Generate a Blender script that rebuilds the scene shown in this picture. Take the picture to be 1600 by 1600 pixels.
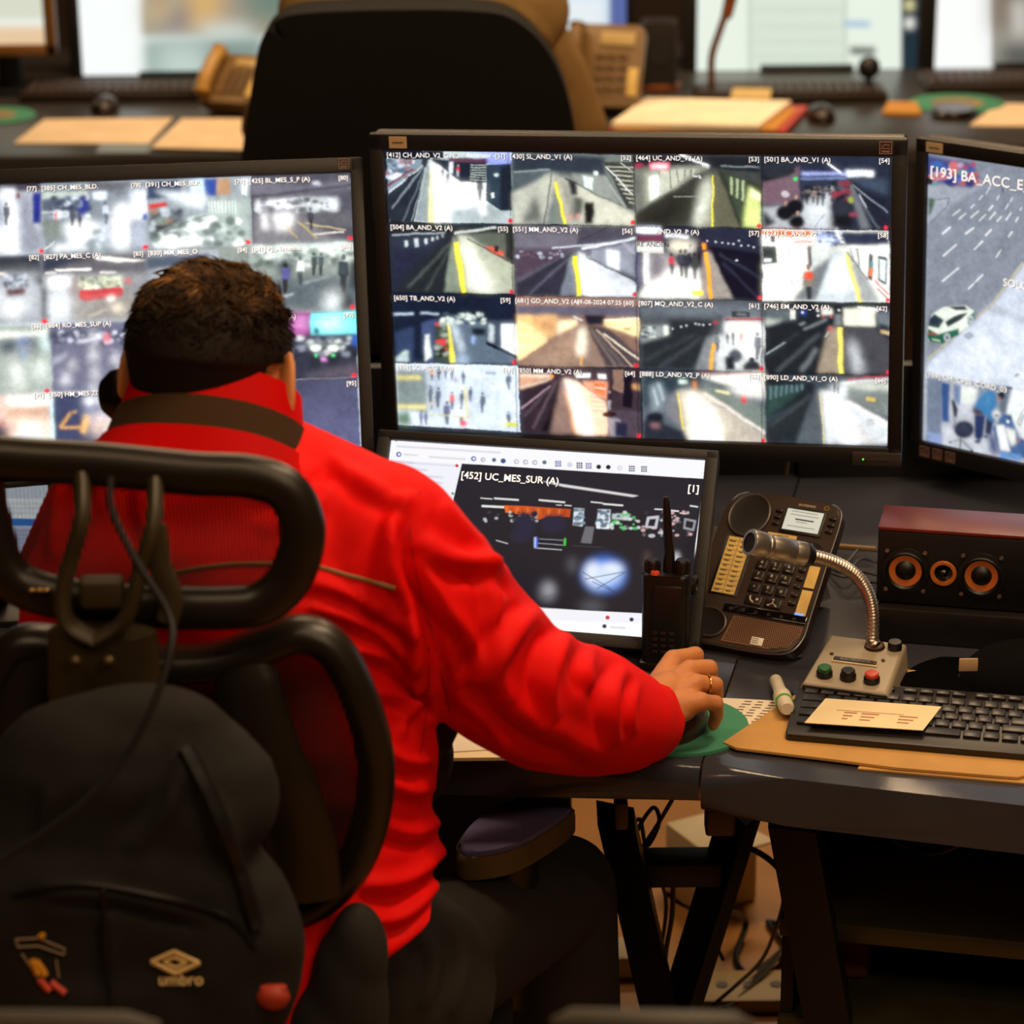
import bpy, bmesh, math, random
import numpy as np
from math import sin, cos, pi, radians, sqrt, atan2
from mathutils import Matrix, Vector, noise
from mathutils.bvhtree import BVHTree
random.seed(7); rng = np.random.default_rng(7)
for o in list(bpy.data.objects): bpy.data.objects.remove(o)
SC = bpy.context.scene
COL = SC.collection
# ------------------------------------------------------------ camera, world, lights, exposure
FP, CZ = 4160.0, 2.03
cam = bpy.data.cameras.new('camera'); camo = bpy.data.objects.new('camera', cam); COL.objects.link(camo)
cam.sensor_width = 36; cam.lens = 36 * FP / 1600; cam.clip_start = .05
CM = Matrix.Translation((0, 0, CZ)) @ Matrix.Rotation(radians(70), 4, 'X') @ Matrix.Rotation(radians(-.6), 4, 'Z')
camo.matrix_world = CM
cam.dof.use_dof = True; cam.dof.focus_distance = 3.12; cam.dof.aperture_fstop = 5.0
SC.camera = camo
SC.view_settings.view_transform = 'Standard'; SC.view_settings.look = 'None'
SC.view_settings.gamma = 1; SC.view_settings.use_curve_mapping = False
SC.view_settings.exposure = 0.0
w = bpy.data.worlds.new('world'); SC.world = w; w.use_nodes = True
w.node_tree.nodes['Background'].inputs[0].default_value = (1, .62, .32, 1)
w.node_tree.nodes['Background'].inputs[1].default_value = .004
def area(name, loc, tgt, sx, sy, power, col):
    l = bpy.data.lights.new(name, 'AREA'); l.shape = 'RECTANGLE'; l.size = sx; l.size_y = sy; l.energy = power; l.color = col
    o = bpy.data.objects.new(name, l); COL.objects.link(o); o.location = loc
    o.rotation_euler = (Vector(tgt) - Vector(loc)).to_track_quat('-Z', 'Y').to_euler()
    return o
WARM = (1, .70, .42)
area('ceiling_lamp', (.75, 2.45, 2.72), (.45, 2.7, .8), 1.1, .22, 25, WARM)
area('ceiling_lamp', (-.35, 3.9, 2.72), (-.3, 3.6, .9), 1.1, .22, 16, WARM)
area('ceiling_lamp', (.9, 4.6, 2.72), (.7, 4.6, 0), 1.1, .22, 20, WARM)
area('ceiling_lamp', (-.6, 6.3, 2.72), (-.6, 6.4, .7), 1.3, .3, 30, WARM)
area('ceiling_lamp', (.95, 6.3, 2.72), (.95, 6.4, .7), 1.3, .3, 30, WARM)
area('ceiling_lamp', (-.9, 1.2, 2.72), (-.4, 2.3, .9), .8, .2, 6, WARM)
area('ceiling_lamp', (1.1, .1, 2.72), (.5, 2.8, .5), 1.2, .2, 13, WARM)
area('ceiling_lamp', (.5, 1.25, 2.72), (.5, 2.7, .7), 1.7, .07, 10, WARM)

def _ray(px, py):
    d = CM.to_3x3() @ Vector(((px - 800) / FP, (800 - py) / FP, -1)); return d
C0 = Vector((0, 0, CZ))
def PY(px, py, Y): d = _ray(px, py); return C0 + d * (Y / d.y)
def PZ(px, py, z): d = _ray(px, py); return C0 + d * ((z - CZ) / d.z)
def PD(px, py, D): return C0 + _ray(px, py) * D
CI = CM.inverted()
def proj(p):
    q = CI @ Vector(p); return 800 + FP * q.x / -q.z, 800 - FP * q.y / -q.z

# ------------------------------------------------------------ materials
def lin(h):
    c = [int(h[i:i + 2], 16) / 255 for i in (0, 2, 4)]
    return tuple(x / 12.92 if x <= .04045 else ((x + .055) / 1.055) ** 2.4 for x in c)
MATS = {}
def mat(name, hexc, rough=.5, metal=0, spec=.5, nz=None, bump=None, emit=0, coat=0, col2=None, sheen=0):
    if name in MATS: return MATS[name]
    m = bpy.data.materials.new(name); m.use_nodes = True; nt = m.node_tree; b = nt.nodes['Principled BSDF']
    c = lin(hexc); b.inputs['Base Color'].default_value = (*c, 1)
    b.inputs['Roughness'].default_value = rough; b.inputs['Metallic'].default_value = metal
    b.inputs['Specular IOR Level'].default_value = spec; b.inputs['Coat Weight'].default_value = coat
    if sheen: b.inputs['Sheen Weight'].default_value = sheen
    tc = nt.nodes.new('ShaderNodeTexCoord')
    if nz or col2:
        sc, am = nz or (20, .15)
        n = nt.nodes.new('ShaderNodeTexNoise'); n.inputs['Scale'].default_value = sc; n.inputs['Detail'].default_value = 4
        nt.links.new(tc.outputs['Object'], n.inputs['Vector'])
        r = nt.nodes.new('ShaderNodeValToRGB'); r.color_ramp.elements[0].position = .35; r.color_ramp.elements[1].position = .68
        c2 = lin(col2) if col2 else tuple(x * (1 + am) for x in c)
        c1 = c if col2 else tuple(x * (1 - am) for x in c)
        r.color_ramp.elements[0].color = (*c1, 1); r.color_ramp.elements[1].color = (*c2, 1)
        nt.links.new(n.outputs['Fac'], r.inputs['Fac']); nt.links.new(r.outputs['Color'], b.inputs['Base Color'])
    if bump:
        sc, st = bump
        n = nt.nodes.new('ShaderNodeTexNoise'); n.inputs['Scale'].default_value = sc; n.inputs['Detail'].default_value = 5
        nt.links.new(tc.outputs['Object'], n.inputs['Vector'])
        bp = nt.nodes.new('ShaderNodeBump'); bp.inputs['Strength'].default_value = st; bp.inputs['Distance'].default_value = .004
        nt.links.new(n.outputs['Fac'], bp.inputs['Height']); nt.links.new(bp.outputs['Normal'], b.inputs['Normal'])
    if emit:
        b.inputs['Emission Color'].default_value = (*c, 1); b.inputs['Emission Strength'].default_value = emit
    MATS[name] = m; return m
def screen_mat(name='screen_picture', strength=1.0):
    if name in MATS: return MATS[name]
    m = bpy.data.materials.new(name); m.use_nodes = True; nt = m.node_tree; b = nt.nodes['Principled BSDF']
    a = nt.nodes.new('ShaderNodeVertexColor'); a.layer_name = 'picture'
    b.inputs['Base Color'].default_value = (.003, .003, .004, 1); b.inputs['Roughness'].default_value = .3; b.inputs['Specular IOR Level'].default_value = .12
    nt.links.new(a.outputs['Color'], b.inputs['Emission Color']); b.inputs['Emission Strength'].default_value = strength
    MATS[name] = m; return m
def mesh_fabric(name, hexc, pitch, thick):
    m = bpy.data.materials.new(name); m.use_nodes = True; nt = m.node_tree; b = nt.nodes['Principled BSDF']
    b.inputs['Base Color'].default_value = (*lin(hexc), 1); b.inputs['Roughness'].default_value = .8
    tc = nt.nodes.new('ShaderNodeTexCoord'); sp = nt.nodes.new('ShaderNodeSeparateXYZ'); nt.links.new(tc.outputs['Object'], sp.inputs[0])
    def stripe(out, k, th):
        mu = nt.nodes.new('ShaderNodeMath'); mu.operation = 'MULTIPLY'; mu.inputs[1].default_value = k; nt.links.new(out, mu.inputs[0])
        fr = nt.nodes.new('ShaderNodeMath'); fr.operation = 'FRACT'; nt.links.new(mu.outputs[0], fr.inputs[0])
        lt = nt.nodes.new('ShaderNodeMath'); lt.operation = 'LESS_THAN'; lt.inputs[1].default_value = th; nt.links.new(fr.outputs[0], lt.inputs[0])
        return lt.outputs[0]
    mx = nt.nodes.new('ShaderNodeMath'); mx.operation = 'MAXIMUM'
    nt.links.new(stripe(sp.outputs[0], 1 / pitch, thick), mx.inputs[0]); nt.links.new(stripe(sp.outputs[2], 1 / (pitch * .55), thick * .45), mx.inputs[1])
    nt.links.new(mx.outputs[0], b.inputs['Alpha']); MATS[name] = m; return m

# ------------------------------------------------------------ mesh builder
class B:
    def __init__(s, M=None): s.bm = bmesh.new(); s.M = M or Matrix()
    def _x(s, vs, M): 
        M = s.M @ M if M else s.M
        for v in vs: v.co = M @ v.co
        return s
    def box(s, c, d, bev=0, seg=2, M=None):
        r = bmesh.ops.create_cube(s.bm, size=1); vs = r['verts']
        for v in vs: v.co = Vector((v.co.x * d[0] + c[0], v.co.y * d[1] + c[1], v.co.z * d[2] + c[2]))
        if bev:
            es = list({e for v in vs for e in v.link_edges})
            r = bmesh.ops.bevel(s.bm, geom=es + vs, offset=bev, segments=seg, affect='EDGES', profile=.5)
            vs = list({v for f in r['faces'] for v in f.verts} | {v for v in vs if v.is_valid})
        return s._x(vs, M)
    def prism(s, pts, z0, z1, bev=0, seg=2, M=None, top=True):
        a = [s.bm.verts.new((p[0], p[1], z0)) for p in pts]; b = [s.bm.verts.new((p[0], p[1], z1)) for p in pts]
        n = len(pts); s.bm.faces.new(a[::-1]); ft = s.bm.faces.new(b)
        for i in range(n): s.bm.faces.new((a[i], a[(i + 1) % n], b[(i + 1) % n], b[i]))
        vs = a + b
        if bev:
            es = [e for e in ft.edges]
            r = bmesh.ops.bevel(s.bm, geom=es, offset=bev, segments=seg, affect='EDGES', profile=.5)
            vs = list({v for f in r['faces'] for v in f.verts} | {v for v in vs if v.is_valid})
            vs = [v for v in vs if v.is_valid]
        return s._x(vs, M)
    def grid(s, fn, nu, nv, cu=False, cv=False, M=None):
        vs = [[s.bm.verts.new(fn(i / (nu if cu else nu - 1), j / (nv if cv else nv - 1))) for j in range(nv)] for i in range(nu)]
        for i in range(nu if cu else nu - 1):
            for j in range(nv if cv else nv - 1):
                s.bm.faces.new((vs[i][j], vs[(i + 1) % nu][j], vs[(i + 1) % nu][(j + 1) % nv], vs[i][(j + 1) % nv]))
        s._x([v for r in vs for v in r], M); return s
    def lathe(s, prof, n=24, M=None):
        rings = []
        for r, z in prof:
            if r < 1e-6: rings.append([s.bm.verts.new((0, 0, z))])
            else: rings.append([s.bm.verts.new((r * cos(2 * pi * k / n), r * sin(2 * pi * k / n), z)) for k in range(n)])
        for a, b in zip(rings, rings[1:]):
            for k in range(n):
                k2 = (k + 1) % n
                if len(a) == 1 and len(b) > 1: s.bm.faces.new((a[0], b[k2], b[k]))
                elif len(b) == 1 and len(a) > 1: s.bm.faces.new((a[k], a[k2], b[0]))
                elif len(a) > 1: s.bm.faces.new((a[k], a[k2], b[k2], b[k]))
        s._x([v for r in rings for v in r], M); return s
    def tube(s, pts, r, n=10, cap=True, flat=1.0, up=(0, 0, 1)):
        pts = [Vector(p) for p in pts]; m = len(pts); rs = r if isinstance(r, (list, tuple)) else [r] * m
        rings = []; prev = None
        for i, p in enumerate(pts):
            t = (pts[min(i + 1, m - 1)] - pts[max(i - 1, 0)]).normalized()
            if prev is None:
                u = Vector(up); u = (u - t * u.dot(t))
                if u.length < 1e-3: u = Vector((1, 0, 0)); u = u - t * u.dot(t)
            else: u = prev - t * prev.dot(t)
            u.normalize(); prev = u; v = t.cross(u)
            rings.append([s.bm.verts.new(s.M @ (p + (u * cos(2 * pi * k / n) + v * sin(2 * pi * k / n) * flat) * rs[i])) for k in range(n)])
        for a, b in zip(rings, rings[1:]):
            for k in range(n): s.bm.faces.new((a[k], a[(k + 1) % n], b[(k + 1) % n], b[k]))
        if cap: s.bm.faces.new(rings[0][::-1]); s.bm.faces.new(rings[-1])
        return s
    def ball(s, c, r, M=None, n=16):
        r = r if isinstance(r, (tuple, list)) else (r, r, r)
        q = bmesh.ops.create_uvsphere(s.bm, u_segments=n, v_segments=max(8, n // 2 + 2), radius=1)
        for v in q['verts']: v.co = Vector((v.co.x * r[0] + c[0], v.co.y * r[1] + c[1], v.co.z * r[2] + c[2]))
        return s._x(q['verts'], M)
    def poly(s, pts, M=None):
        vs = [s.bm.verts.new(p) for p in pts]; s.bm.faces.new(vs); return s._x(vs, M)
    def cap2(s, p, q, r0, r1, n=16):
        p, q = Vector(p), Vector(q); d = q - p; L = d.length; R = d.to_track_quat('Z', 'Y').to_matrix().to_4x4()
        pr = [(0, -r0)] + [(r0 * cos(a), r0 * sin(a)) for a in [-1.2, -.8, -.4, 0]] + [(r1 * cos(a), L + r1 * sin(a)) for a in [0, .4, .8, 1.2]] + [(0, L + r1)]
        return s.lathe(pr, n, Matrix.Translation(p) @ R)
def smooth_pts(pts, n=6, closed=False):
    P = [Vector(p) for p in pts]; m = len(P); out = []
    for i in range(m if closed else m - 1):
        g = lambda k: P[k % m] if closed else P[max(0, min(m - 1, k))]
        a, b, c, d = g(i - 1), g(i), g(i + 1), g(i + 2)
        for k in range(n):
            t = k / n
            out.append(.5 * ((2 * b) + (c - a) * t + (2 * a - 5 * b + 4 * c - d) * t * t + (3 * b - 3 * c + d - a) * t ** 3))
    if not closed: out.append(P[-1])
    return out
def rrect(w, h, r, n=5, cx=0, cy=0):
    out = []
    for sx, sy, a0 in ((1, 1, 0), (-1, 1, 90), (-1, -1, 180), (1, -1, 270)):
        for k in range(n + 1):
            a = radians(a0 + 90 * k / n); out.append((cx + sx * (w / 2 - r) + r * cos(a), cy + sy * (h / 2 - r) + r * sin(a)))
    return out
WM = {}
def set_tags(o, label=None, cat=None, group=None, kind=None):
    if label: o['label'] = label
    if cat: o['category'] = cat
    if group: o['group'] = group
    if kind: o['kind'] = kind
def thing(name, label, cat, M, group=None):
    if isinstance(M, (Vector, tuple)): M = Matrix.Translation(M)
    o = bpy.data.objects.new(name, None); COL.objects.link(o); o.empty_display_size = .05
    o.matrix_world = M; WM[o.name] = M.copy(); set_tags(o, label, cat, group); return o
def obj(name, b, m, par=None, sm=True, ang=38, label=None, cat=None, group=None, kind=None, mods=None):
    if isinstance(b, B):
        bmesh.ops.recalc_face_normals(b.bm, faces=b.bm.faces) if not getattr(b, 'keep', 0) else None
        if sm:
            for f in b.bm.faces: f.smooth = True
            for e in b.bm.edges:
                if len(e.link_faces) == 2 and e.calc_face_angle(0) > radians(ang): e.smooth = False
        me = bpy.data.meshes.new(name); b.bm.to_mesh(me); b.bm.free()
    else: me = b
    o = bpy.data.objects.new(name, me); COL.objects.link(o)
    for mm in (m if isinstance(m, list) else [m]): me.materials.append(mm)
    if par:
        P = WM[par.name]; me.transform(P.inverted()); o.parent = par; WM[o.name] = P
    else:
        n = len(me.vertices); co = np.empty(n * 3, 'f'); me.vertices.foreach_get('co', co); co = co.reshape(-1, 3)
        c = Vector(((co[:, 0].min() + co[:, 0].max()) / 2, (co[:, 1].min() + co[:, 1].max()) / 2, co[:, 2].min()))
        T = Matrix.Translation(c); me.transform(T.inverted()); o.location = c; WM[o.name] = T
    set_tags(o, label, cat, group, kind); return o
def text_mesh(items, name, m, par, M, align='LEFT'):
    """items: (string, x, y, size[, align]) laid on the XY plane of M; one mesh"""
    outs = []
    for it in items:
        bm = bmesh.new()
        s, x, y, sz = it[:4]
        cu = bpy.data.curves.new('t', 'FONT'); cu.body = s; cu.size = sz; cu.align_x = it[4] if len(it) > 4 else 'LEFT'; cu.align_y = 'CENTER'
        cu.resolution_u = 3; cu.offset = sz * .006
        to = bpy.data.objects.new('t', cu); me = to.to_mesh()
        T = M @ Matrix.Translation((x, y, 0)); me.transform(T)
        bm.from_mesh(me); to.to_mesh_clear(); bpy.data.objects.remove(to); bpy.data.curves.remove(cu)
        b = B(); b.bm.free(); b.bm = bm; b.keep = 1; outs.append(obj(name, b, m, par, sm=False))
    return outs[0]
def copy_thing(r, loc=None, **kw):
    c = r.copy(); COL.objects.link(c); WM[c.name] = r.matrix_basis.copy()
    if loc is not None: c.location = loc
    for ch in r.children:
        d = ch.copy(); COL.objects.link(d); d.parent = c
        for g in ch.children:
            e = g.copy(); COL.objects.link(e); e.parent = d
    set_tags(c, **kw); return c
def frameM(loc, yaw=0, tilt=0, roll=0):
    return Matrix.Translation(loc) @ Matrix.Rotation(radians(yaw), 4, 'Z') @ Matrix.Rotation(radians(tilt), 4, 'X') @ Matrix.Rotation(radians(roll), 4, 'Y')
RX90 = Matrix.Rotation(pi / 2, 4, 'X')

# common materials
blackp = mat('black_plastic', '14110f', .42, nz=(60, .2)); darkp = mat('dark_plastic', '1d1916', .5, nz=(60, .2))
bezel = mat('bezel_plastic', '120e0c', .5, bump=(900, .2)); bezel2 = mat('bezel_top_plastic', '2a221b', .45)
steel = mat('brushed_steel', 'b9b4ac', .28, 1, nz=(80, .1)); paperm = mat('paper_white', 'e9dcc4', .8, nz=(12, .04)); paper2 = mat('paper_cream', 'efdcae', .8, nz=(12, .05))
ink = mat('ink_grey', '5d4c3e', .8); inkred = mat('ink_red', 'a4553a', .8); white_t = mat('caption_white', 'f4f4f4', .5, emit=1.0); black_t = mat('caption_shadow', '000000', .9)
greyt = mat('print_grey', '9a8f84', .6)
manila = mat('manila_envelope', 'c4944e', .75, nz=(15, .08), bump=(60, .25))
# ------------------------------------------------------------ room shell
def plane_m(name, hexc, rough, **k): return mat(name, hexc, rough, **k)
floorm = mat('floor_vinyl', 'a87232', .45, nz=(6, .12), bump=(40, .1)); wallm = mat('wall_paint', '3a2c22', .8, nz=(3, .1)); ceilm = mat('ceiling_paint', '4a4038', .9, nz=(3, .05))
def slab(name, c, d, m): q = B(); q.box(c, d); return obj(name, q, m, sm=False, kind='structure')
slab('floor', (0, 4.5, -.05), (7, 9.4, .1), floorm)
slab('wall_back', (0, 9.15, 1.5), (7, .1, 3.0), wallm); slab('wall_left', (-3.55, 4.5, 1.5), (.1, 9.4, 3.0), wallm)
slab('wall_right', (3.55, 4.5, 1.5), (.1, 9.4, 3.0), wallm); slab('wall_front', (0, -.25, 1.5), (7, .1, 3.0), wallm); slab('ceiling', (0, 4.5, 3.05), (7.2, 9.5, .1), ceilm)
# ------------------------------------------------------------ pictures shown on screens (vertex colours on a flat emissive grid)
class Cv:
    def __init__(s, M, W, H, nx, base='20242c'):
        s.M, s.W, s.H, s.nx, s.ny = M, W, H, nx, int(nx * H / W)
        s.a = np.ones((s.ny, nx, 3)) * np.array(lin(base)); s.Mi = M.inverted(); s.o = Mi = s.Mi @ C0
        s.crop(0, 0, 1)
    def crop(s, ox, oy, k): s.t = (ox, oy, k); return s
    def uv(s, x, y):
        ox, oy, k = s.t; d = s.Mi.to_3x3() @ _ray(ox + x / k, oy + y / k); t = -s.o.y / d.y; q = s.o + d * t
        return ((q.x / s.W + .5) * s.nx, (.5 - q.z / s.H) * s.ny)
    def _mask(s, P, blur):
        P = np.array(P); pad = int(blur * 3 + 2)
        x0, y0 = np.floor(P.min(0)).astype(int) - pad; x1, y1 = np.ceil(P.max(0)).astype(int) + pad
        x0, y0, x1, y1 = max(x0, 0), max(y0, 0), min(x1, s.nx), min(y1, s.ny)
        if x1 <= x0 or y1 <= y0: return None
        m = np.zeros((y1 - y0, x1 - x0))
        for sx in (.17, .5, .83):
            for sy in (.17, .5, .83):
                X = np.arange(x0, x1) + sx; Y = (np.arange(y0, y1) + sy)[:, None]; c = np.zeros(m.shape, bool)
                for i in range(len(P)):
                    ax, ay = P[i]; bx, by = P[i - 1]
                    if ay == by: continue
                    c ^= ((ay > Y) != (by > Y)) & (X < (bx - ax) * (Y - ay) / (by - ay) + ax)
                m += c / 9
        if blur > 0:
            k = np.exp(-.5 * (np.arange(-int(blur * 2.5) - 1, int(blur * 2.5) + 2) / blur) ** 2); k /= k.sum(); h = len(k) // 2
            for ax in (0, 1):
                mp = np.pad(m, [(h, h) if q == ax else (0, 0) for q in (0, 1)], mode='edge')
                m = sum(k[i] * (mp[i:i + m.shape[0]] if ax == 0 else mp[:, i:i + m.shape[1]]) for i in range(len(k)))
        return m, x0, y0, x1, y1
    def p(s, c, pts, blur=0, a=1, raw=None):
        r = s._mask(raw or [s.uv(*q) for q in pts], blur)
        if r is None: return s
        m, x0, y0, x1, y1 = r; m = (m * a)[..., None]; s.a[y0:y1, x0:x1] = s.a[y0:y1, x0:x1] * (1 - m) + np.array(lin(c)) * m; return s
    def g(s, c0, c1, p0, p1, pts, blur=0):
        r = s._mask([s.uv(*q) for q in pts], blur)
        if r is None: return s
        m, x0, y0, x1, y1 = r; A = np.array(s.uv(*p0)); D = np.array(s.uv(*p1)) - A
        X, Y = np.meshgrid(np.arange(x0, x1) + .5, np.arange(y0, y1) + .5)
        t = np.clip(((X - A[0]) * D[0] + (Y - A[1]) * D[1]) / (D @ D), 0, 1)[..., None]
        col = np.array(lin(c0)) * (1 - t) + np.array(lin(c1)) * t; m = m[..., None]
        s.a[y0:y1, x0:x1] = s.a[y0:y1, x0:x1] * (1 - m) + col * m; return s
    def l(s, c, pts, w, blur=0, a=1):
        k = s.nx / s.W / FP * 3.2 / s.t[2] if 0 else 1
        for (x0, y0), (x1, y1) in zip(pts, pts[1:]):
            d = sqrt((x1 - x0) ** 2 + (y1 - y0) ** 2) or 1; nx, ny = -(y1 - y0) / d * w / 2, (x1 - x0) / d * w / 2
            s.p(c, [(x0 + nx, y0 + ny), (x1 + nx, y1 + ny), (x1 - nx, y1 - ny), (x0 - nx, y0 - ny)], blur, a)
        return s
    def e(s, c, cx, cy, rx, ry, blur=0, a=1):
        return s.p(c, [(cx + rx * cos(t * pi / 8), cy + ry * sin(t * pi / 8)) for t in range(16)], blur, a)
    def man(s, c, x, y, h, c2='15161c'):   # a small standing figure, feet at x,y
        s.e(c2, x, y - h * .92, h * .07, h * .08, 1.0, .8); s.p(c, [(x - h * .12, y - h * .82), (x + h * .12, y - h * .82), (x + h * .14, y - h * .45), (x - h * .14, y - h * .45)], 1.2, .9)
        s.p(c2, [(x - h * .1, y - h * .48), (x + h * .1, y - h * .48), (x + h * .05, y), (x - h * .05, y)], 1.2, .85); return s
    def dots(s, c, pts, r, blur=.5):
        for x, y in pts: s.e(c, x, y, r, r * .8, blur)
        return s
    def speck(s, cols, box, n, r, blur=.5, a=.8, seed=1):
        R = random.Random(seed)
        for _ in range(n):
            q = r * (.4 + R.random()); s.e(R.choice(cols), box[0] + R.random() * (box[2] - box[0]), box[1] + R.random() * (box[3] - box[1]), q * (1 + R.random()), q, blur, a)
        return s
    def grain(s, amt=.06, seed=3, gain=1.34, wp=1.0):
        r = np.random.default_rng(seed)
        def sm(a, w_):
            kk = np.exp(-.5 * (np.arange(-3 * w_, 3 * w_ + 1) / w_) ** 2); kk /= kk.sum(); h_ = len(kk) // 2
            for ax in (0, 1):
                mp = np.pad(a, [(h_, h_) if q == ax else (0, 0) for q in (0, 1)], mode='wrap'); a = sum(kk[i] * (mp[i:i + a.shape[0]] if ax == 0 else mp[:, i:i + a.shape[1]]) for i in range(len(kk)))
            return a / (a.std() + 1e-9)
        sh = s.a.shape[:2]; Y_, X_ = np.mgrid[0:sh[0], 0:sh[1]]; u_, v_ = sm(r.normal(0, 1, sh), 6) * .55 + r.uniform(-.5, .5, sh) * .8, sm(r.normal(0, 1, sh), 6) * .45 + r.uniform(-.5, .5, sh) * .8
        s.a = s.a[np.clip((Y_ + v_ * wp).round().astype(int), 0, sh[0] - 1), np.clip((X_ + u_ * wp).round().astype(int), 0, sh[1] - 1)]
        s.a = s.a * (1 + .03 * sm(r.normal(0, 1, sh), 1) + .045 * sm(r.normal(0, 1, sh), 3) + .04 * sm(r.normal(0, 1, sh), 9))[..., None]; s.a = np.maximum(s.a, 0)
        n = r.normal(0, amt, s.a.shape[:2])
        n = (n + np.roll(n, 1, 0) + np.roll(n, 1, 1) + np.roll(n, (1, 1), (0, 1))) / 2
        s.a *= (1 + n * .4)[..., None] * gain; k = np.exp(-.5 * (np.arange(-12, 13) / 5) ** 2); k /= k.sum(); hgl = np.maximum(s.a - .55, 0)
        for ax in (0, 1):
            mp = np.pad(hgl, [(12, 12) if q == ax else (0, 0) for q in (0, 1, 2)], mode='edge'); hgl = sum(k[i] * (mp[i:i + s.ny] if ax == 0 else mp[:, i:i + s.nx]) for i in range(25))
        s.a = np.clip(s.a + hgl * .5, 0, 1.0); return s  # paints a soft glow round the bright parts of the picture
    def build(s, par, name='screen', gain=1.0):
        nx, ny = s.nx, s.ny
        X, Z = np.meshgrid(((np.arange(nx) + .5) / nx - .5) * s.W, (.5 - (np.arange(ny) + .5) / ny) * s.H)
        X[:, 0] = -s.W / 2; X[:, -1] = s.W / 2; Z[0] = s.H / 2; Z[-1] = -s.H / 2
        co = np.stack([X, np.zeros_like(X), Z], -1).reshape(-1, 3)
        Mn = np.array(s.M); co = co @ Mn[:3, :3].T + Mn[:3, 3]
        i = np.arange(nx * ny).reshape(ny, nx); q = np.stack([i[:-1, :-1], i[1:, :-1], i[1:, 1:], i[:-1, 1:]], -1).reshape(-1, 4)
        me = bpy.data.meshes.new(name); me.vertices.add(nx * ny); me.vertices.foreach_set('co', co.ravel())
        me.loops.add(q.size); me.loops.foreach_set('vertex_index', q.ravel()); me.polygons.add(len(q)); me.polygons.foreach_set('loop_start', np.arange(len(q)) * 4)
        me.update(calc_edges=True)
        at = me.color_attributes.new('picture', 'FLOAT_COLOR', 'POINT'); at.data.foreach_set('color', np.concatenate([np.clip(s.a.reshape(-1, 3), 0, 1) * gain, np.ones((nx * ny, 1))], 1).ravel())
        return obj(name, me, screen_mat(), par)

def monitor(label, M, W, H, bz, depth=.045, stand=None, group=None, frame_mat=None, base_z=.75, thick=.008, cat='monitor', name='computer_monitor'):
    """M: centre of the screen, local -Y faces the viewer. bz = left, right, top, bottom bezel widths"""
    l, r, t, b = bz; c = M @ Vector((0, .05, 0)); loc = Vector((c.x, c.y, base_z))
    R = Matrix.Translation(loc) @ Matrix.Rotation(atan2(M[1][0], M[0][0]), 4, 'Z')
    T = thing(name, label, cat, R, group); fm = frame_mat or bezel
    X0, X1, Z0, Z1 = -W / 2 - l, W / 2 + r, -H / 2 - b, H / 2 + t
    q = B(M); cx, cz = (X0 + X1) / 2, (Z0 + Z1) / 2
    q.box((cx, -.001, Z1 - t / 2), (X1 - X0, .014, t), .002); q.box((cx, -.001, Z0 + b / 2), (X1 - X0, .014, b), .002)
    q.box((X0 + l / 2, -.001, cz), (l, .014, Z1 - Z0 - .001), .002); q.box((X1 - r / 2, -.001, cz), (r, .014, Z1 - Z0 - .001), .002)
    obj('bezel', q, fm, T)
    q = B(M); q.box((cx, .006 + depth * .3, cz), (X1 - X0 - .002, depth * .6, Z1 - Z0 - .002), .006, 3); q.box((cx, .006 + depth * .75, cz), ((X1 - X0) * .7, depth * .6, (Z1 - Z0) * .6), .012, 3)
    obj('back_shell', q, blackp, T)
    if stand:
        bw, bd, nw = stand; q = B(); p = M @ Vector((0, depth + .012, -.02))
        Mr = Matrix.Translation((p.x, p.y, 0)) @ Matrix.Rotation(atan2(M[1][0], M[0][0]), 4, 'Z')
        q.M = Mr; q.box((0, .012, (base_z + p.z) / 2 + .015), (nw, .03, p.z - base_z + .02), .006); obj('stand_neck', q, blackp, T)
        q = B(Mr); q.prism(rrect(bw, bd, .02), base_z + .0005, base_z + .014, .004); obj('stand_base', q, blackp, T)
    return T
def captions(items, scr, M, y0=-.0012):
    Mt = M @ Matrix.Translation((0, y0, 0)) @ RX90
    text_mesh([(s, x + .0007, z - .0007, sz, *r) for s, x, z, sz, *r in items], 'caption_shadow', black_t, scr, M @ Matrix.Translation((0, y0 * .5, 0)) @ RX90)
    text_mesh(items, 'caption_text', white_t, scr, Mt)
def sticker(M, x, z, w, h, par, m, marks=()):
    q = B(M); q.box((x, -.0087, z), (w, .0012, h), .0003, 1); s = obj('sticker', q, m, par)
    if marks:
        q = B(M)
        for mx, mz, mw, mh in marks: q.box((x + mx * w, -.0095, z + mz * h), (mw * w, .0006, mh * h))
        obj('sticker_print', q, ink, s, sm=False)
    return s

# ============================================================ centre monitor
MC = frameM((.161, 3.274, 1.126), -11.3, .8, -1.2); WC, HC = .64, .3765
TC = monitor('large black monitor in the centre showing sixteen metro platform camera tiles', MC, WC, HC, (.018, .018, .022, .024), stand=(.26, .2, .06), thick=.01)
c = Cv(MC, WC, HC, 800)
W_ = 800 / 4
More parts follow.
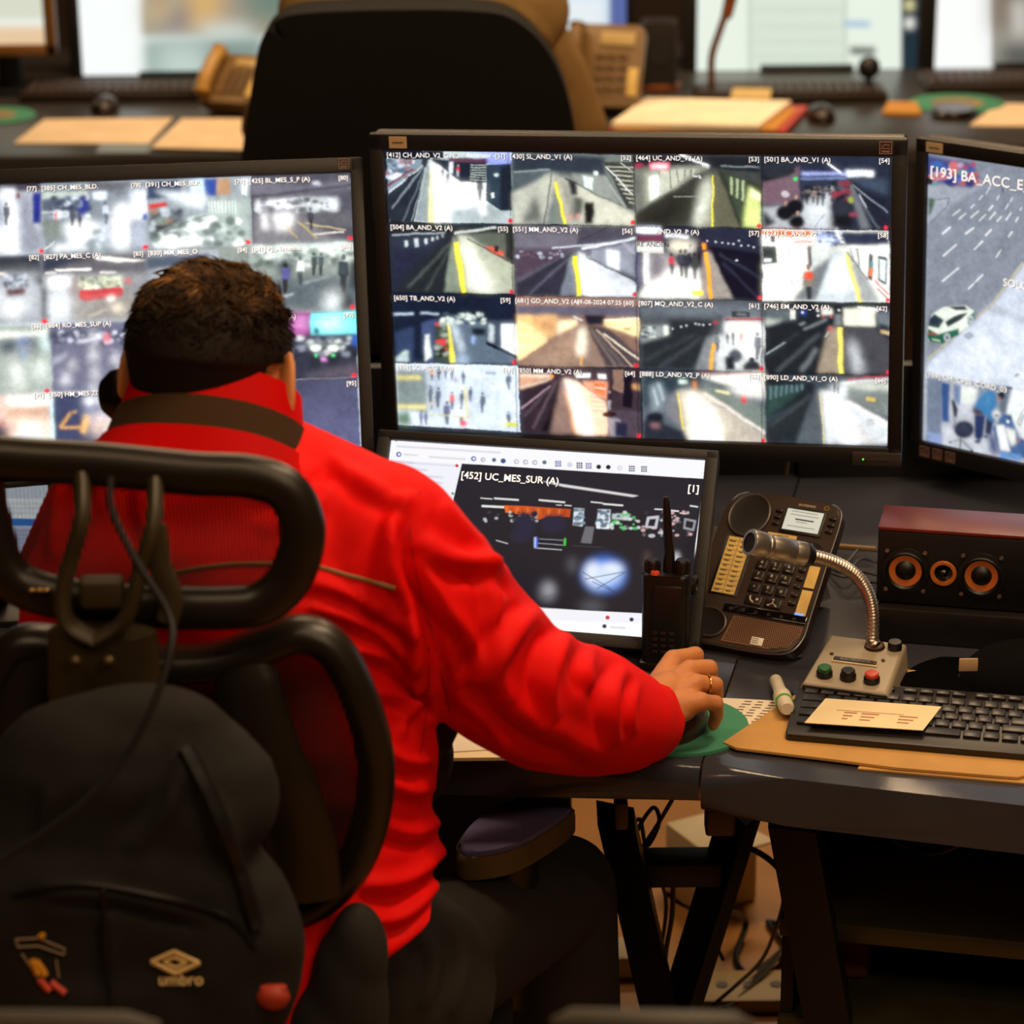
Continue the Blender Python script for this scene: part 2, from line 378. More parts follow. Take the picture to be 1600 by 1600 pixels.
# row 1 and 2 left half
c.crop(600, 230, 4)
c.p('b9c4c6', [(20, 20), (800, 30), (800, 475), (40, 470)]); c.p('0f1722', [(10, 20), (370, 25), (370, 70), (250, 80), (10, 70)])
c.p('7d8d9c', [(15, 75), (250, 75), (245, 110), (30, 275)]).speck(['e6eef5', '49586b', 'cfdbe8', '8a6068'], (20, 85, 200, 190), 30, 12, 1).p('6b2a35', [(25, 230), (180, 130), (180, 145), (25, 250)], 1)
c.p('232b35', [(265, 105), (20, 300), (40, 470), (185, 470)]).l('8b97a2', [(250, 120), (50, 380)], 9, 1).l('717c86', [(258, 130), (115, 465)], 6, 1).l('a6aeb5', [(262, 130), (170, 465)], 5, .7).p('2a3038', [(240, 70), (280, 70), (270, 130), (240, 110)], 1)
c.p('8f9ba0', [(268, 120), (295, 120), (290, 465), (190, 465)], 1).p('f2f6f0', [(290, 100), (345, 110), (420, 470), (315, 470)], 2).p('f0e9a8', [(290, 130), (300, 130), (318, 465), (275, 465)], 1)
c.p('fbfdfb', [(345, 110), (640, 200), (640, 360), (600, 400), (400, 400), (330, 200)], 3).p('a9b2b4', [(420, 390), (640, 350), (790, 400), (795, 465), (440, 470)], 4)
c.p('182030', [(300, 75), (660, 85), (800, 90), (800, 110), (640, 100), (640, 225), (480, 220), (350, 115), (300, 90)], 1)
c.p('b8c6e0', [(520, 30), (700, 30), (700, 65), (520, 62)], 1).p('5a3444', [(400, 65), (670, 70), (670, 98), (400, 92)], 1).p('9aa8e6', [(640, 30), (800, 35), (795, 105), (650, 105)], 2).p('dfe8f5', [(405, 90), (430, 90), (430, 165), (405, 165)], 1)
for i in range(7): c.l('a7b5ae', [(540, 110 + i * 16), (635, 112 + i * 16)], 6, .5)
c.p('2a3a48', [(640, 110), (795, 105), (800, 395), (720, 395), (640, 330)]).p('18222e', [(725, 120), (795, 110), (800, 395), (725, 395)], 2).e('cfe0e6', 703, 172, 14, 9, 1).p('d6e4de', [(670, 285), (692, 285), (690, 318), (672, 318)], .5)
c.man('24314a', 400, 240, 95).man('3a3f55', 368, 195, 70).man('d63a4a', 465, 185, 75, 'c9ccd6').man('1b2238', 600, 335, 150, '10141f').e('d6dde0', 505, 350, 22, 9, 1).p('ffffff', [(590, 350), (635, 345), (640, 420), (600, 420)], 3, .7)
# tile 2
c.p('6f7874', [(800, 35), (1575, 50), (1578, 492), (805, 482)]).p('2b3540', [(800, 40), (1100, 45), (1380, 60), (1380, 180), (1040, 150), (800, 160)], 3).p('4f5b60', [(800, 160), (1040, 150), (900, 250), (800, 290)], 2)
c.p('b7b9ae', [(1030, 165), (1080, 170), (1010, 475), (805, 480), (800, 290)], 3).p('3c4140', [(860, 470), (945, 290), (1000, 475)], 5, .8).l('54574f', [(1050, 160), (1000, 480)], 9, 1).p('c8c8ba', [(1130, 190), (1575, 420), (1578, 490), (1150, 485), (1070, 180)], 3).p('98978a', [(1090, 200), (1150, 200), (1230, 480), (1160, 480)], 4)
c.l('e8d84a', [(1070, 215), (1130, 480)], 22, .8).l('aab4ba', [(810, 155), (1040, 140)], 7, 1, .8).p('cdd8d6', [(1240, 175), (1310, 185), (1310, 275), (1250, 250)], 1).l('2c3030', [(1130, 190), (1360, 310), (1580, 400)], 9, 1).p('8c918b', [(1170, 165), (1380, 180), (1480, 370), (1180, 210)], 2).p('d5e0dc', [(1245, 178), (1308, 190), (1306, 270), (1250, 245)], 1)
c.p('3a3f3c', [(1370, 90), (1575, 90), (1575, 390), (1520, 380)], 1)
for i in range(9): c.l('b9b6a2', [(1395 + i * 17, 120 + i * 28), (1575, 128 + i * 29)], 8, .6)
c.l('dde0da', [(1385, 120), (1565, 305)], 8, .5).l('c4c8c2', [(1480, 95), (1575, 170)], 6, .5).l('9a9f98', [(1370, 180), (1510, 380)], 16, 1)
c.p('23282b', [(1150, 200), (1200, 215), (1210, 300), (1170, 300)], 2).p('565b52', [(1180, 300), (1245, 320), (1240, 420), (1185, 440)], 3).p('14181b', [(1250, 340), (1315, 340), (1320, 400), (1300, 480), (1250, 480)], 2).e('c98f8a', 1165, 440, 14, 16, 2).e('c98f8a', 1215, 435, 14, 16, 2).p('e8f2ee', [(1310, 150), (1335, 150), (1335, 175), (1310, 172)], 1)
# tile 5
c.p('20262b', [(40, 475), (805, 482), (812, 915), (60, 905)]).p('2f3545', [(45, 560), (420, 550), (60, 800)], 6).p('23263c', [(50, 640), (300, 600), (65, 900)], 8)
for x, y, s_ in ((205, 600, 26), (265, 590, 18), (305, 575, 14), (335, 565, 11), (365, 555, 9), (140, 605, 20)): c.p('c4d0d4', [(x - s_ / 2, y - s_), (x + s_ / 2, y - s_), (x + s_ / 2, y + s_ * .8), (x - s_ / 2, y + s_)], 1)
c.l('aab6bc', [(50, 550), (380, 535)], 8, 1).l('d7dcd6', [(440, 540), (705, 500)], 13, 1).l('545c58', [(420, 590), (150, 880)], 12, 2).l('4a524c', [(430, 600), (260, 900)], 10, 2).p('60675c', [(560, 540), (810, 530), (810, 725), (530, 570)], 2)
c.p('aeb2a0', [(520, 555), (812, 730), (812, 915), (520, 905), (460, 550)], 2).p('e8ebde', [(480, 560), (520, 560), (720, 910), (540, 910)], 8).p('7f8a7c', [(430, 560), (455, 560), (480, 905), (375, 905)], 2).l('e8de4e', [(450, 590), (500, 910)], 34, .6).p('2c302c', [(750, 500), (810, 500), (812, 720), (765, 690)], 2)
c.p('e0604a', [(625, 620), (690, 625), (755, 665), (745, 685), (690, 665)], 1.5).p('20242c', [(685, 615), (715, 615), (715, 655), (690, 650)], 1).l('262a26', [(520, 570), (812, 728)], 8, 1)
# tile 6
c.p('5c5a66', [(812, 492), (1580, 500), (1590, 935), (822, 925)]).p('6c6974', [(815, 540), (1240, 545), (1240, 600), (1120, 630), (815, 625)], 2).p('484652', [(1230, 500), (1580, 505), (1580, 560), (1200, 620)], 2).l('353440', [(1240, 580), (1400, 500)], 5, .5).l('8b8892', [(1160, 497), (1240, 497)], 5).l('8b8892', [(1165, 515), (1235, 515)], 5)
c.p('4e3f4d', [(815, 640), (1180, 640), (820, 830)], 3).speck(['8d8fa0', 'b9c2d4', '6a4a5a'], (830, 650, 1130, 690), 26, 8, 1).p('2e2d3a', [(1185, 650), (825, 850), (830, 925), (1110, 925)], 2).l('67687a', [(1170, 680), (910, 915)], 9, 2)
c.p('6f7683', [(1165, 690), (1190, 660), (1210, 920), (1100, 920)], 2).p('c9cdd2', [(1210, 650), (1300, 690), (1590, 860), (1592, 935), (1240, 928)], 2).p('eef2f4', [(1215, 680), (1300, 740), (1420, 930), (1250, 925)], 8).l('f0e23a', [(1195, 680), (1222, 930)], 28, .5).l('dfe3ea', [(1230, 635), (1580, 570)], 15, 1).l('d9dde4', [(1050, 632), (1400, 600)], 8, 1).p('8f93a0', [(1300, 640), (1580, 600), (1585, 820), (1290, 690)], 2).p('f4f8ff', [(1385, 640), (1465, 650), (1468, 775), (1398, 735)], 2).l('23232d', [(1280, 690), (1590, 850)], 9, 1).l('a9acb6', [(1490, 595), (1585, 680)], 22, 2).man('70707e', 1270, 700, 60)
for x, y in ((790, 458), (1555, 470), (797, 903), (1568, 918)): c.e('e0313f', x, y, 15, 14, .5)
# rows 3 and 4 left half
c.crop(600, 455, 4)
c.p('141d30', [(58, 8), (820, 15), (838, 455), (72, 445)]).p('2f3c5c', [(70, 260), (180, 215), (185, 440), (75, 400)], 3).p('3f4d72', [(230, 200), (330, 170), (320, 300), (310, 440), (250, 440)], 2).p('d4dcd8', [(255, 275), (285, 265), (300, 410), (255, 440)], 1.5).p('b9c8c8', [(75, 415), (130, 370), (155, 375), (155, 440), (75, 440)], 2)
c.l('c2d4e8', [(62, 146), (185, 140)], 12, 1.5).l('c2d4e8', [(230, 135), (340, 140)], 10, 1.5).p('3d4a40', [(320, 200), (410, 190), (440, 440), (320, 440)], 3).speck(['14181c', 'd64045', '6d7a72', 'aab6aa'], (330, 200, 400, 400), 28, 12, 1.5)
c.p('e0d650', [(395, 190), (412, 200), (450, 445), (412, 445)], 1).p('5b6b7c', [(420, 170), (640, 190), (835, 410), (838, 450), (450, 445)], 2).p('d9e6ee', [(410, 190), (440, 190), (500, 370), (470, 390)], 5).p('a8bccf', [(450, 400), (520, 400), (540, 450), (450, 450)], 5)
c.speck(['c8d4d0', '3c4858', '8fa39a', 'e6f0ea'], (360, 145, 640, 200), 50, 11, 1.5).p('10161f', [(545, 230), (640, 230), (640, 275), (550, 280)], 3).p('93b0d6', [(545, 280), (575, 285), (570, 330), (550, 320)], 2).p('3b4658', [(640, 180), (830, 190), (835, 400), (640, 310)], 2).p('c2ccd0', [(655, 200), (685, 215), (685, 320), (655, 310)], 2).p('f5faff', [(732, 205), (828, 215), (834, 405), (736, 350)], 1.5).p('111827', [(640, 310), (690, 330), (836, 410), (836, 425), (640, 330)], 1)
# tile 10
c.p('85675c', [(825, 28), (1592, 38), (1600, 475), (840, 465)]).p('5f5c6c', [(828, 90), (1592, 95), (1592, 160), (1250, 150), (830, 145)], 2).p('95786f', [(826, 60), (1590, 62), (1590, 92), (828, 88)], 2)
c.p('e6c48a', [(830, 150), (1080, 150), (1080, 290), (1020, 290), (830, 300)], 3).p('f7ddaa', [(830, 175), (1020, 280), (1025, 320), (835, 440)], 2).l('b88f5e', [(835, 240), (960, 260)], 8, 3).l('b88f5e', [(835, 320), (950, 290)], 8, 3).p('c89f6c', [(910, 180), (1080, 165), (1080, 280), (1000, 260)], 6).p('ffe9c4', [(1085, 185), (1210, 175), (1210, 215), (1090, 290)], 3)
c.p('8d7466', [(1025, 320), (1230, 200), (1290, 230), (1390, 470), (842, 465)], 3).p('a98a74', [(1090, 300), (1230, 230), (1200, 460), (900, 460)], 10).p('fff7e4', [(1222, 225), (1262, 225), (1255, 410), (1205, 400)], 5).l('f0b860', [(1240, 400), (1230, 465)], 12, 1.5).p('4a4046', [(1270, 215), (1400, 230), (1598, 400), (1600, 475), (1390, 470)], 2).l('8a7a70', [(1290, 230), (1450, 470)], 10, 2).l('7c6c68', [(1300, 230), (1500, 470)], 8, 2).l('c9b098', [(1330, 240), (1560, 475)], 8, 1).l('e8dcc8', [(1370, 265), (1598, 425)], 10, 1)
c.p('20202e', [(1250, 150), (1380, 150), (1380, 210), (1270, 210)], 2).p('ffe4b0', [(1375, 180), (1592, 175), (1595, 290), (1380, 215)], 2).l('fff6e8', [(1375, 182), (1592, 172)], 9, 1).l('a08870', [(1370, 215), (1598, 300)], 6, 1).e('5a4c40', 1520, 235, 30, 8, 2).l('cfd6dd', [(1180, 155), (1245, 185)], 8, 1)
# tile 13
c.p('c9d2de', [(72, 450), (838, 462), (855, 880), (90, 835)]).p('7d8a8a', [(78, 490), (270, 495), (270, 760), (85, 735)], 3).p('ecdf86', [(78, 530), (235, 530), (235, 552), (78, 552)], 3).p('f4e59a', [(85, 712), (270, 712), (270, 735), (85, 733)], 3).p('66806a', [(88, 760), (160, 755), (175, 840), (92, 835)], 4).p('a5b0b8', [(270, 480), (360, 480), (360, 760), (270, 760)], 6, .7)
for x, y, h, cc in ((300, 560, 80, 'e0a060'), (345, 560, 90, '38404e'), (385, 545, 70, '4a5568'), (425, 560, 75, '555f72'), (445, 575, 40, 'e0604a'), (495, 585, 90, '2c3850'), (340, 730, 130, '4b5266'), (290, 700, 110, '5b6478'), (300, 740, 60, 'd6b48a'), (425, 740, 110, 'd9502f'), (490, 720, 100, '3c465a'), (540, 690, 95, '2d3f5c'), (615, 760, 130, '4b5a66'), (780, 620, 110, '333d4e'), (395, 835, 150, '555a7a'), (485, 840, 120, 'e8ecf2'), (235, 835, 90, '6a6f92'), (265, 835, 85, '5b5f80'), (780, 850, 100, '3e4656')): c.man(cc, x, y, h, '333a48')
c.l('d9c858', [(505, 600), (530, 790)], 8, 1).l('c8c070', [(280, 770), (540, 790)], 6, 1).l('59636e', [(635, 512), (700, 512)], 8, 1.5).p('c8c840', [(755, 820), (835, 825), (835, 850), (755, 840)], 1).e('e4504a', 497, 825, 20, 20, 2)
# tile 14
c.p('3a2c34', [(845, 475), (1600, 490), (1605, 915), (858, 885)]).p('caa286', [(848, 520), (1050, 525), (848, 610)], 2).l('f6e2cc', [(850, 525), (1040, 530)], 14, 2).l('f2d8bc', [(850, 610), (1050, 545)], 14, 2).p('ff9a3a', [(1040, 528), (1058, 528), (1058, 545), (1040, 545)], .8)
c.p('30242e', [(850, 640), (1060, 545), (1110, 545), (1000, 885), (860, 880)], 2).l('b090a0', [(858, 735), (1040, 590)], 9, 1).l('6a5560', [(1070, 560), (880, 780)], 8, 2).l('6e5a60', [(1080, 560), (930, 860)], 10, 2).p('0f0a10', [(1085, 640), (1110, 560), (1030, 880), (985, 880)], 3)
c.p('8f7268', [(1110, 560), (1135, 545), (1190, 890), (1040, 885)], 3).l('d9a05a', [(1130, 620), (1190, 890)], 8, 1.5).p('f2cdb4', [(1125, 545), (1200, 560), (1390, 690), (1400, 800), (1400, 900), (1200, 895)], 2).p('fff4ec', [(1130, 550), (1190, 580), (1260, 720), (1320, 895), (1240, 895), (1180, 720)], 6)
c.p('dca484', [(1240, 560), (1390, 560), (1400, 690), (1260, 600)], 2).p('e8794a', [(1310, 570), (1385, 575), (1385, 655), (1315, 630)], 2).l('ffe0c8', [(1315, 600), (1385, 610)], 8, 1).p('f8f4f0', [(1185, 510), (1290, 512), (1290, 540), (1200, 540)], 1).p('f8f4f0', [(1335, 515), (1385, 516), (1385, 545), (1340, 545)], 1)
c.p('8a6c5e', [(1430, 490), (1500, 495), (1495, 640), (1430, 610)], 1).p('160f1c', [(1500, 510), (1555, 530), (1550, 735), (1490, 720)], 1).p('b98a5c', [(1555, 580), (1602, 580), (1602, 620), (1555, 615)], 2).p('4a3f4a', [(1400, 740), (1604, 750), (1605, 915), (1420, 905)], 2).man('25212e', 1410, 740, 120, '9a99a2')
c.e('2d1a1c', 1410, 770, 45, 18, 1).p('9c949c', [(1390, 790), (1470, 800), (1490, 905), (1410, 905), (1400, 850)], 2).p('23223a', [(1440, 810), (1520, 830), (1520, 910), (1450, 910)], 2)
for i in range(4): c.l('a4806e', [(1290, 660 + i * 28), (1380, 666 + i * 28)], 4, 1)
for x, y in ((815, 443), (1580, 465), (1595, 903)): c.e('e0313f', x, y, 15, 14, .5)
# rows 1 and 2 right half
c.crop(990, 230, 3.902)
c.p('3c423f', [(-5, 45), (775, 50), (780, 490), (15, 475)]).p('1e2228', [(0, 50), (775, 55), (775, 160), (520, 130), (480, 120), (0, 110)], 2).l('f0f4f4', [(280, 45), (460, 110)], 14, 1).p('ffffff', [(415, 95), (455, 98), (455, 122), (418, 120)], 1).l('9aa4ac', [(530, 115), (770, 125)], 6, 1)
c.p('6f7269', [(0, 130), (470, 110), (130, 350), (0, 420)], 3).p('a6a898', [(65, 150), (450, 115), (180, 300), (70, 370)], 4)
for x, w_, y0, y1 in ((160, 60, 150, 300), (225, 40, 145, 250), (270, 40, 140, 215), (315, 30, 138, 195), (350, 25, 136, 180)): c.p('bcbeb0', [(x, y0), (x + w_, y0 - 6), (x + w_, y1 - 30), (x, y1)], 1).l('55584f', [(x, y0), (x, y1)], 5, .5)
c.p('eef6ec', [(90, 180), (155, 170), (160, 290), (100, 330)], 2).p('c2405a', [(95, 90), (220, 92), (220, 145), (95, 140)], 1).p('fff0f2', [(108, 108), (208, 108), (208, 136), (108, 132)], 3).p('a03048', [(10, 100), (60, 105), (50, 130), (10, 130)], 2)
c.p('35372f', [(20, 400), (150, 310), (470, 140), (380, 470), (18, 475)], 3).p('23241f', [(20, 440), (230, 300), (340, 300), (240, 470), (20, 475)], 8).p('a9ac9c', [(400, 250), (470, 150), (480, 480), (370, 480)], 5).p('e8ebe0', [(440, 230), (470, 170), (450, 350), (400, 480), (370, 480)], 7).l('f0e640', [(486, 170), (478, 485)], 10, .5).l('a8aca4', [(240, 300), (420, 302)], 4, .5)
c.p('5f5e4c', [(492, 140), (530, 180), (650, 490), (490, 488)], 2).p('2e352a', [(520, 150), (780, 230), (780, 490), (650, 490)], 2).p('3f4a3a', [(560, 160), (690, 210), (660, 470), (600, 320)], 2).p('cdd88e', [(700, 240), (778, 280), (780, 490), (665, 485)], 3).p('e9efc8', [(715, 250), (775, 285), (776, 330), (712, 300)], 1)
for x in (590, 625, 660): c.p('a9b890', [(x, 180 + (x - 590) * .3), (x + 16, 186 + (x - 590) * .3), (x + 10, 290 + (x - 590) * .6), (x - 4, 280 + (x - 590) * .6)], 1)
c.dots('ffffff', [(370, 180), (385, 182), (400, 178), (405, 190)], 6)
# tile 4
c.p('242a3a', [(778, 52), (1550, 62), (1552, 505), (782, 500)]).p('735a66', [(782, 200), (1010, 120), (1015, 355), (785, 345)], 2).p('1a1d24', [(780, 100), (960, 110), (990, 150), (880, 190), (782, 210)], 2).e('272c34', 870, 130, 110, 60, 4)
c.p('a9adb2', [(785, 360), (1015, 355), (1220, 220), (1220, 500), (785, 498)], 3).p('cfd4d8', [(1030, 360), (1200, 300), (1200, 490), (1080, 495)], 7).p('2b3346', [(1015, 150), (1300, 150), (1300, 220), (1020, 250)], 3).l('b9c4ff', [(1020, 160), (1300, 165)], 14, 2).l('8fa0d8', [(1020, 190), (1290, 192)], 8, 1.5).l('f4f8ff', [(1180, 95), (1265, 160)], 11, 1).p('f6f8ff', [(1295, 140), (1468, 145), (1468, 182), (1298, 180)], 2)
c.p('1d2230', [(1300, 190), (1550, 200), (1552, 505), (1460, 500)], 2).p('3e4a5e', [(1320, 195), (1550, 200), (1552, 300), (1400, 240)], 4).l('9fa8b6', [(1330, 230), (1550, 400)], 5, 1).l('6d7684', [(1320, 240), (1500, 500)], 7, 1.5).p('6f7278', [(1290, 200), (1330, 230), (1450, 500), (1390, 500)], 3).l('d5dae0', [(1375, 290), (1420, 370)], 5, 1)
c.speck(['14161d', '20242e', '4b4e58', '8d3040'], (1215, 220, 1320, 320), 45, 14, 1.5).p('14171e', [(1205, 330), (1300, 320), (1330, 420), (1330, 500), (1200, 495)], 4).e('2a2e38', 1265, 370, 60, 50, 3).e('8c4050', 1340, 410, 30, 14, 2).e('9aa54a', 1325, 320, 18, 18, 1.5)
for x, y, h, cc in ((1060, 350, 100, '23262f'), (1125, 355, 110, '8a7a78'), (1155, 360, 100, '30343c'), (1190, 300, 80, '1b1f28'), (1100, 340, 90, 'b09a94')): c.man(cc, x, y, h)
c.speck(['1b1e28', '3a3e48', '70655f'], (1040, 240, 1210, 290), 30, 9, 1)
for x, y, s_ in ((925, 400, 1), (985, 365, 1), (995, 455, .9)): c.e('101218', x, y, 55 * s_, 48 * s_, 2).e('a88c7c', x + 3, y - 60 * s_, 12, 13, 1)
c.p('2f3438', [(785, 380), (870, 460), (785, 500)], 3).e('d8d0d4', 925, 285, 24, 20, 1, .7).l('63676e', [(1160, 410), (1100, 495)], 4, .8).p('37d070', [(975, 182), (1000, 182), (1000, 202), (975, 202)], 1)
# tile 7
c.p('23283a', [(15, 485), (780, 498), (785, 930), (20, 920)]).p('dfe3ee', [(12, 485), (165, 482), (168, 530), (15, 530)], 2).p('6a2a45', [(18, 532), (178, 534), (178, 578), (20, 575)], 1).p('d9dad2', [(18, 578), (180, 582), (182, 650), (20, 640)], 1).p('5b5872', [(0, 650), (60, 650), (50, 860), (5, 830)], 3)
c.p('b4b0ae', [(60, 650), (200, 650), (330, 760), (340, 870), (60, 870)], 5).p('fdfbf4', [(60, 860), (230, 740), (400, 740), (440, 920), (25, 920)], 4).p('e0e2e0', [(55, 640), (95, 640), (98, 835), (62, 835)], 1).p('4a3a56', [(100, 650), (190, 660), (180, 780), (100, 800)], 6, .7).p('9c958c', [(430, 640), (480, 640), (610, 925), (400, 925)], 3).p('f2ecd8', [(220, 570), (370, 570), (370, 640), (230, 640)], 6).p('eff4ff', [(190, 530), (335, 535), (335, 555), (190, 550)], 1.5)
c.l('f5b32c', [(440, 640), (472, 925)], 24, 1).p('0f1220', [(450, 600), (780, 650), (785, 930), (610, 925), (500, 700)], 2).l('3a4054', [(520, 650), (780, 800)], 8, 2).l('343a4e', [(540, 700), (760, 920)], 8, 2).p('f4e24a', [(358, 868), (425, 872), (425, 902), (355, 900)], 1).p('f0a030', [(415, 585), (440, 585), (440, 625), (418, 625)], 1.5)
c.dots('e8ecf8', [(450, 570), (500, 575), (540, 580), (575, 585), (605, 590), (640, 570), (655, 600), (700, 600), (735, 610), (630, 690)], 6, .8)
for x, y, h, cc in ((232, 780, 135, 'c83048'), (320, 800, 180, '30333f'), (290, 790, 170, '41444e'), (375, 805, 165, '3d423f'), (345, 690, 100, 'c4bfc0'), (400, 690, 110, '2c2e3a')): c.man(cc, x, y, h, '1a1b24')
# tile 8
c.p('d5d6d0', [(780, 500), (1555, 510), (1562, 945), (788, 935)]).p('d86a30', [(780, 510), (1085, 515), (1085, 545), (900, 550), (785, 530)], 1.5).p('f2eee6', [(900, 545), (1090, 545), (1085, 590), (1000, 590)], 1.5).l('d84a30', [(980, 578), (1085, 580)], 9, 1).p('f6f6f2', [(782, 545), (900, 550), (1000, 600), (785, 600)], 2).p('2a2f45', [(1090, 515), (1555, 520), (1557, 590), (1300, 600), (1200, 600)], 2).l('ffffff', [(1230, 500), (1280, 600)], 18, 2).p('c8d4ff', [(1120, 530), (1240, 535), (1240, 580), (1120, 570)], 4).speck(['dfe6ff', '4a5068'], (1120, 520, 1280, 600), 22, 8, 1)
c.p('e9e8de', [(785, 610), (1060, 620), (1060, 830), (960, 935), (790, 935)], 2).p('343a3a', [(785, 600), (870, 605), (875, 660), (880, 705), (785, 715)], 1).p('d8ded8', [(795, 675), (845, 680), (840, 700), (795, 700)], 1).p('f6fbf4', [(950, 620), (1055, 625), (1050, 780), (965, 835)], 1.5).l('8a9490', [(948, 620), (965, 838), (1055, 780)], 4, .5).p('4a3a44', [(1060, 600), (1085, 605), (1090, 720), (1062, 730)], 1.5).p('c9cfcc', [(1090, 620), (1240, 625), (1215, 650), (1095, 740)], 2)
c.p('6f7478', [(1095, 740), (1220, 650), (1250, 640), (1120, 935), (965, 935), (1050, 830)], 3).p('c5cdd2', [(1215, 650), (1290, 640), (1370, 945), (1115, 940)], 3).p('f5f8fa', [(1230, 690), (1280, 700), (1290, 860), (1200, 870)], 7).l('ece070', [(1300, 650), (1385, 945)], 26, 1).p('9aa0a0', [(1300, 620), (1400, 760), (1500, 945), (1400, 945)], 3).p('e6e7e2', [(1300, 600), (1555, 615), (1562, 930), (1400, 760)], 2)
c.l('30343a', [(1320, 610), (1340, 700)], 5, 1).l('3a3f45', [(1360, 615), (1375, 730)], 9, 1).p('23282c', [(1435, 645), (1460, 655), (1455, 815), (1430, 800)], 1).p('e06a2c', [(1438, 730), (1458, 735), (1456, 790), (1436, 785)], 1).p('2f7f86', [(1440, 690), (1460, 695), (1458, 735), (1440, 730)], 1).p('262b33', [(1492, 660), (1545, 672), (1542, 840), (1490, 810)], 1).p('d6e4e6', [(1500, 680), (1537, 690), (1534, 820), (1499, 800)], 1).l('c2472f', [(1470, 810), (1560, 900)], 9, 1).l('8c3a30', [(1490, 860), (1560, 935)], 8, 1).l('2c2f36', [(1300, 640), (1430, 810)], 6, 1)
c.e('7a5c4a', 1062, 728, 16, 20, 1).p('7a7468', [(1030, 755), (1100, 755), (1105, 850), (1025, 850)], 2).e('e0523c', 1062, 785, 30, 28, 1.5).p('33343c', [(1048, 850), (1090, 850), (1085, 930), (1060, 930)], 1.5).p('2c3238', [(835, 543), (862, 545), (862, 580), (835, 578)], .5)
for x, y in ((765, 475), (1538, 490), (770, 915), (1548, 930), (8, 895)): c.e('e0313f', x, y, 13, 13, .5)
# rows 3 and 4 right half
c.crop(990, 460, 3.902)
c.p('4a5056', [(40, 28), (785, 40), (800, 470), (45, 460)]).p('687078', [(42, 70), (560, 60), (790, 80), (795, 150), (560, 140), (45, 120)], 6).p('23292e', [(215, 150), (500, 160), (480, 220), (380, 460), (45, 460), (45, 290), (210, 230)], 4).l('4a5258', [(420, 260), (150, 450)], 10, 3).l('454c52', [(380, 240), (70, 400)], 8, 3).p('8f9696', [(45, 190), (215, 190), (215, 245), (45, 295)], 3).p('e0e6da', [(180, 190), (212, 192), (210, 245), (182, 250)], 1.5).speck(['40484e', 'c4ccc8'], (50, 200, 130, 260), 16, 8, 1)
c.p('81888c', [(450, 260), (500, 260), (480, 460), (375, 460)], 3).p('d0d4d4', [(500, 250), (760, 250), (800, 460), (500, 465)], 4).p('ffffff', [(560, 160), (790, 170), (795, 300), (720, 400), (660, 330), (560, 240)], 5).l('b02c40', [(560, 152), (790, 150)], 13, 1).p('efe2c8', [(620, 180), (740, 190), (700, 260), (620, 260)], 5).p('33383c', [(598, 100), (712, 105), (712, 140), (600, 140)], 1).l('8a9094', [(630, 120), (690, 122)], 10, 2).l('e6b040', [(488, 300), (470, 460)], 22, 1)
for x, y, h, cc in ((510, 350, 120, '6c7478'), (605, 310, 90, '44484e'), (570, 300, 70, '4c5258'), (655, 300, 70, 'a04048'), (755, 400, 170, '5a6068')): c.man(cc, x, y, h, '2b2e34')
c.e('4a5058', 620, 375, 42, 42, 2).p('20252c', [(560, 380), (610, 380), (620, 460), (560, 460)], 2).p('2c3038', [(670, 430), (700, 400), (760, 410), (785, 465), (670, 465)], 2).e('20232a', 720, 400, 20, 18, 1).dots('dfe6ea', [(240, 208), (290, 198), (322, 190), (380, 182), (400, 186), (425, 190), (465, 185)], 6, 1).e('c04050', 500, 172, 18, 8, 2)
c.p('1c2228', [(800, 45), (1560, 55), (1570, 485), (805, 480)]).p('5a6468', [(800, 80), (960, 90), (990, 150), (800, 195)], 3).p('b4bab0', [(800, 150), (920, 155), (800, 190)], 3).p('d8dcd4', [(955, 95), (985, 98), (985, 150), (958, 152)], 1).l('aeb8bc', [(805, 370), (925, 290)], 9, 1).l('9aa4a8', [(1010, 182), (1045, 170)], 9, 2).l('8c969a', [(1035, 215), (1180, 150)], 9, 2).l('565e62', [(1140, 240), (870, 470)], 14, 3).l('7c8488', [(1120, 330), (1020, 470)], 18, 3).l('3a4246', [(1000, 240), (810, 380)], 12, 3)
c.p('e8e8e0', [(1145, 85), (1210, 85), (1212, 125), (1145, 125)], 2).dots('e04850', [(1155, 138), (1205, 138)], 8, 1.5).e('3050c0', 1035, 110, 14, 14, 3).dots('ffffff', [(1030, 110), (1120, 100), (1125, 130), (1250, 95)], 7, 1).p('deded0', [(1275, 85), (1480, 85), (1470, 200), (1278, 188)], 2).l('f4f6f4', [(1370, 80), (1500, 92)], 10, 1).p('7c8284', [(1225, 120), (1262, 120), (1265, 195), (1225, 190)], 2)
c.p('9a8c7a', [(1190, 200), (1260, 200), (1290, 480), (1120, 478)], 3).l('ebe070', [(1256, 200), (1270, 482)], 32, .8).p('45454c', [(1275, 195), (1470, 205), (1568, 290), (1570, 485), (1290, 482)], 3).p('dfe4e8', [(1315, 280), (1350, 280), (1400, 480), (1350, 480)], 7).p('6c747c', [(1470, 110), (1560, 100), (1562, 200), (1500, 210)], 4).p('2a2f36', [(1500, 180), (1545, 190), (1560, 230), (1500, 220)], 2).p('c9b488', [(1505, 220), (1560, 230), (1560, 250), (1510, 240)], 1.5).e('e05060', 1203, 210, 9, 13, 1.5).l('c8ccd0', [(1190, 225), (1170, 260)], 7, 1)
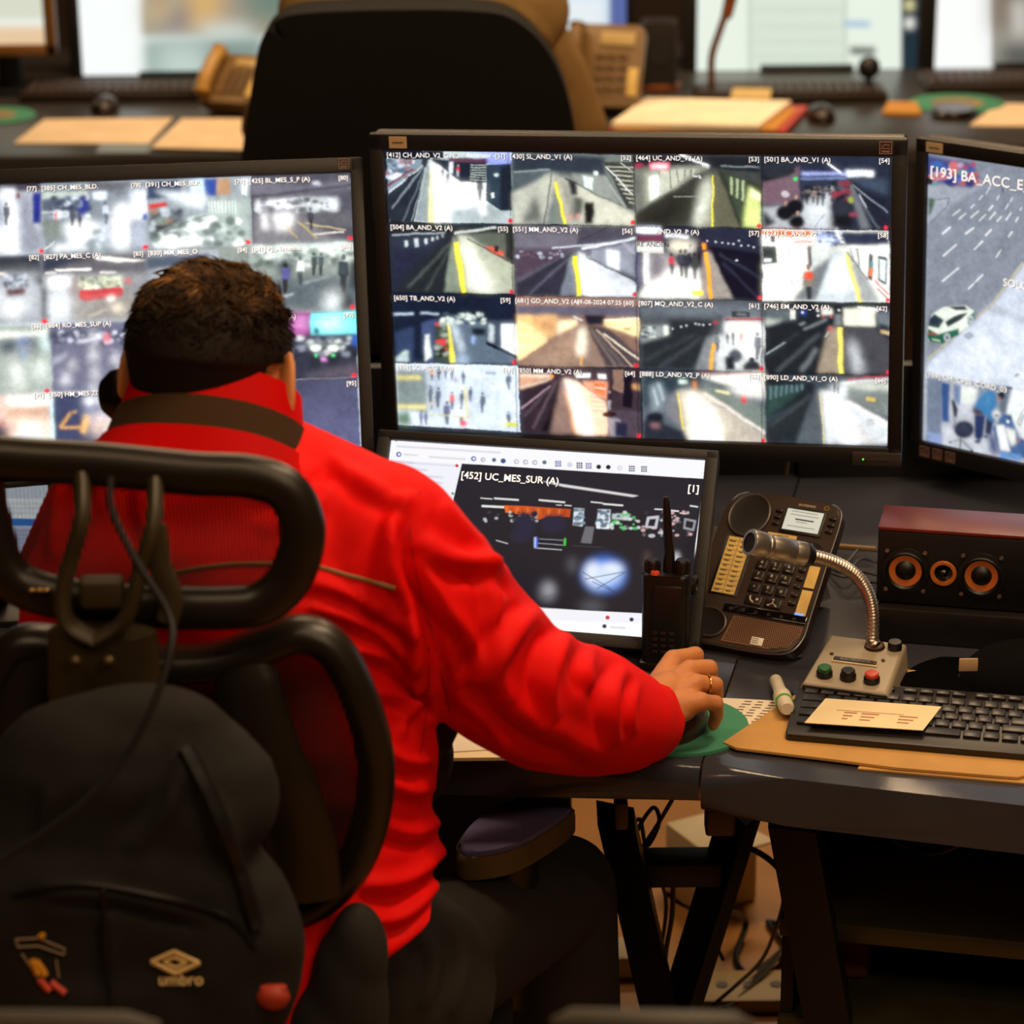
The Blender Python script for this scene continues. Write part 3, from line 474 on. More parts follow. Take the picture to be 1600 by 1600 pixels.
c.p('58626a', [(50, 468), (800, 475), (812, 900), (60, 880)]).p('2c3a44', [(52, 480), (420, 490), (400, 560), (200, 600), (60, 700)], 5).p('7c8a92', [(90, 560), (170, 530), (200, 640), (160, 720), (110, 720)], 4).l('ccd6dc', [(120, 570), (150, 680)], 10, 2).l('d0dadf', [(150, 545), (185, 650)], 7, 2).p('d6e8e0', [(275, 518), (325, 518), (325, 545), (275, 545)], 2).p('d9803c', [(355, 525), (380, 525), (380, 580), (358, 580)], 2.5)
c.p('f4efe4', [(410, 500), (800, 470), (805, 600), (640, 570)], 3).l('b8404a', [(400, 475), (800, 490)], 7, 2, .7).p('75807a', [(430, 540), (500, 560), (800, 690), (808, 850), (430, 600)], 3).p('ece6b4', [(500, 580), (585, 595), (580, 612), (500, 592)], 1.5).p('c8394a', [(655, 612), (690, 618), (686, 668), (652, 655)], 1.5).p('f2eee8', [(545, 560), (800, 600), (800, 640), (640, 610)], 5)
c.p('b7b0a4', [(250, 590), (430, 590), (812, 870), (812, 900), (320, 890), (270, 640)], 3).p('fff8e4', [(300, 590), (400, 600), (560, 890), (350, 890), (340, 700)], 9).p('ffffff', [(370, 650), (450, 680), (520, 860), (390, 860)], 12).p('7a7a80', [(210, 620), (265, 600), (300, 840), (190, 720)], 4).l('f0dc60', [(270, 600), (305, 830)], 10, 1).l('efe6dc', [(430, 600), (812, 850)], 16, 2).p('262a36', [(60, 780), (100, 740), (170, 730), (190, 790), (290, 830), (335, 890), (60, 882)], 3).e('1a1d28', 130, 750, 52, 32, 3).p('8a6468', [(100, 785), (165, 785), (160, 815), (105, 810)], 3)
for i in range(4): c.l('9a9488', [(470 + i * 18, 665 + i * 9), (510 + i * 18, 668 + i * 9)], 4, .8)
c.p('3c4650', [(805, 490), (1570, 500), (1580, 915), (812, 900)]).p('1c242a', [(805, 500), (1110, 540), (1100, 620), (812, 760)], 3).p('2c4440', [(810, 560), (1050, 560), (812, 760)], 4)
for i in range(7): c.p('6a848c', [(830 + i * 32, 560 - i * 2), (846 + i * 32, 560 - i * 2), (840 + i * 32, 640 - i * 10), (828 + i * 32, 645 - i * 10)], 1.5, .8)
c.p('22282c', [(1110, 580), (812, 780), (812, 900), (1000, 905)], 3).l('4a565c', [(1080, 620), (830, 800)], 10, 3).p('50585e', [(1115, 590), (1140, 600), (1165, 905), (990, 905)], 3).l('d8c850', [(1135, 600), (1165, 905)], 8, .8).p('c9cdd0', [(1140, 580), (1230, 590), (1578, 800), (1580, 915), (1170, 908)], 3).p('ffffff', [(1160, 600), (1230, 620), (1400, 880), (1300, 908), (1200, 740)], 8)
c.p('7a8280', [(1270, 560), (1578, 560), (1575, 760), (1290, 640)], 3).p('c9cdc4', [(1240, 530), (1575, 540), (1575, 590), (1300, 570)], 4).p('d4bc60', [(1418, 620), (1480, 632), (1478, 655), (1416, 645)], 1).l('ece8e4', [(1300, 650), (1578, 810)], 20, 2).l('c83a50', [(1300, 520), (1570, 495)], 8, 1.5).l('f6f6f6', [(1260, 545), (1575, 515)], 10, 2).p('e8ecee', [(1190, 550), (1300, 560), (1300, 640), (1230, 600)], 4).man('3a4048', 1225, 600, 60).man('4a5058', 1245, 610, 60)
for i in range(3): c.l('8c8c88', [(1415, 765 + i * 14), (1465, 768 + i * 14)], 4, .6)
for i in range(4): c.l('b09a84', [(1330 + i * 18, 800), (1410 + i * 18, 915)], 3, .5)
for x, y in ((780, 453), (1552, 473), (790, 886), (1560, 910), (20, 433), (33, 860)): c.e('e0313f', x, y, 13, 13, .5)
# thin dark seams between the tiles
for i in range(1, 4): c.p('101218', None, 0, .8, raw=[(i * W_ - .6, 0), (i * W_ + .6, 0), (i * W_ + .6, c.ny), (i * W_ - .6, c.ny)]); c.p('101218', None, 0, .8, raw=[(0, c.ny * i / 4 - .5), (800, c.ny * i / 4 - .5), (800, c.ny * i / 4 + .5), (0, c.ny * i / 4 + .5)])
c.grain(.05); scr = c.build(TC)
capt = [('[412] CH_AND_V2_C.NL', '[51]'), ('[430] SL_AND_V1 (A)', '[52]'), ('[464] UC_AND_V2 (A)', '[53]'), ('[501] BA_AND_V1 (A)', '[54]'), ('[504] BA_AND_V2 (A)', '[55]'), ('[551] MM_AND_V2 (A)', '[56]'), ('          AND_V2_P (A)', '[57]'), ('[624] LE_AND_V2', '[58]'),
        ('[650] TB_AND_V2 (A)', '[59]'), ('[681] GD_AND_V2 (A)', '19-08-2024 07:25 [60]'), ('[807] MQ_AND_V2_C (A)', '[61]'), ('[746] EM_AND_V2 (A)', '[62]'), ('[852] SC_ACC_E (A)', '[63]'), ('[850] MM_AND_V2 (A)', '[64]'), ('[888] LD_AND_V2_P (A)', '[65]'), ('[890] LD_AND_V1_O (A)', '[66]')]
it = []
for i, (a, b_) in enumerate(capt):
    x0 = -WC / 2 + (i % 4) * WC / 4; z = HC / 2 - (i // 4) * HC / 4 - .0065
    it += [(a, x0 + .0025, z, .0086), (b_, x0 + WC / 4 - .003, z, .0082, 'RIGHT')]
captions(it, scr, MC)
text_mesh([('RE ANDEN', .002, HC / 4 - .0235, .0085)], 'sign_text', mat('sign_ink', '3a3440', .8), scr, MC @ Matrix.Translation((0, -.0012, 0)) @ RX90)
text_mesh([('Ascensor -', -WC / 2 + .106, HC / 2 - .0055, .0085)], 'sign_text', white_t, scr, MC @ Matrix.Translation((0, -.0012, 0)) @ RX90)
stk = mat('beige_label', 'b99a74', .7); stk2 = mat('dark_label', '3a2420', .6); stk3 = mat('label_line', '8a6a5c', .6)
sticker(MC, -WC / 2 + .02, HC / 2 + .0115, .023, .015, TC, stk, [(0, 0, .6, .12)])
def badge(M, x, z, w, par):
    q = B(M); q.box((x, -.0086, z), (w, .001, w), .0002, 1); s = obj('certification_badge', q, stk2, par)
    q = B(M)
    for sx in (-1, 1): q.box((x + sx * w * .46, -.0093, z), (w * .06, .0006, w)); q.box((x, -.0093, z + sx * w * .46), (w, .0006, w * .06))
    q.tube([(x - w * .3, -.0093, z + w * .05), (x - w * .05, -.0093, z + w * .25), (x + w * .3, -.0093, z + w * .18), (x + w * .3, -.0093, z + w * .25)], w * .035, 6)
    q.box((x, -.0093, z - w * .05), (w * .7, .0006, w * .05)); q.box((x, -.0093, z - w * .28), (w * .6, .0006, w * .12))
    obj('badge_print', q, stk3, s, sm=False)
badge(MC, WC / 2 - .008, HC / 2 + .0115, .016, TC)
q = B(MC); q.box((WC / 2 - .013, -.0085, -HC / 2 - .015), (.062, .004, .018), .001); q.box((WC / 2 - .013, -.011, -HC / 2 - .015), (.034, .001, .003)); cp = obj('control_panel', q, mat('grey_plate', '4a4640', .35, .5), TC)
q = B(MC); q.ball((WC / 2 - .03, -.0112, -HC / 2 - .015), .0011); obj('power_light', q, mat('green_led', '38e030', .4, emit=2), cp)

# ============================================================ left monitor
ML = frameM((-.462, 3.283, 1.105), 2.7, -22.3, -.8); WL, HL = .53, .353
TL = monitor('black monitor behind the red-jacketed operator showing bright concourse camera tiles', ML, WL, HL, (.016, .016, .019, .022), stand=(.24, .19, .06))
c = Cv(ML, WL, HL, 660, 'a8b0b6')
c.crop(0, 260, 5.333)
c.p('c9ced4', [(-600, 150), (330, 140), (330, 735), (-600, 800)], 3).p('3a3442', [(-600, 150), (350, 140), (350, 210), (150, 215), (-600, 230)], 3).p('9297a6', [(130, 230), (270, 220), (280, 480), (380, 620), (330, 730), (140, 735)], 6).p('ffffff', [(60, 270), (125, 270), (140, 720), (40, 720)], 8).p('8a94a6', [(-600, 300), (0, 280), (40, 480), (-600, 740)], 8).p('d9dce0', [(0, 170), (130, 180), (120, 240), (0, 270)], 3).man('2a3240', 50, 490, 190).p('6a2030', [(135, 215), (168, 215), (168, 270), (135, 265)], 2)
c.p('7e8890', [(345, 140), (1230, 120), (1238, 705), (380, 730)], 2).p('152a86', [(270, 215), (345, 215), (345, 470), (272, 470)], 2).p('b9c2bc', [(345, 215), (740, 205), (740, 260), (345, 275)], 2).p('50596a', [(345, 280), (740, 262), (740, 370), (345, 370)], 3).p('1c2f98', [(640, 260), (735, 255), (735, 390), (640, 440)], 3).speck(['e6eef4', '20304e', '8fa0b8', '303a50'], (420, 260, 760, 420), 60, 18, 2).p('7a837c', [(350, 440), (520, 480), (515, 600), (370, 600)], 4).l('dde3e6', [(350, 385), (560, 380)], 9, 1.5)
c.p('5f6068', [(740, 130), (1100, 125), (1040, 190), (880, 210), (750, 190)], 4).p('dfe9f2', [(770, 215), (890, 205), (890, 275), (775, 280)], 2).p('f7f8f8', [(540, 480), (700, 440), (860, 500), (740, 640), (560, 640)], 7).p('ffffff', [(985, 300), (1080, 330), (1090, 680), (960, 690), (900, 520)], 8).p('eef2fa', [(1100, 200), (1225, 200), (1228, 460), (1085, 440)], 6).p('b0b6c0', [(870, 470), (960, 480), (900, 690), (780, 700)], 6).p('aeb4c0', [(1090, 460), (1230, 470), (1235, 690), (1100, 690)], 5)
c.man('c8d0dc', 880, 480, 190, '55607a').man('3a4056', 600, 500, 170).man('23283a', 660, 520, 130).man('e0424c', 468, 460, 90, 'c04048').e('4a4f5e', 620, 380, 30, 40, 4).l('e8ece8', [(365, 690), (460, 622)], 9, 1).p('d9dcde', [(440, 650), (720, 640), (750, 700), (440, 712)], 4).p('1c4a9c', [(1185, 390), (1225, 395), (1225, 450), (1185, 445)], 2).speck(['dfe6ea', '9aa6a2', '6a7880'], (740, 520, 880, 690), 20, 16, 3)
# tile 79
c.p('8c918e', [(1230, 120), (2090, 105), (2105, 690), (1240, 705)], 2).crop(0, 220, 2.667)
c.p('96a0a6', [(612, 160), (1040, 150), (1048, 435), (620, 450)]).p('2c3e5c', [(612, 170), (760, 165), (750, 230), (612, 245)], 2).p('c4d8f0', [(790, 165), (850, 160), (850, 230), (800, 235)], 2).p('2c4a9a', [(850, 160), (905, 158), (905, 230), (855, 232)], 2).p('b8906a', [(905, 158), (960, 156), (960, 225), (905, 228)], 3).p('d6dce0', [(640, 205), (860, 220), (850, 290), (720, 245)], 4).p('c83a3a', [(618, 262), (695, 255), (697, 272), (620, 288)], 1.5).p('4a5258', [(620, 300), (760, 285), (750, 380), (625, 400)], 4).speck(['2c343c', 'a0785c', 'c9d4da', '6b7680'], (630, 290, 760, 370), 24, 12, 2).p('a9b4b0', [(860, 240), (1040, 240), (1045, 430), (900, 435)], 4)
for i in range(9): c.l('dfe6e2', [(870 + i * 14, 250), (872 + i * 14, 300)], 5, .8)
c.p('f6faf8', [(640, 400), (860, 310), (900, 350), (840, 430), (650, 440)], 4).l('3c4444', [(640, 395), (860, 310)], 4, 1).speck(['ffffff', '7c8c88', 'd8e2de', '50605c'], (640, 330, 1030, 430), 60, 15, 2).p('e8eef4', [(1010, 160), (1035, 158), (1030, 230), (1005, 225)], 1)
# tile 80
c.p('4a4a56', [(1045, 140), (1465, 125), (1475, 420), (1052, 432)]).p('6c6c78', [(1046, 160), (1280, 190), (1466, 150), (1466, 200), (1180, 235), (1048, 240)], 4).l('33333f', [(1050, 235), (1466, 185)], 9, 2).p('f6f8fa', [(1065, 250), (1225, 240), (1225, 285), (1070, 290)], 3).p('c9ced2', [(1240, 235), (1410, 235), (1410, 300), (1250, 300)], 3).speck(['3c4048', 'e8ecf0', '70757c'], (1070, 245, 1410, 300), 60, 9, 1.5).p('5c5c64', [(1250, 300), (1465, 290), (1470, 360), (1300, 350)], 3)
c.p('7c7a80', [(1052, 300), (1250, 300), (1400, 420), (1055, 430)], 5).p('ffffff', [(1140, 305), (1225, 300), (1210, 370), (1150, 370)], 6).p('f4f4f4', [(1090, 300), (1115, 300), (1120, 370), (1095, 370)], 4).l('c8ae68', [(1190, 350), (1240, 405)], 5, 1).l('c8ae68', [(1240, 335), (1320, 405)], 5, 1).l('d8c890', [(1270, 345), (1440, 372)], 4, 1).l('e8e4d8', [(1305, 388), (1432, 380)], 5, 1).man('3c3a48', 1295, 370, 90).e('c9c9d4', 1320, 178, 18, 10, 2)
# row 2
c.crop(0, 260, 5.333)
c.p('6a7078', [(-600, 760), (345, 745), (380, 1290), (-600, 1340)], 2).p('232a36', [(-600, 760), (345, 745), (345, 880), (-600, 900)], 3).p('dfe3e6', [(0, 930), (340, 900), (360, 1270), (-600, 1320), (-600, 960)], 14, .6).p('5a2434', [(50, 1020), (210, 1010), (205, 1070), (50, 1085)], 3).speck(['dfe6f0', '30384a', '9098a6'], (40, 910, 230, 1000), 40, 13, 2).e('ffffff', 100, 1200, 70, 60, 12).l('fff4e8', [(-40, 890), (50, 890)], 16, 2).p('282e3a', [(300, 930), (390, 910), (390, 980), (300, 985)], 5)
c.p('8f9194', [(345, 745), (1240, 715), (1260, 1250), (375, 1290)], 2).p('2b3448', [(345, 745), (780, 730), (800, 850), (345, 900)], 4).p('5a5860', [(780, 730), (1240, 720), (1245, 880), (350, 900)], 4).p('fffaf0', [(790, 745), (1240, 785), (1000, 795), (800, 775)], 1.5).p('fff8f0', [(450, 855), (760, 848), (760, 870), (480, 874)], 1).l('f4f0ea', [(380, 890), (470, 885)], 14, 1.5).l('f4f0ea', [(830, 885), (970, 880)], 14, 1.5).p('f8fcff', [(410, 915), (590, 910), (590, 1010), (415, 1020)], 4).p('f2f6fa', [(400, 1040), (590, 1030), (600, 1260), (395, 1280)], 14)
c.p('c4c6b4', [(650, 930), (1020, 910), (1020, 1010), (655, 1030)], 3).speck(['f4f8e8', '6a7468', '3e4444', 'dfe6c8'], (660, 930, 1020, 1010), 50, 14, 2).p('c83040', [(665, 1030), (1025, 1005), (1025, 1080), (700, 1130), (665, 1110)], 1.5).l('a82434', [(700, 1060), (1020, 1030)], 8, 1).p('9c948a', [(600, 1130), (1240, 1060), (1255, 1250), (620, 1280)], 10, .8).e('fff8ec', 925, 1100, 32, 22, 3).e('fff4e0', 980, 1180, 50, 25, 5).l('e8dcc0', [(730, 1250), (900, 1190)], 6, 2).p('a87060', [(595, 940), (640, 935), (640, 1090), (600, 1100)], 7, .7).e('d85050', 1068, 955, 22, 22, 3)
c.p('2a3038', [(345, 1010), (385, 1010), (390, 1290), (355, 1290)], 4)
# row 2 right: tile 84 beside the head
c.crop(380, 260, 3.636)
c.p('8a948e', [(-140, 460), (625, 435), (640, 820), (-140, 850)], 2).p('e4ece6', [(50, 455), (620, 435), (622, 500), (50, 520)], 5).speck(['6a7a74', 'f4fcf6', '34423e', 'a8b8b0'], (50, 480, 620, 560), 90, 14, 2.5).p('5a666c', [(160, 640), (500, 620), (640, 640), (640, 815), (170, 815)], 7).p('343e48', [(200, 520), (260, 510), (280, 600), (200, 620)], 6).man('5a58a0', 240, 725, 175).man('f0f2f0', 325, 670, 160, '39424a').man('343e4a', 400, 620, 130).man('414c54', 440, 620, 130).man('2c3844', 570, 720, 220).e('20282e', 578, 770, 42, 45, 4).p('f6fafa', [(470, 720), (540, 700), (545, 812), (460, 815)], 9).l('dfe6ea', [(235, 738), (285, 728)], 8, 2).l('aeb8bc', [(340, 665), (500, 620)], 7, 2).p('2c3238', [(600, 520), (632, 520), (640, 700), (605, 690)], 5)
# row 3 right: tile 90
c.p('2c3040', [(245, 835), (642, 822), (650, 1195), (260, 1215)], 1).p('b04a98', [(255, 840), (382, 830), (380, 960), (265, 965)], 5).e('d8a8d8', 330, 890, 40, 34, 8).p('7fe0e8', [(382, 835), (640, 822), (645, 955), (385, 968)], 1.5).p('d8fbfa', [(430, 860), (560, 850), (560, 920), (430, 930)], 8).l('34787c', [(455, 872), (500, 868)], 4, .8).e('206a70', 418, 940, 14, 22, 2).p('484a5a', [(380, 960), (645, 950), (650, 1010), (280, 1030)], 3).speck(['e0e8e4', '1a1e2a', '8a90a0'], (290, 975, 640, 1070), 40, 14, 2)
for x in (410, 512): c.e('f4fcf4', x, 1030, 34, 18, 2).e('1f2630', x, 1110, 34, 50, 4).e('58f090', x, 1072, 9, 9, 1.5)
c.p('d890d0', [(440, 1090), (470, 1080), (485, 1112), (450, 1105)], 2).p('5a5260', [(340, 1190), (650, 1120), (650, 1195), (350, 1215)], 6).p('2858b0', [(615, 960), (645, 955), (645, 1020), (618, 1020)], 3)
# row 4 right: plain
c.g('464860', '5c5e82', (400, 1215), (500, 1590), [(250, 1218), (650, 1198), (665, 1595), (250, 1600)])
# row 3 and 4 left
c.crop(0, 480, 5.333)
c.p('a2aaa2', [(-600, 180), (408, 150), (430, 705), (-600, 760)], 2).p('f4f6ec', [(-100, 215), (400, 195), (390, 240), (0, 262), (-100, 262)], 3).p('3a4a58', [(0, 270), (130, 262), (160, 370), (0, 400)], 7).p('2858b0', [(165, 262), (255, 255), (250, 330), (180, 380)], 7).p('2a3434', [(255, 250), (330, 240), (330, 370), (250, 370)], 8).p('ccdede', [(330, 235), (410, 230), (412, 370), (345, 370)], 6).e('ffffff', 145, 560, 34, 140, 10).e('f8fcf8', 350, 510, 34, 80, 10).e('cfd6dc', 390, 620, 40, 60, 14).e('b8b4a8', 215, 340, 22, 26, 5).e('7aa8e0', 200, 400, 14, 30, 5)
c.p('6c6c84', [(410, 140), (1300, 110), (1320, 690), (440, 705)], 2).p('484a5e', [(410, 200), (1300, 170), (1300, 250), (415, 290)], 4).speck(['e8ecfa', '34364a', 'a0a4bc'], (430, 210, 1280, 300), 70, 13, 2).p('f0f2fa', [(640, 280), (860, 240), (850, 262), (640, 305)], 3).l('34364a', [(640, 320), (850, 272)], 4, 1).p('a4a6b6', [(430, 430), (560, 360), (565, 400), (480, 460), (430, 480)], 3)
for x, y, rx, ry in ((610, 480, 24, 42), (545, 600, 34, 50), (780, 390, 24, 90), (790, 560, 28, 50), (780, 230, 30, 30), (960, 430, 26, 50), (1030, 530, 26, 60), (775, 680, 40, 30)): c.e('ffffff', x, y, rx, ry, 7)
c.e('dc8088', 890, 255, 24, 42, 3).l('a8a4b0', [(870, 350), (960, 360), (1010, 480)], 8, 3)
c.p('d6beb4', [(-600, 745), (412, 730), (430, 1200), (-600, 1250)], 2).p('fffaf0', [(60, 755), (420, 735), (420, 815), (100, 830)], 4).p('b8987c', [(60, 840), (410, 840), (415, 920), (70, 910)], 6).l('f2d8b8', [(60, 920), (420, 960)], 30, 6).p('e8c8ba', [(110, 960), (425, 960), (430, 1200), (60, 1200)], 8).e('ffffff', 275, 1060, 90, 75, 14).p('34303c', [(-100, 960), (60, 980), (60, 1120), (-60, 1140)], 7).e('c84848', 20, 965, 22, 18, 4).l('c4ecf6', [(425, 740), (455, 1200)], 20, 1.5)
c.p('3c4260', [(445, 725), (1300, 695), (1320, 1180), (460, 1130)], 2).p('e8ecf4', [(700, 760), (1000, 740), (1000, 800), (700, 810)], 7).e('ffffff', 750, 785, 40, 26, 4).e('ffffff', 865, 780, 45, 28, 4).p('d2c2ba', [(760, 860), (1000, 850), (1080, 950), (900, 1100), (730, 1060)], 9).l('dfa860', [(590, 880), (500, 1000), (690, 1000)], 20, 2).l('e8b868', [(600, 880), (640, 870)], 14, 2).l('eec070', [(730, 900), (690, 1050)], 40, 3).e('d8d8e8', 770, 890, 24, 36, 7).e('e4e4f0', 890, 900, 24, 36, 7).p('8c98b8', [(700, 830), (1000, 830), (980, 870), (700, 870)], 8)
for x, y in ((370, 115), (395, 692)): c.e('e0313f', x, y, 26, 18, 1)
c.crop(0, 260, 5.333)
for x, y in ((340, 708), (1208, 672)): c.e('e0313f', x, y, 22, 18, 1)
c.crop(380, 260, 3.636)
for x, y in ((608, 405), (620, 798), (628, 1187), (28, 430)): c.e('e0313f', x, y, 15, 12, .6)
c.crop(0, 0, 1)
def tl(col, row, *ops):
    a_, b_ = col * 165, row * c.ny / 4
    for k, pts, bl in ops: c.p(k, None, bl, 1, raw=[(a_ + x * 165, b_ + y * c.ny / 4) for x, y in pts])
tl(2, 1, ('8a9098', [(0, .1), (.62, .1), (.62, 1), (0, 1)], 3), ('d8dce0', [(.1, .3), (.5, .3), (.55, .6), (.05, .7)], 6), ('4a5464', [(0, .12), (.6, .12), (.6, .28), (0, .3)], 3))
tl(2, 2, ('5c6070', [(.08, .02), (1, .02), (1, .98), (.08, .98)], 2), ('c8ccd8', [(.3, .4), (.5, .38), (.55, .9), (.25, .9)], 6), ('30364a', [(.1, .05), (1, .05), (1, .25), (.1, .3)], 4), ('e8ecf0', [(.7, .3), (.8, .3), (.82, .8), (.68, .8)], 5))
tl(2, 3, ('4a5068', [(.1, .03), (1, .03), (1, .98), (.1, .98)], 2), ('b8b0a4', [(.2, .4), (.9, .35), (1, .95), (.1, .95)], 6), ('e4e8f0', [(.4, .15), (.7, .15), (.7, .3), (.4, .3)], 4))
c.grain(.05, 5); scr = c.build(TL)
capt = [('[380] CH_MES_PTE', '[77]'), ('[385] CH_MES_BLD.', '[78]'), ('[391] CH_MES_BLP.', '[79]'), ('[425] BL_MES_S_P (A)', '[80]'), ('[810] PB_MES_SP (A)', '[82]'), ('[827] PA_MES_C (A)', '[83]'), ('[830] MM_MES_O', '[84]'), ('[841] PJ_Mesanina', '[85]'),
        ('[830] GD_MES_C', '[86]'), ('[884] RO_MES_SUP (A)', '[88]'), ('[886] RO_MES', '[89]'), ('[887] BL_D (A)', '[90]'), ('[888] LD_MES', '[91]'), ('[850] HM_MES ZONDR O.', '[92]'), ('', '[93]'), ('', '[95]')]
it = []
for i, (a, b_) in enumerate(capt):
    x0 = -WL / 2 + (i % 4) * WL / 4; z = HL / 2 - (i // 4) * HL / 4 - .0065
    if a: it.append((a, x0 + .0025, z, .0084))
    it.append((b_, x0 + WL / 4 - .003, z, .0078, 'RIGHT'))
captions(it, scr, ML)
badge(ML, WL / 2 - .008, HL / 2 + .0105, .014, TL)

# ============================================================ right monitor
yr = -40; ed = C0 + (Vector((.519, 3.212, 1.138)) - C0) * 1.12; WR, HR = .672, .42; MR = frameM(ed + Matrix.Rotation(radians(yr), 3, 'Z') @ Vector((WR / 2, 0, 0)), yr, 2.5, 0)
TR = monitor('black monitor at the right edge showing a street with a green and white police car', MR, WR, HR, (.016, .016, .02, .026), stand=(.26, .2, .06))
c = Cv(MR, WR, HR, 900, '9aa2ae')
c.crop(1400, 200, 2.667)
c.g('868e9c', 'a8b0be', (130, 120), (500, 1000), [(120, 100), (1600, 300), (1600, 1500), (110, 1100)])
c.p('8f96a4', [(130, 240), (380, 190), (1600, 300), (1600, 520), (560, 560), (130, 960)], 6).p('aeb4c0', [(130, 240), (330, 240), (330, 215), (360, 240), (250, 310), (130, 400)], 4).p('4a5088', [(130, 115), (320, 150), (345, 200), (320, 250), (135, 220)], 3).speck(['b04a70', '3a70c0', '50a8b0', 'd86a60', '303a80', 'c8b0d0'], (150, 150, 340, 230), 40, 13, 1.5).p('2c3038', [(130, 205), (155, 210), (150, 235), (130, 235)], 1)
c.p('d4dae6', [(540, 560), (1600, 520), (1600, 1250), (130, 1040), (130, 980), (420, 720)], 3).p('dfe5f0', [(400, 740), (1600, 900), (1600, 1200), (140, 1040), (300, 880)], 8).l('c8c2a4', [(130, 965), (400, 735), (530, 560)], 9, 1).l('6c7080', [(165, 300), (225, 290), (210, 330), (140, 400)], 4, .8).p('5a7060', [(135, 290), (165, 295), (150, 350), (135, 365)], 2)
for x0, y0, x1, y1, w_ in ((235, 365, 268, 340, 5), (262, 380, 292, 355, 5), (310, 375, 345, 345, 5), (345, 388, 375, 360, 5), (388, 382, 415, 350, 5), (420, 390, 440, 368, 5), (458, 385, 480, 352, 5), (498, 392, 510, 370, 5), (192, 442, 228, 412, 7), (288, 442, 325, 415, 7), (372, 450, 398, 422, 7), (468, 455, 485, 430, 7), (195, 535, 252, 485, 6), (325, 508, 362, 470, 6), (416, 540, 440, 505, 6), (192, 640, 262, 582, 6), (300, 672, 363, 610, 6), (345, 300, 362, 280, 4), (375, 275, 398, 235, 3), (420, 300, 430, 280, 4), (455, 340, 470, 315, 5), (385, 345, 405, 322, 6), (310, 335, 328, 318, 4), (475, 310, 485, 290, 4), (515, 345, 525, 330, 4)): c.l('f6f8fa', [(x0, y0), (x1, y1)], w_, .5)
c.l('7c8290', [(150, 690), (380, 560), (480, 420)], 14, 6, .5).l('b8b4a8', [(400, 735), (560, 800), (700, 900)], 5, 2, .6).p('c2c8d4', [(410, 735), (600, 820), (600, 840), (390, 765)], 3, .7).e('b4bac6', 303, 865, 20, 13, 1).l('8a909c', [(284, 865), (303, 853), (322, 865), (303, 877), (284, 865)], 2, .3).man('1e222a', 445, 272, 26).l('5c6470', [(495, 1035), (512, 1025)], 6, 1).l('8a90a0', [(530, 640), (620, 600)], 4, 2)
c.speck(['6d7482', '9098a6'], (150, 500, 500, 760), 40, 5, 2, .5)
# the police car
c.p('4a5260', [(140, 900), (330, 800), (330, 770), (200, 740), (130, 830)], 4, .8).p('e8efe4', [(150, 775), (200, 745), (290, 740), (325, 762), (325, 785), (300, 830), (215, 880), (190, 898), (135, 890), (130, 840)], 1).p('1e6a50', [(133, 835), (175, 860), (225, 845), (262, 835), (262, 862), (215, 885), (195, 900), (140, 892), (131, 870)], 1).p('20705a', [(298, 790), (326, 765), (326, 800), (300, 822)], 1).p('2c3e4c', [(140, 795), (160, 775), (200, 800), (178, 835), (134, 825)], 1).p('1a2a34', [(205, 808), (240, 785), (265, 775), (300, 770), (270, 800), (215, 830)], 1).p('24303c', [(215, 745), (285, 742), (300, 758), (250, 760)], 1).e('c9ced4', 213, 873, 14, 18, 1).e('6a7076', 213, 873, 7, 9, 1).e('c9ced4', 312, 798, 11, 17, 1).e('6a7076', 312, 798, 5, 8, 1).l('c02c34', [(135, 855), (175, 862)], 6, 1).l('e8e8d4', [(150, 880), (185, 888)], 5, 1).e('dfe6ea', 240, 830, 5, 6, .5)
# lower tile: a person in blue leaning over a desk
c.crop(1430, 560, 8)
c.p('b9bdc6', [(120, 190), (1400, 400), (2600, 600), (2600, 1700), (110, 1100)], 1).p('7a869c', [(150, 240), (325, 260), (340, 1100), (140, 1060)], 2).p('92a4cc', [(145, 910), (330, 950), (335, 1120), (140, 1090)], 2).p('3a5a94', [(322, 290), (440, 320), (420, 800), (335, 800)], 2).p('c8ccd2', [(440, 330), (800, 390), (720, 1000), (430, 700)], 3).p('7c92bc', [(480, 320), (580, 350), (560, 600), (490, 520)], 2).p('e4e8e2', [(580, 330), (780, 380), (720, 580), (570, 550)], 2).p('96a0ac', [(800, 300), (1110, 350), (1080, 640), (780, 560)], 2).p('6a7686', [(1090, 350), (1200, 370), (1130, 700), (1040, 680)], 3).p('e8ecec', [(1220, 380), (2400, 560), (2400, 1200), (1340, 1000), (1140, 690)], 2).p('ccd0d6', [(340, 800), (730, 1000), (960, 900), (960, 1220), (350, 1120)], 4)
c.p('30364a', [(450, 520), (490, 520), (535, 640), (520, 750), (480, 720)], 2).e('2e3448', 610, 890, 125, 110, 2).e('3c4356', 600, 870, 90, 70, 8).l('23283a', [(570, 990), (560, 1150)], 14, 1).l('6a7484', [(430, 1050), (570, 1010), (710, 1150)], 16, 2).l('444c5c', [(480, 720), (500, 800), (470, 880)], 14, 2).e('1c202c', 436, 1050, 14, 12, 1).e('1c202c', 710, 1150, 14, 16, 1)
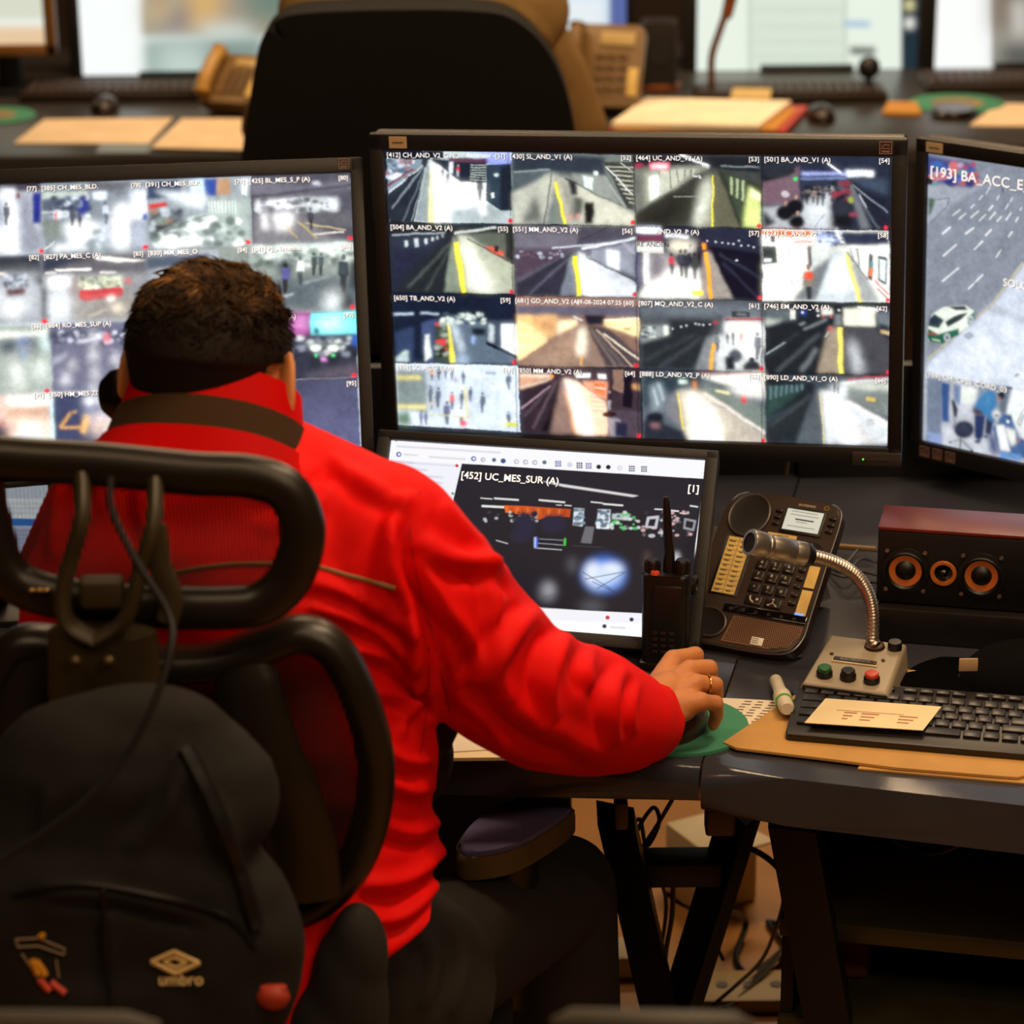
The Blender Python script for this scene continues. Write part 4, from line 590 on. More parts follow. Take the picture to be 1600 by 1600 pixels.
c.p('2a3a66', [(740, 700), (880, 700), (850, 980), (800, 1040), (740, 980)], 2).p('2c3450', [(890, 720), (980, 780), (950, 960), (870, 940)], 2).p('3f7fb4', [(750, 560), (840, 440), (930, 390), (1010, 430), (1030, 560), (960, 700), (1010, 800), (940, 790), (880, 720), (800, 690), (720, 600)], 3).p('5a9ac8', [(830, 480), (920, 420), (960, 500), (880, 620)], 9).p('503c48', [(720, 600), (830, 660), (860, 710), (760, 720), (715, 660)], 3).e('20242e', 1075, 460, 45, 55, 2).e('b48a7c', 1045, 510, 25, 30, 3).e('1f2a50', 780, 1040, 40, 22, 2).e('20264a', 885, 975, 35, 18, 2)
c.p('4a6a9c', [(1060, 680), (1200, 710), (1300, 1000), (2400, 1300), (2400, 1500), (1050, 1170), (960, 860), (1040, 800)], 2).p('f0f2f0', [(1010, 830), (1110, 830), (1190, 1170), (1060, 1150)], 2).p('f6f6ee', [(1120, 860), (1250, 900), (1260, 1060), (1200, 1100)], 3).e('eef0ee', 1020, 700, 50, 40, 3).e('3c3844', 1020, 712, 30, 14, 2).p('f2f4f2', [(1140, 770), (1180, 775), (1170, 810), (1145, 805)], 1).p('3a4a80', [(900, 900), (1000, 980), (1050, 1200), (940, 1190)], 6).p('c87878', [(1250, 1000), (1310, 1020), (1300, 1060)], 2).p('6c9cd4', [(1060, 1165), (1320, 1200), (1330, 1280), (1060, 1240)], 2).l('2c3040', [(1360, 620), (1280, 800), (1310, 840), (1360, 700)], 8, 1).p('23283a', [(1125, 350), (1215, 360), (1210, 385), (1130, 372)], 1).p('1c2434', [(1175, 705), (1200, 710), (1195, 770), (1172, 765)], 2)
c.grain(.03, 8, 1.0, .0); scr = c.build(TR)
captions([('[193] BA_ACC_E_V2', -WR / 2 + .003, HR / 2 - .026, .0200)], scr, MR)
captions([('[163] CH_CPSS_CORD_03', -WR / 2 + .003, HR / 2 - .319, .0115)], scr, MR)
captions([('SOLO', -WR / 2 + .122, HR / 2 - .165, .0155)], scr, MR)
sticker(MR, -WR / 2 + .014, HR / 2 + .01, .026, .014, TR, stk, [(0, 0, .6, .12)])
for i, s_ in enumerate(('HD', 'HDMI', 'FULL')):
    x = -WR / 2 + .009 + i * .021; badge(MR, x, -HR / 2 - .013, .0155, TR)

# ============================================================ small monitor under the big one
MS = frameM((.030, 3.078, .874), -13.1, -32.5, 0); WS, HS = .40, .226
TS = monitor('low wide monitor showing a dark concourse view and a white menu bar', MS, WS, HS, (.016, .016, .012, .016), depth=.03, stand=None)
c = Cv(MS, WS, HS, 760, 'fafaff')
c.crop(580, 650, 2.667)
c.p('f2f3fb', [(60, 180), (380, 200), (340, 420), (60, 420)]).p('dfe2f0', [(80, 185), (365, 205), (365, 212), (80, 196)], .5)
c.g('1c1c2a', '14141e', (700, 230), (700, 800), [(378, 198), (1388, 262), (1310, 840), (335, 770), (330, 400)])
c.p('181824', [(330, 520), (1360, 560), (1330, 842), (330, 780)], 10)
c.p('ece9ea', [(705, 270), (1115, 332), (1090, 338), (800, 295)], 1).p('1f1f2c', [(380, 250), (700, 290), (1100, 345), (1380, 380), (1370, 420), (380, 330)], 9, .5)
for x0, y0, x1, y1, w_ in ((512, 343, 615, 350, 7), (455, 342, 505, 346, 4), (698, 350, 808, 360, 7), (915, 358, 965, 363, 5), (965, 366, 1050, 373, 7), (1180, 388, 1220, 390, 5), (1240, 393, 1282, 397, 6), (1285, 404, 1315, 408, 4), (1328, 374, 1362, 379, 6), (770, 371, 795, 372, 3), (805, 372, 835, 374, 4), (460, 375, 555, 380, 9)): c.l('e6e6e4', [(x0, y0), (x1, y1)], w_, .6)
c.g('e05a1c', 'b84818', (550, 380), (830, 420), [(553, 372), (640, 375), (832, 388), (828, 422), (740, 418), (700, 432), (660, 415), (560, 402)])
for i in range(12): c.l('8c2c10' if i % 2 else 'ff9448', [(565 + i * 22, 378 + i), (563 + i * 22, 405 + i)], 6, 1.5, .6)
c.p('dfe8ee', [(846, 383), (888, 386), (880, 460), (840, 455)], 1).speck(['30465c', '7c98ac'], (850, 390, 884, 450), 14, 7, 1).p('6c6c74', [(892, 460), (930, 462), (918, 532), (873, 528)], 1).p('c8d8e6', [(945, 388), (998, 390), (992, 472), (938, 468)], 1).speck(['203040', 'f2f8ff', '5c7484'], (945, 395, 992, 465), 26, 7, 1).p('b9c8c8', [(1005, 405), (1085, 410), (1080, 435), (1002, 430)], 1.5).speck(['1c2430', 'dfe6e6', '5cc878'], (1000, 400, 1120, 470), 36, 6, 1)
c.speck(['3c3c4a', 'c9ccd2', '1a1a24'], (470, 400, 700, 440), 50, 5, 1).speck(['cfd2d8', '2c2c38', '6a6a74', 'e8b8b8'], (1130, 400, 1340, 500), 50, 6, 1)
for x, y, rx, ry in ((640, 455, 45, 55), (745, 450, 35, 40), (785, 445, 28, 36), (620, 500, 40, 30)): c.e('20203a', x, y, rx, ry, 4)
c.e('1c1c2e', 680, 408, 14, 14, 1.5).p('c9c8d4', [(1150, 420), (1200, 415), (1190, 470), (1140, 465)], 1).p('1a1a26', [(1160, 430), (1188, 428), (1180, 460), (1152, 458)], 1).p('9a9aa4', [(1305, 425), (1355, 435), (1345, 480), (1300, 470)], 1).p('181822', [(1313, 435), (1345, 442), (1338, 470), (1308, 462)], 1)
c.l('b8ccff', [(684, 505), (684, 550)], 10, 1.5).l('4460e8', [(692, 508), (690, 545)], 6, 1.5).l('50d850', [(808, 510), (806, 540)], 8, 1.2).l('9aa0a8', [(695, 530), (800, 538)], 3, .6).l('b8bcc4', [(690, 550), (795, 558)], 4, .6).l('8c94a0', [(700, 512), (800, 518)], 3, .6).l('c4c4c8', [(520, 518), (570, 532)], 4, .8)
c.e('4a8cff', 970, 660, 84, 68, 11).e('ffffff', 925, 655, 32, 44, 9).e('ffffff', 1000, 640, 44, 24, 8).p('d9ecff', [(900, 640), (1040, 630), (1030, 690), (930, 720)], 12)
for a, b_ in (((890, 680), (1050, 650)), ((880, 650), (1000, 720)), ((940, 720), (1060, 650)), ((920, 690), (1030, 740))): c.l('2c3c5c', [a, b_], 3, 1)
c.e('74747e', 735, 730, 34, 44, 10).e('a4a4aa', 740, 725, 18, 24, 8).e('5c5c64', 920, 795, 50, 22, 12).e('50505a', 838, 620, 20, 34, 9).e('c9ccd2', 1272, 605, 14, 40, 5).e('5c4444', 1150, 600, 10, 40, 7).l('585860', [(700, 760), (780, 740)], 3, 1).l('3c3c46', [(840, 540), (970, 548)], 3, .8)
c.p('f4f4fb', [(60, 770), (1330, 832), (1320, 930), (60, 900)]).p('ffffff', [(60, 830), (1330, 870), (1320, 930), (60, 900)], 2)
# toolbar icons
ic = [(115, 160, '2c4aa0', 11), (427, 178, '3c5cb0', 11), (466, 182, 'a8a8b0', 10), (512, 183, '5a6a90', 9), (550, 187, '40508c', 11), (605, 190, 'c0c0cc', 11), (643, 192, 'b4b4c0', 11), (682, 194, 'b0b4c8', 11), (722, 193, '58787c', 9), (779, 199, '4058a0', 12), (827, 203, 'd8d8e4', 11), (868, 206, '202848', 12), (906, 208, '7058a8', 12), (948, 212, '1c2030', 10), (988, 213, '1c2030', 10), (1036, 217, 'd8d4dc', 11), (1086, 219, '444a5c', 12), (1137, 221, '444a5c', 12), (357, 207, 'd02c34', 7), (143, 218, 'c03040', 7), (340, 323, '38a060', 6), (985, 840, 'd03a40', 9), (1085, 848, '30344c', 9), (972, 876, '30344c', 9)]
for k, (x, y, col, r) in enumerate(ic):
    if col in ('202848', '4058a0', '7058a8', '444a5c') and k > 8:
        c.p(col, [(x - r, y - r), (x + r, y - r), (x + r, y + r), (x - r, y + r)], .4)
        for d in (-r / 3, r / 3): c.l('f4f4fb', [(x - r, y + d), (x + r, y + d)], 2.5, .2).l('f4f4fb', [(x + d, y - r), (x + d, y + r)], 2.5, .2)
    else: c.e(col, x, y, r, r * .95, .5); c.e('f4f4fb', x + 1, y, r * .55, r * .5, .4) if k in (0, 1, 2, 5, 6, 7, 15) else c
for x0, y0, x1, y1 in ((130, 102, 320, 116), (105, 126, 540, 153), (135, 160, 195, 164), (240, 170, 395, 180), (165, 222, 235, 226), (165, 246, 300, 256), (230, 274, 300, 280), (105, 190, 180, 196), (997, 880, 1060, 884)): c.l('c8cad8', [(x0, y0), (x1, y1)], 5, 1.5)
c.e('34343e', 104, 100, 6, 6, .6)
scr = c.build(TS)
captions([('[452] UC_MES_SUR (A)', -WS / 2 + .095, HS / 2 - .039, .0126), ('[1]', WS / 2 - .004, HS / 2 - .037, .0128, 'RIGHT'), ('1', WS / 2 - .021, -HS / 2 + .017, .005)], scr, MS)
q = B(); p0 = MS @ Vector((0, .03, -.02))
q.M = Matrix.Translation((p0.x, p0.y, 0)) @ Matrix.Rotation(radians(-13.1), 4, 'Z')
q.box((0, .055, .7555), (.3, .1, .01), .003); q.tube([(0, .0, p0.z - .02), (0, .045, .79), (0, .06, .757)], [.03, .028, .03], 12, flat=.4, up=(1, 0, 0)); obj('rear_foot', q, blackp, TS)
# far-left small screen seen through the chair headrest
MX = frameM(PY(-20, 835, 3.12), 14, -20, 0); WX, HX = .16, .11
TX = monitor('small screen with a blue banner low at the left edge behind the chair headrest', MX, WX, HX, (.008, .008, .008, .01), depth=.02, cat='screen')
c = Cv(MX, WX, HX, 160, 'c9d2dc'); c.crop(0, 680, 2.5)
c.p('e6ecf0', [(-200, 240), (200, 250), (200, 330), (-200, 320)]).p('2f70c0', [(-200, 320), (200, 328), (200, 356), (-200, 350)], .5).p('aeb4cc', [(-200, 356), (200, 360), (200, 500), (-200, 500)], 1)
for i in range(6): c.l('6a7490', [(-150, 372 + i * 16), (160, 375 + i * 16)], 5, 1, .7)
for i in range(3): c.l('9aa6b0', [(-150, 265 + i * 18), (160, 269 + i * 18)], 4, 1, .7)
c.build(TX)
q = B(); p0 = MX @ Vector((0, .02, -.03)); q.tube([p0, (p0.x, p0.y + .05, .752)], .012, 10); q.box((p0.x, p0.y + .03, .755), (.12, .1, .008), .002); obj('stand', q, blackp, TX)
# ============================================================ desk and what stands on it
deskm = mat('desk_laminate', '3a3b42', .15, nz=(8, .12), bump=(260, .025)); edgem = mat('desk_edge', '2a2625', .3, bump=(200, .1)); legm = mat('desk_leg_metal', '0f0c0a', .5)
ZD = .75
sa = Vector((.205, 2.66)); sb = Vector((.425, 3.62))     # the seam between the two tops
def desk_top(name, label, pts, T):
    q = B(); q.prism(pts, ZD - (.058 if name == 'r' else .046), ZD, 0)
    es = [e for e in q.bm.edges if abs(e.verts[0].co.z - e.verts[1].co.z) < 1e-4 and e.calc_length() > .02 and min(e.verts[0].co.y, e.verts[1].co.y) < 2.9 and max(e.verts[0].co.y, e.verts[1].co.y) < 3.0]
    bmesh.ops.bevel(q.bm, geom=es, offset=.026 if name == 'r' else .021, segments=6, affect='EDGES', profile=.5)
    return obj('desktop', q, deskm, T, ang=50)
DL = thing('desk', 'dark grey laminate desk top under the operator arm and small monitor', 'desk', (-.3, 3.1, 0), 'dark control room desks')
DR = thing('desk', 'dark grey laminate desk top under the keyboard and gooseneck microphone', 'desk', (.8, 3.0, 0), 'dark control room desks')
g = .0012
desk_top('l', '', [(-1.25, 2.93), (-.8, 2.78), (-.3, 2.725), (-.075, 2.712), (.08, 2.70), (sa.x - g, 2.675), (sb.x - g, 3.68), (-1.25, 3.68)], DL)
desk_top('r', '', [(sa.x + g, 2.674), (.30, 2.650), (.546, 2.578), (.80, 2.478), (1.15, 2.3), (1.6, 2.9), (1.45, 3.65), (sb.x + g, 3.68)], DR)
q = B(); q.box((-.41, 3.675, .80), (1.66, .025, .24), .004); obj('rear_panel', q, legm, DL)
q = B(); q.box((.91, 3.66, .80), (.99, .025, .24), .004, M=Matrix.Rotation(0, 4, 'Z')); obj('rear_panel', q, legm, DR)
q = B(); q.box((-.54, 3.40, .36), (1.24, .02, .68), .003); obj('modesty_panel', q, legm, DL)
def leg(T, a, b, w=.045, d=.05):
    q = B(); a, b = Vector(a), Vector(b); q.tube([a, b], w, 4, flat=d / w); obj('leg', q, legm, T, ang=20)
def bot(px, py, Y): return PY(px, py, Y)
leg(DL, bot(962, 1275, 2.93), bot(1033, 1590, 2.96), .026); leg(DL, (-1.1, 3.1, .7), (-1.1, 3.1, 0), .03); leg(DL, (-.62, 3.5, .7), (-.62, 3.5, 0), .03)
leg(DL, bot(1160, 1262, 3.0), bot(1068, 1560, 3.0), .027)
q = B(); a = bot(1000, 1352, 2.97); b_ = bot(1125, 1358, 2.99); q.box(((a.x + b_.x) / 2, 2.98, (a.z + b_.z) / 2), (b_.x - a.x, .05, .034), .004); obj('crossbar', q, legm, DL)
leg(DR, bot(1238, 1275, 2.8), bot(1300, 1620, 2.83), .034); leg(DR, (1.35, 2.8, .7), (1.35, 2.8, 0), .03); leg(DR, (1.3, 3.4, .7), (1.3, 3.4, 0), .03)
olive = mat('olive_plastic', '5a4a2c', .45, nz=(30, .1))
q = B(); a = bot(1125, 1278, 2.86); q.box((a.x, 2.86, a.z), (.036, .03, .036), .004, 3); q.box((a.x, 2.87, a.z + .03), (.02, .02, .045), .002); obj('clamp_block', q, olive, DL, label='olive clamp block under the desk edge')
q = B(); a = bot(970, 1268, 2.86); q.box((a.x, 2.86, a.z), (.016, .03, .036), .003); obj('hinge_plate', q, olive, DL)
q = B(); a = bot(1222, 1275, 2.80); q.box((a.x, 2.8, a.z), (.016, .03, .022), .003); obj('hinge_plate', q, olive, DR)

# metal shelf unit under the desk
metalg = mat('dull_metal', '4a442c', .4, .3, nz=(20, .15)); darkbr = mat('dark_brown_board', '1d140d', .6, nz=(10, .2))
TSH = thing('metal_shelf_unit', 'dull grey metal shelf unit standing under the right desk', 'shelf unit', (.62, 2.9, 0))
MSH = Matrix.Translation((.62, 2.95, 0)) @ Matrix.Rotation(radians(-13), 4, 'Z')
for z in (.20, .335, .47): 
    q = B(MSH); q.box((.05, 0, z), (.64, .36, .012), .002); q.box((.05, -.178, z - .008), (.64, .006, .02), .002); obj('shelf', q, metalg, TSH)
for x in (-.26, .36):
    q = B(MSH); q.box((x, 0, .30), (.016, .34, .58), .002); obj('side_panel', q, darkbr, TSH)
q = B(MSH); q.box((.05, .175, .30), (.62, .01, .58), .002); obj('back_panel', q, darkbr, TSH)
q = B(MSH); q.box((-.2, -.03, .385), (.06, .1, .085), .012, 3); obj('brown_parcel', q, mat('brown_card', '6a3a1c', .7), None, label='small brown box on the left end of the metal shelf', cat='box')
q = B(MSH); q.box((-.15, -.06, .241), (.035, .06, .058), .006); tag = obj('power_adapter', q, blackp, None, label='black power adapter on the lowest metal shelf', cat='adapter')

# things on the floor under the desk
card = mat('white_card', 'd8c8a4', .75, nz=(8, .08)); 
q = B(Matrix.Translation((.31, 3.78, .001)) @ Matrix.Rotation(radians(28), 4, 'Z')); q.box((0, 0, .06), (.11, .10, .12), .004); q.prism([(-.055, -.05), (.055, -.05), (.06, -.09), (-.05, -.09)], .118, .121); obj('cardboard_box', q, card, label='open pale box on the floor behind the desk legs', cat='box')
q = B(); a = PZ(1170, 1560, .0); q.box((a.x, a.y, .012), (.22, .09, .022), .004, M=None); PS = obj('power_strip', q, mat('ivory_plastic', 'c7a970', .5), label='ivory power strip on the floor among the cables', cat='power strip')
q = B()
for k in range(5): q.lathe([(0, .0236), (.009, .0236), (.009, .0245), (0, .0245)], 12, Matrix.Translation((a.x - .08 + k * .04, a.y, 0)))
obj('socket', q, blackp, PS)
q = B(); q.box((.16, 3.55, .02), (.09, .07, .038), .008); obj('power_adapter', q, card, label='pale power brick on the floor left of the open box', cat='adapter')
q = B(); q.box((.05, 3.75, .045), (.05, .05, .09), .01); obj('plug_block', q, card, label='pale plug block on the floor farthest left under the desk', cat='adapter')
rub = mat('cable_rubber', '0d0a08', .4); rub2 = mat('cable_grey', '4a3a28', .5)
def cable(pts, r, m, label, group=None): q = B(); q.tube(smooth_pts(pts, 6), r, 7); return obj('cable', q, m, label=label, cat='cable', group=group)
cable([bot(1050, 1250, 2.95), bot(1020, 1300, 2.97), bot(1000, 1325, 3.0), bot(995, 1300, 3.02), bot(1020, 1262, 3.0), bot(1030, 1285, 2.98), bot(1010, 1322, 3.0), bot(1000, 1280, 3.03), bot(985, 1300, 3.0), bot(1000, 1330, 3.0), bot(1040, 1400, 3.1), bot(1030, 1500, 3.2)], .0028, rub, 'tangled loops of thin black cable hanging left under the desk')
cable([bot(1090, 1345, 3.03), bot(1110, 1330, 3.05), bot(1160, 1322, 3.06), bot(1210, 1350, 3.06), bot(1240, 1400, 3.06), bot(1262, 1480, 3.05), bot(1270, 1560, 3.04)], .0042, rub, 'thick black cable arching over to the right desk leg')
cable([bot(1220, 1262, 3.05), bot(1222, 1330, 3.1), bot(1225, 1400, 3.15), bot(1212, 1450, 3.2), bot(1190, 1500, 3.3), bot(1150, 1540, 3.4), PZ(1090, 1590, .006)], .003, rub, 'black cable falling straight from the desk beside the right leg')
cable([bot(1052, 1375, 3.05), bot(1050, 1430, 3.1), bot(1040, 1490, 3.15), bot(1042, 1520, 3.2), PZ(1060, 1560, .005)], .0035, rub, 'short black cable dropping between the two slanted legs')
cable([PZ(1130, 1420, .1), PZ(1165, 1440, .03), PZ(1150, 1500, .006), PZ(1185, 1530, .006), PZ(1230, 1490, .006), PZ(1200, 1440, .006), PZ(1250, 1460, .006)], .005, rub, 'black cable looped on the floor around the pale box')
for k in range(7):
    cable([PZ(1100 + k * 6, 1575, .006 + k * .002), PZ(1160 + k * 8, 1525 - k * 3, .012 + k * .003), PZ(1215 + k * 5, 1500 - k * 9, .014 + k * .004), PZ(1252, 1470 - k * 12, .03 + k * .006)], .0026, rub if k % 2 else rub2, 'one of the cables fanned out on the floor under the desk', 'fanned floor cables')
cable([bot(1040, 1395, 3.3), bot(1060, 1410, 3.3), bot(1085, 1425, 3.32), bot(1110, 1460, 3.3), bot(1130, 1500, 3.3)], .003, rub, 'thin black cable sagging behind the crossbar')
cable([PY(1365, 1285, 2.9), PY(1420, 1330, 2.8), PY(1490, 1325, 2.75), PY(1600, 1250, 2.7)], .0022, rub, 'thin cable sagging in front of the metal shelf')

# ------------------------------------------------------------ desk phone
PH = frameM((.308, 3.052, .8385), -26.5, -47, .3)      # local X right, Z up the face, -Y out of the face
TP = thing('desk_phone', 'dark brown office desk phone on a stand without its handset', 'phone', Matrix.Translation((.31, 3.07, ZD)))
phm = mat('phone_plastic', '33241a', .38, nz=(40, .06), bump=(1500, .05)); phd = mat('phone_dark', '17100c', .4); keym = mat('phone_key', '1c1410', .35); pr = mat('key_print', 'cbb79a', .5)
PW, PHH = .150, .211
MP = PH @ Matrix.Rotation(pi / 2, 4, 'X')               # XY of MP = face plane, +Z out towards viewer
body = smooth_pts([(-.070, .088, 0), (-.055, .1035, 0), (-.02, .106, 0), (.05, .106, 0), (.070, .100, 0), (.0755, .082, 0), (.0755, .03, 0), (.0755, -.05, 0), (.0745, -.080, 0), (.062, -.100, 0), (.03, -.1065, 0), (-.03, -.1065, 0), (-.070, -.105, 0), (-.0755, -.095, 0), (-.0755, -.03, 0), (-.0755, .05, 0)], 4, True)
q = B(MP); q.prism([(p.x, p.y) for p in body], -.024, 0, .003, 2); PB = obj('body', q, phm, TP)
q = B(MP); q.tube([(p.x, p.y, -.003) for p in body] + [(body[0].x, body[0].y, -.003)], .0012, 6); obj('trim_line', q, mat('grey_trim', '8a8a8c', .3, .6), TP)
def bowl(cx, cy, rx, ry, dep, ang=0):
    q = B(MP); A = Matrix.Translation((cx, cy, .0006)) @ Matrix.Rotation(radians(ang), 4, 'Z')
    q.grid(lambda u, v: (rx * (1 - v) * cos(2 * pi * u), ry * (1 - v) * sin(2 * pi * u), .0012 + (-.0012 if v > .06 else 0) * 1 + (.0 if v < .06 else .0)), 28, 8, cu=True, M=A)
    return q
# handset cradle: raised oval rims round darker dished ovals
def cradle(cx, cy, rx, ry, ang):
    A = Matrix.Translation((cx, cy, 0)) @ Matrix.Rotation(radians(ang), 4, 'Z')
    pts = [A @ Vector((rx * cos(t * pi / 16), ry * sin(t * pi / 16), .0008)) for t in range(33)]
    q = B(MP); q.tube(pts, .0022, 8); obj('cradle_rim', q, phm, TP)
    q = B(MP); q.grid(lambda u, v: (rx * v * cos(2 * pi * u), ry * v * sin(2 * pi * u), .0004 + .0016 * v ** 3), 28, 7, cu=True, M=A); obj('cradle_cup', q, phd, TP)
cradle(-.040, .072, .0255, .029, -10); cradle(-.047, -.080, .0225, .019, -12)
# printed label columns under a clear cover
q = B(MP); q.box((-.041, .0, .0006), (.038, .082, .0016), .0006); q.box((-.041, .0445, .0012), (.008, .003, .0008)); lc = obj('label_cover', q, phd, TP)
q = B(MP); q.box((-.041, .0, .0016), (.030, .078, .0008)); obj('label_strip', q, stk if 0 else mat('yellow_label', 'd9b765', .6, nz=(60, .08)), lc)
q = B(MP)
for i in range(11):
    for sx in (-1, 1):
        q.box((-.041 + sx * .0075, .034 - i * .0068, .0023), (.0125, .0004, .0003)); q.box((-.041 + sx * .0075 - .001, .0325 - i * .0068, .0023), (.008 - (i * 7 % 3) * .0014, .0012, .0003))
q.box((-.041, 0, .0023), (.0005, .078, .0003)); obj('label_print', q, ink, lc, sm=False)
# display
q = B(MP); q.box((.0305, .0745, .0008), (.054, .036, .003), .001); dp = obj('display_frame', q, phd, TP)
q = B(MP); q.box((.0305, .0745, .0026), (.047, .029, .0006)); obj('display', q, mat('lcd_panel', 'b9c6c4', .3, emit=.55), dp)
q = B(MP)
for i, (a_, b_, y) in enumerate(((-.018, .016, .086), (-.018, .018, .0815), (-.01, .014, .0755), (-.008, .006, .072), (-.018, .018, .0655))): q.box((.0305 + (a_ + b_) / 2, y, .0031), (b_ - a_, .0005 if i != 2 else .0018, .0002))
obj('display_print', q, mat('lcd_print', '3c4a55', .5), dp, sm=False)
text_mesh([('ENTERPRISE', .022, .097, .0042)], 'maker_text', pr, TP, MP @ Matrix.Translation((-.004, .0, .0005)))
q = B(MP)
q.tube([(.0545 + .003 * cos(t * pi / 6), .0975 + .003 * sin(t * pi / 6), .0006) for t in range(13)], .0004, 5); q.tube([(.0535, .0965, .0006), (.0557, .0988, .0006)], .0003, 4); obj('round_emblem', q, mat('gold_print', 'b08a4a', .4), TP)
def key(cx, cy, w, h, par=TP, m=keym, z=.0035, name='key'): q = B(MP); q.box((cx, cy, z / 2), (w, h, z), .0011, 2); return obj(name, q, m, par)
for sx in (-.0035, .0665):
    for k in range(3): key(sx + (.0 if sx < 0 else .0), .0845 - k * .009, .009, .0045, name='soft_key')
q = B(MP); q.box((.010, .049, .0008), (.038, .0085, .0012)); lb = obj('number_label', q, mat('yellow_label', 'd9b765'), TP); text_mesh([('2007', .003, .049, .0075)], 'number_text', ink, lb, MP @ Matrix.Translation((0, 0, .0016)))
q = B(MP @ Matrix.Translation((.052, .034, 0))); q.lathe([(0, .0028), (.0065, .0028), (.0072, .0012), (.0145, .0018), (.0155, 0)], 28); nv = obj('navigation_ring', q, phd, TP)
q = B(MP @ Matrix.Translation((.052, .034, 0))); q.lathe([(0, .0042), (.004, .004), (.005, .0025), (.005, 0)], 20); obj('ok_key', q, keym, nv); text_mesh([('OK', .052, .034, .0032, 'CENTER'), ('+', .052, .0445, .004, 'CENTER'), ('C', .0375, .0435, .004, 'CENTER')], 'navigation_text', pr, nv, MP @ Matrix.Translation((0, 0, .0045)))
key(.0375, .0435, .0075, .0065)
lab = [('1', '2', '3'), ('4', '5', '6'), ('7', '8', '9'), ('*', '0', '#')]; sub = ['', 'abc', 'def', 'ghi', 'jkl', 'mno', 'pqrs', 'tuv', 'wxyz', '', '+', '']; tx = []
for r_ in range(4):
    for k in range(3):
        x, y = -.0035 + k * .0178, .024 - r_ * .0162; key(x, y, .0145, .0125)
        tx += [(lab[r_][k], x, y + .002, .0062, 'CENTER'), (sub[r_ * 3 + k], x, y - .0035, .003, 'CENTER')] if sub[r_ * 3 + k] else [(lab[r_][k], x, y, .0062, 'CENTER')]
text_mesh(tx, 'key_text', pr, TP, MP @ Matrix.Translation((0, 0, .0037)))
key(.0005, -.0415, .0215, .0125, name='call_key'); key(.0262, -.0415, .0215, .0125, name='conference_key')
q = B(MP); q.tube(smooth_pts([(-.004, -.037, .0038), (-.003, -.042, .0038), (.002, -.0455, .0038)], 4), .0011, 6); q.box((.0055, -.0405, .0038), (.003, .003, .0004)); q.tube([(.0262, -.037, .0038), (.0262, -.042, .0038), (.0215, -.0455, .0038)], .0006, 5); q.tube([(.0262, -.042, .0038), (.031, -.0455, .0038)], .0006, 5)
for p in ((.0262, -.0375), (.0212, -.0457), (.0312, -.0457)): q.ball((p[0], p[1], .0038), .0014, n=8)
obj('key_symbols', q, pr, TP)
for k in range(5): key(.049, .009 - k * .0115, .0088, .0048, name='line_key')
q = B(MP); q.box((.0635, .002, .0006), (.0135, .030, .0012)); q.box((.0635, -.0345, .0006), (.0135, .036, .0012)); obj('line_label', q, mat('yellow_label', 'd9b765'), TP)
q = B(MP); q.box((.02, -.0565, .0012), (.108, .011, .003), .0012); fb = obj('function_bar', q, mat('glossy_black', '0d0b0b', .12, coat=.6), TP)
q = B(MP); q.box((.0625, -.0505, .0028), (.011, .0024, .0012), .0005); obj('blue_light', q, mat('blue_led', '4a78ff', .4, emit=2.2), fb)
q = B(MP)
for k in range(6): q.tube([(-.024 + k * .0165 + .0016 * cos(t * pi / 4), -.0575 + .0016 * sin(t * pi / 4), .0029) for t in range(9)], .0003, 4)
obj('function_symbols', q, mat('dim_print', '6a5a4c', .5), fb)
# perforated speaker grille: holes as small dark discs
q = B(MP); q.prism([(-.018, -.0655), (.072, -.0655), (.0715, -.079), (.060, -.095), (.035, -.1015), (-.024, -.1015)], 0, .0008); gr = obj('grille', q, mat('grille_brown', '7a5238', .45), TP)
q = B(MP)
for i in range(32):
    for j in range(13):
        x = -.020 + i * .0029 + (j % 2) * .00145; y = -.0675 - j * .0026
        lo = -.018 - (-.0655 - y) * .16
        if x < lo + .002 or x > .0705 - max(0, (-.079 - y)) * .7 or (y < -.095 and x > .034 + (y + .1015) * 4): continue
        q.poly([(x + .00098 * cos(a * pi / 3), y + .00098 * sin(a * pi / 3), .0010) for a in range(6)])
obj('grille_holes', q, mat('hole_black', '050404', .8), gr, sm=False)
q = B(MP); q.box((.0215, -.0945, .0016), (.0155, .0105, .0012), .0002); a = obj('white_sticker', q, mat('pale_sticker', 'ddd6c4', .5), TP)
q = B(MP)
for i in range(3): q.box((.019, -.0915 - i * .0026, .0024), (.008, .0006, .0003))
obj('sticker_print', q, ink, a, sm=False)
# rear housing and feet
q = B(MP); q.box((.004, -.045, -.030), (.135, .06, .026), .010, 3); obj('rear_housing', q, phd, TP)
q = B(); a = MP @ Vector((.05, .02, -.03)); b2 = MP @ Vector((.035, -.02, -.13)); q.M = Matrix(); 
q.tube([a, (a.x + .022, a.y + .10, .757)], .016, 4, flat=.35, up=(1, 0, 0)); a2 = MP @ Vector((-.04, .02, -.03)); q.tube([a2, (a2.x + .022, a2.y + .10, .757)], .016, 4, flat=.35, up=(1, 0, 0)); obj('stand', q, blackp, TP, ang=20)
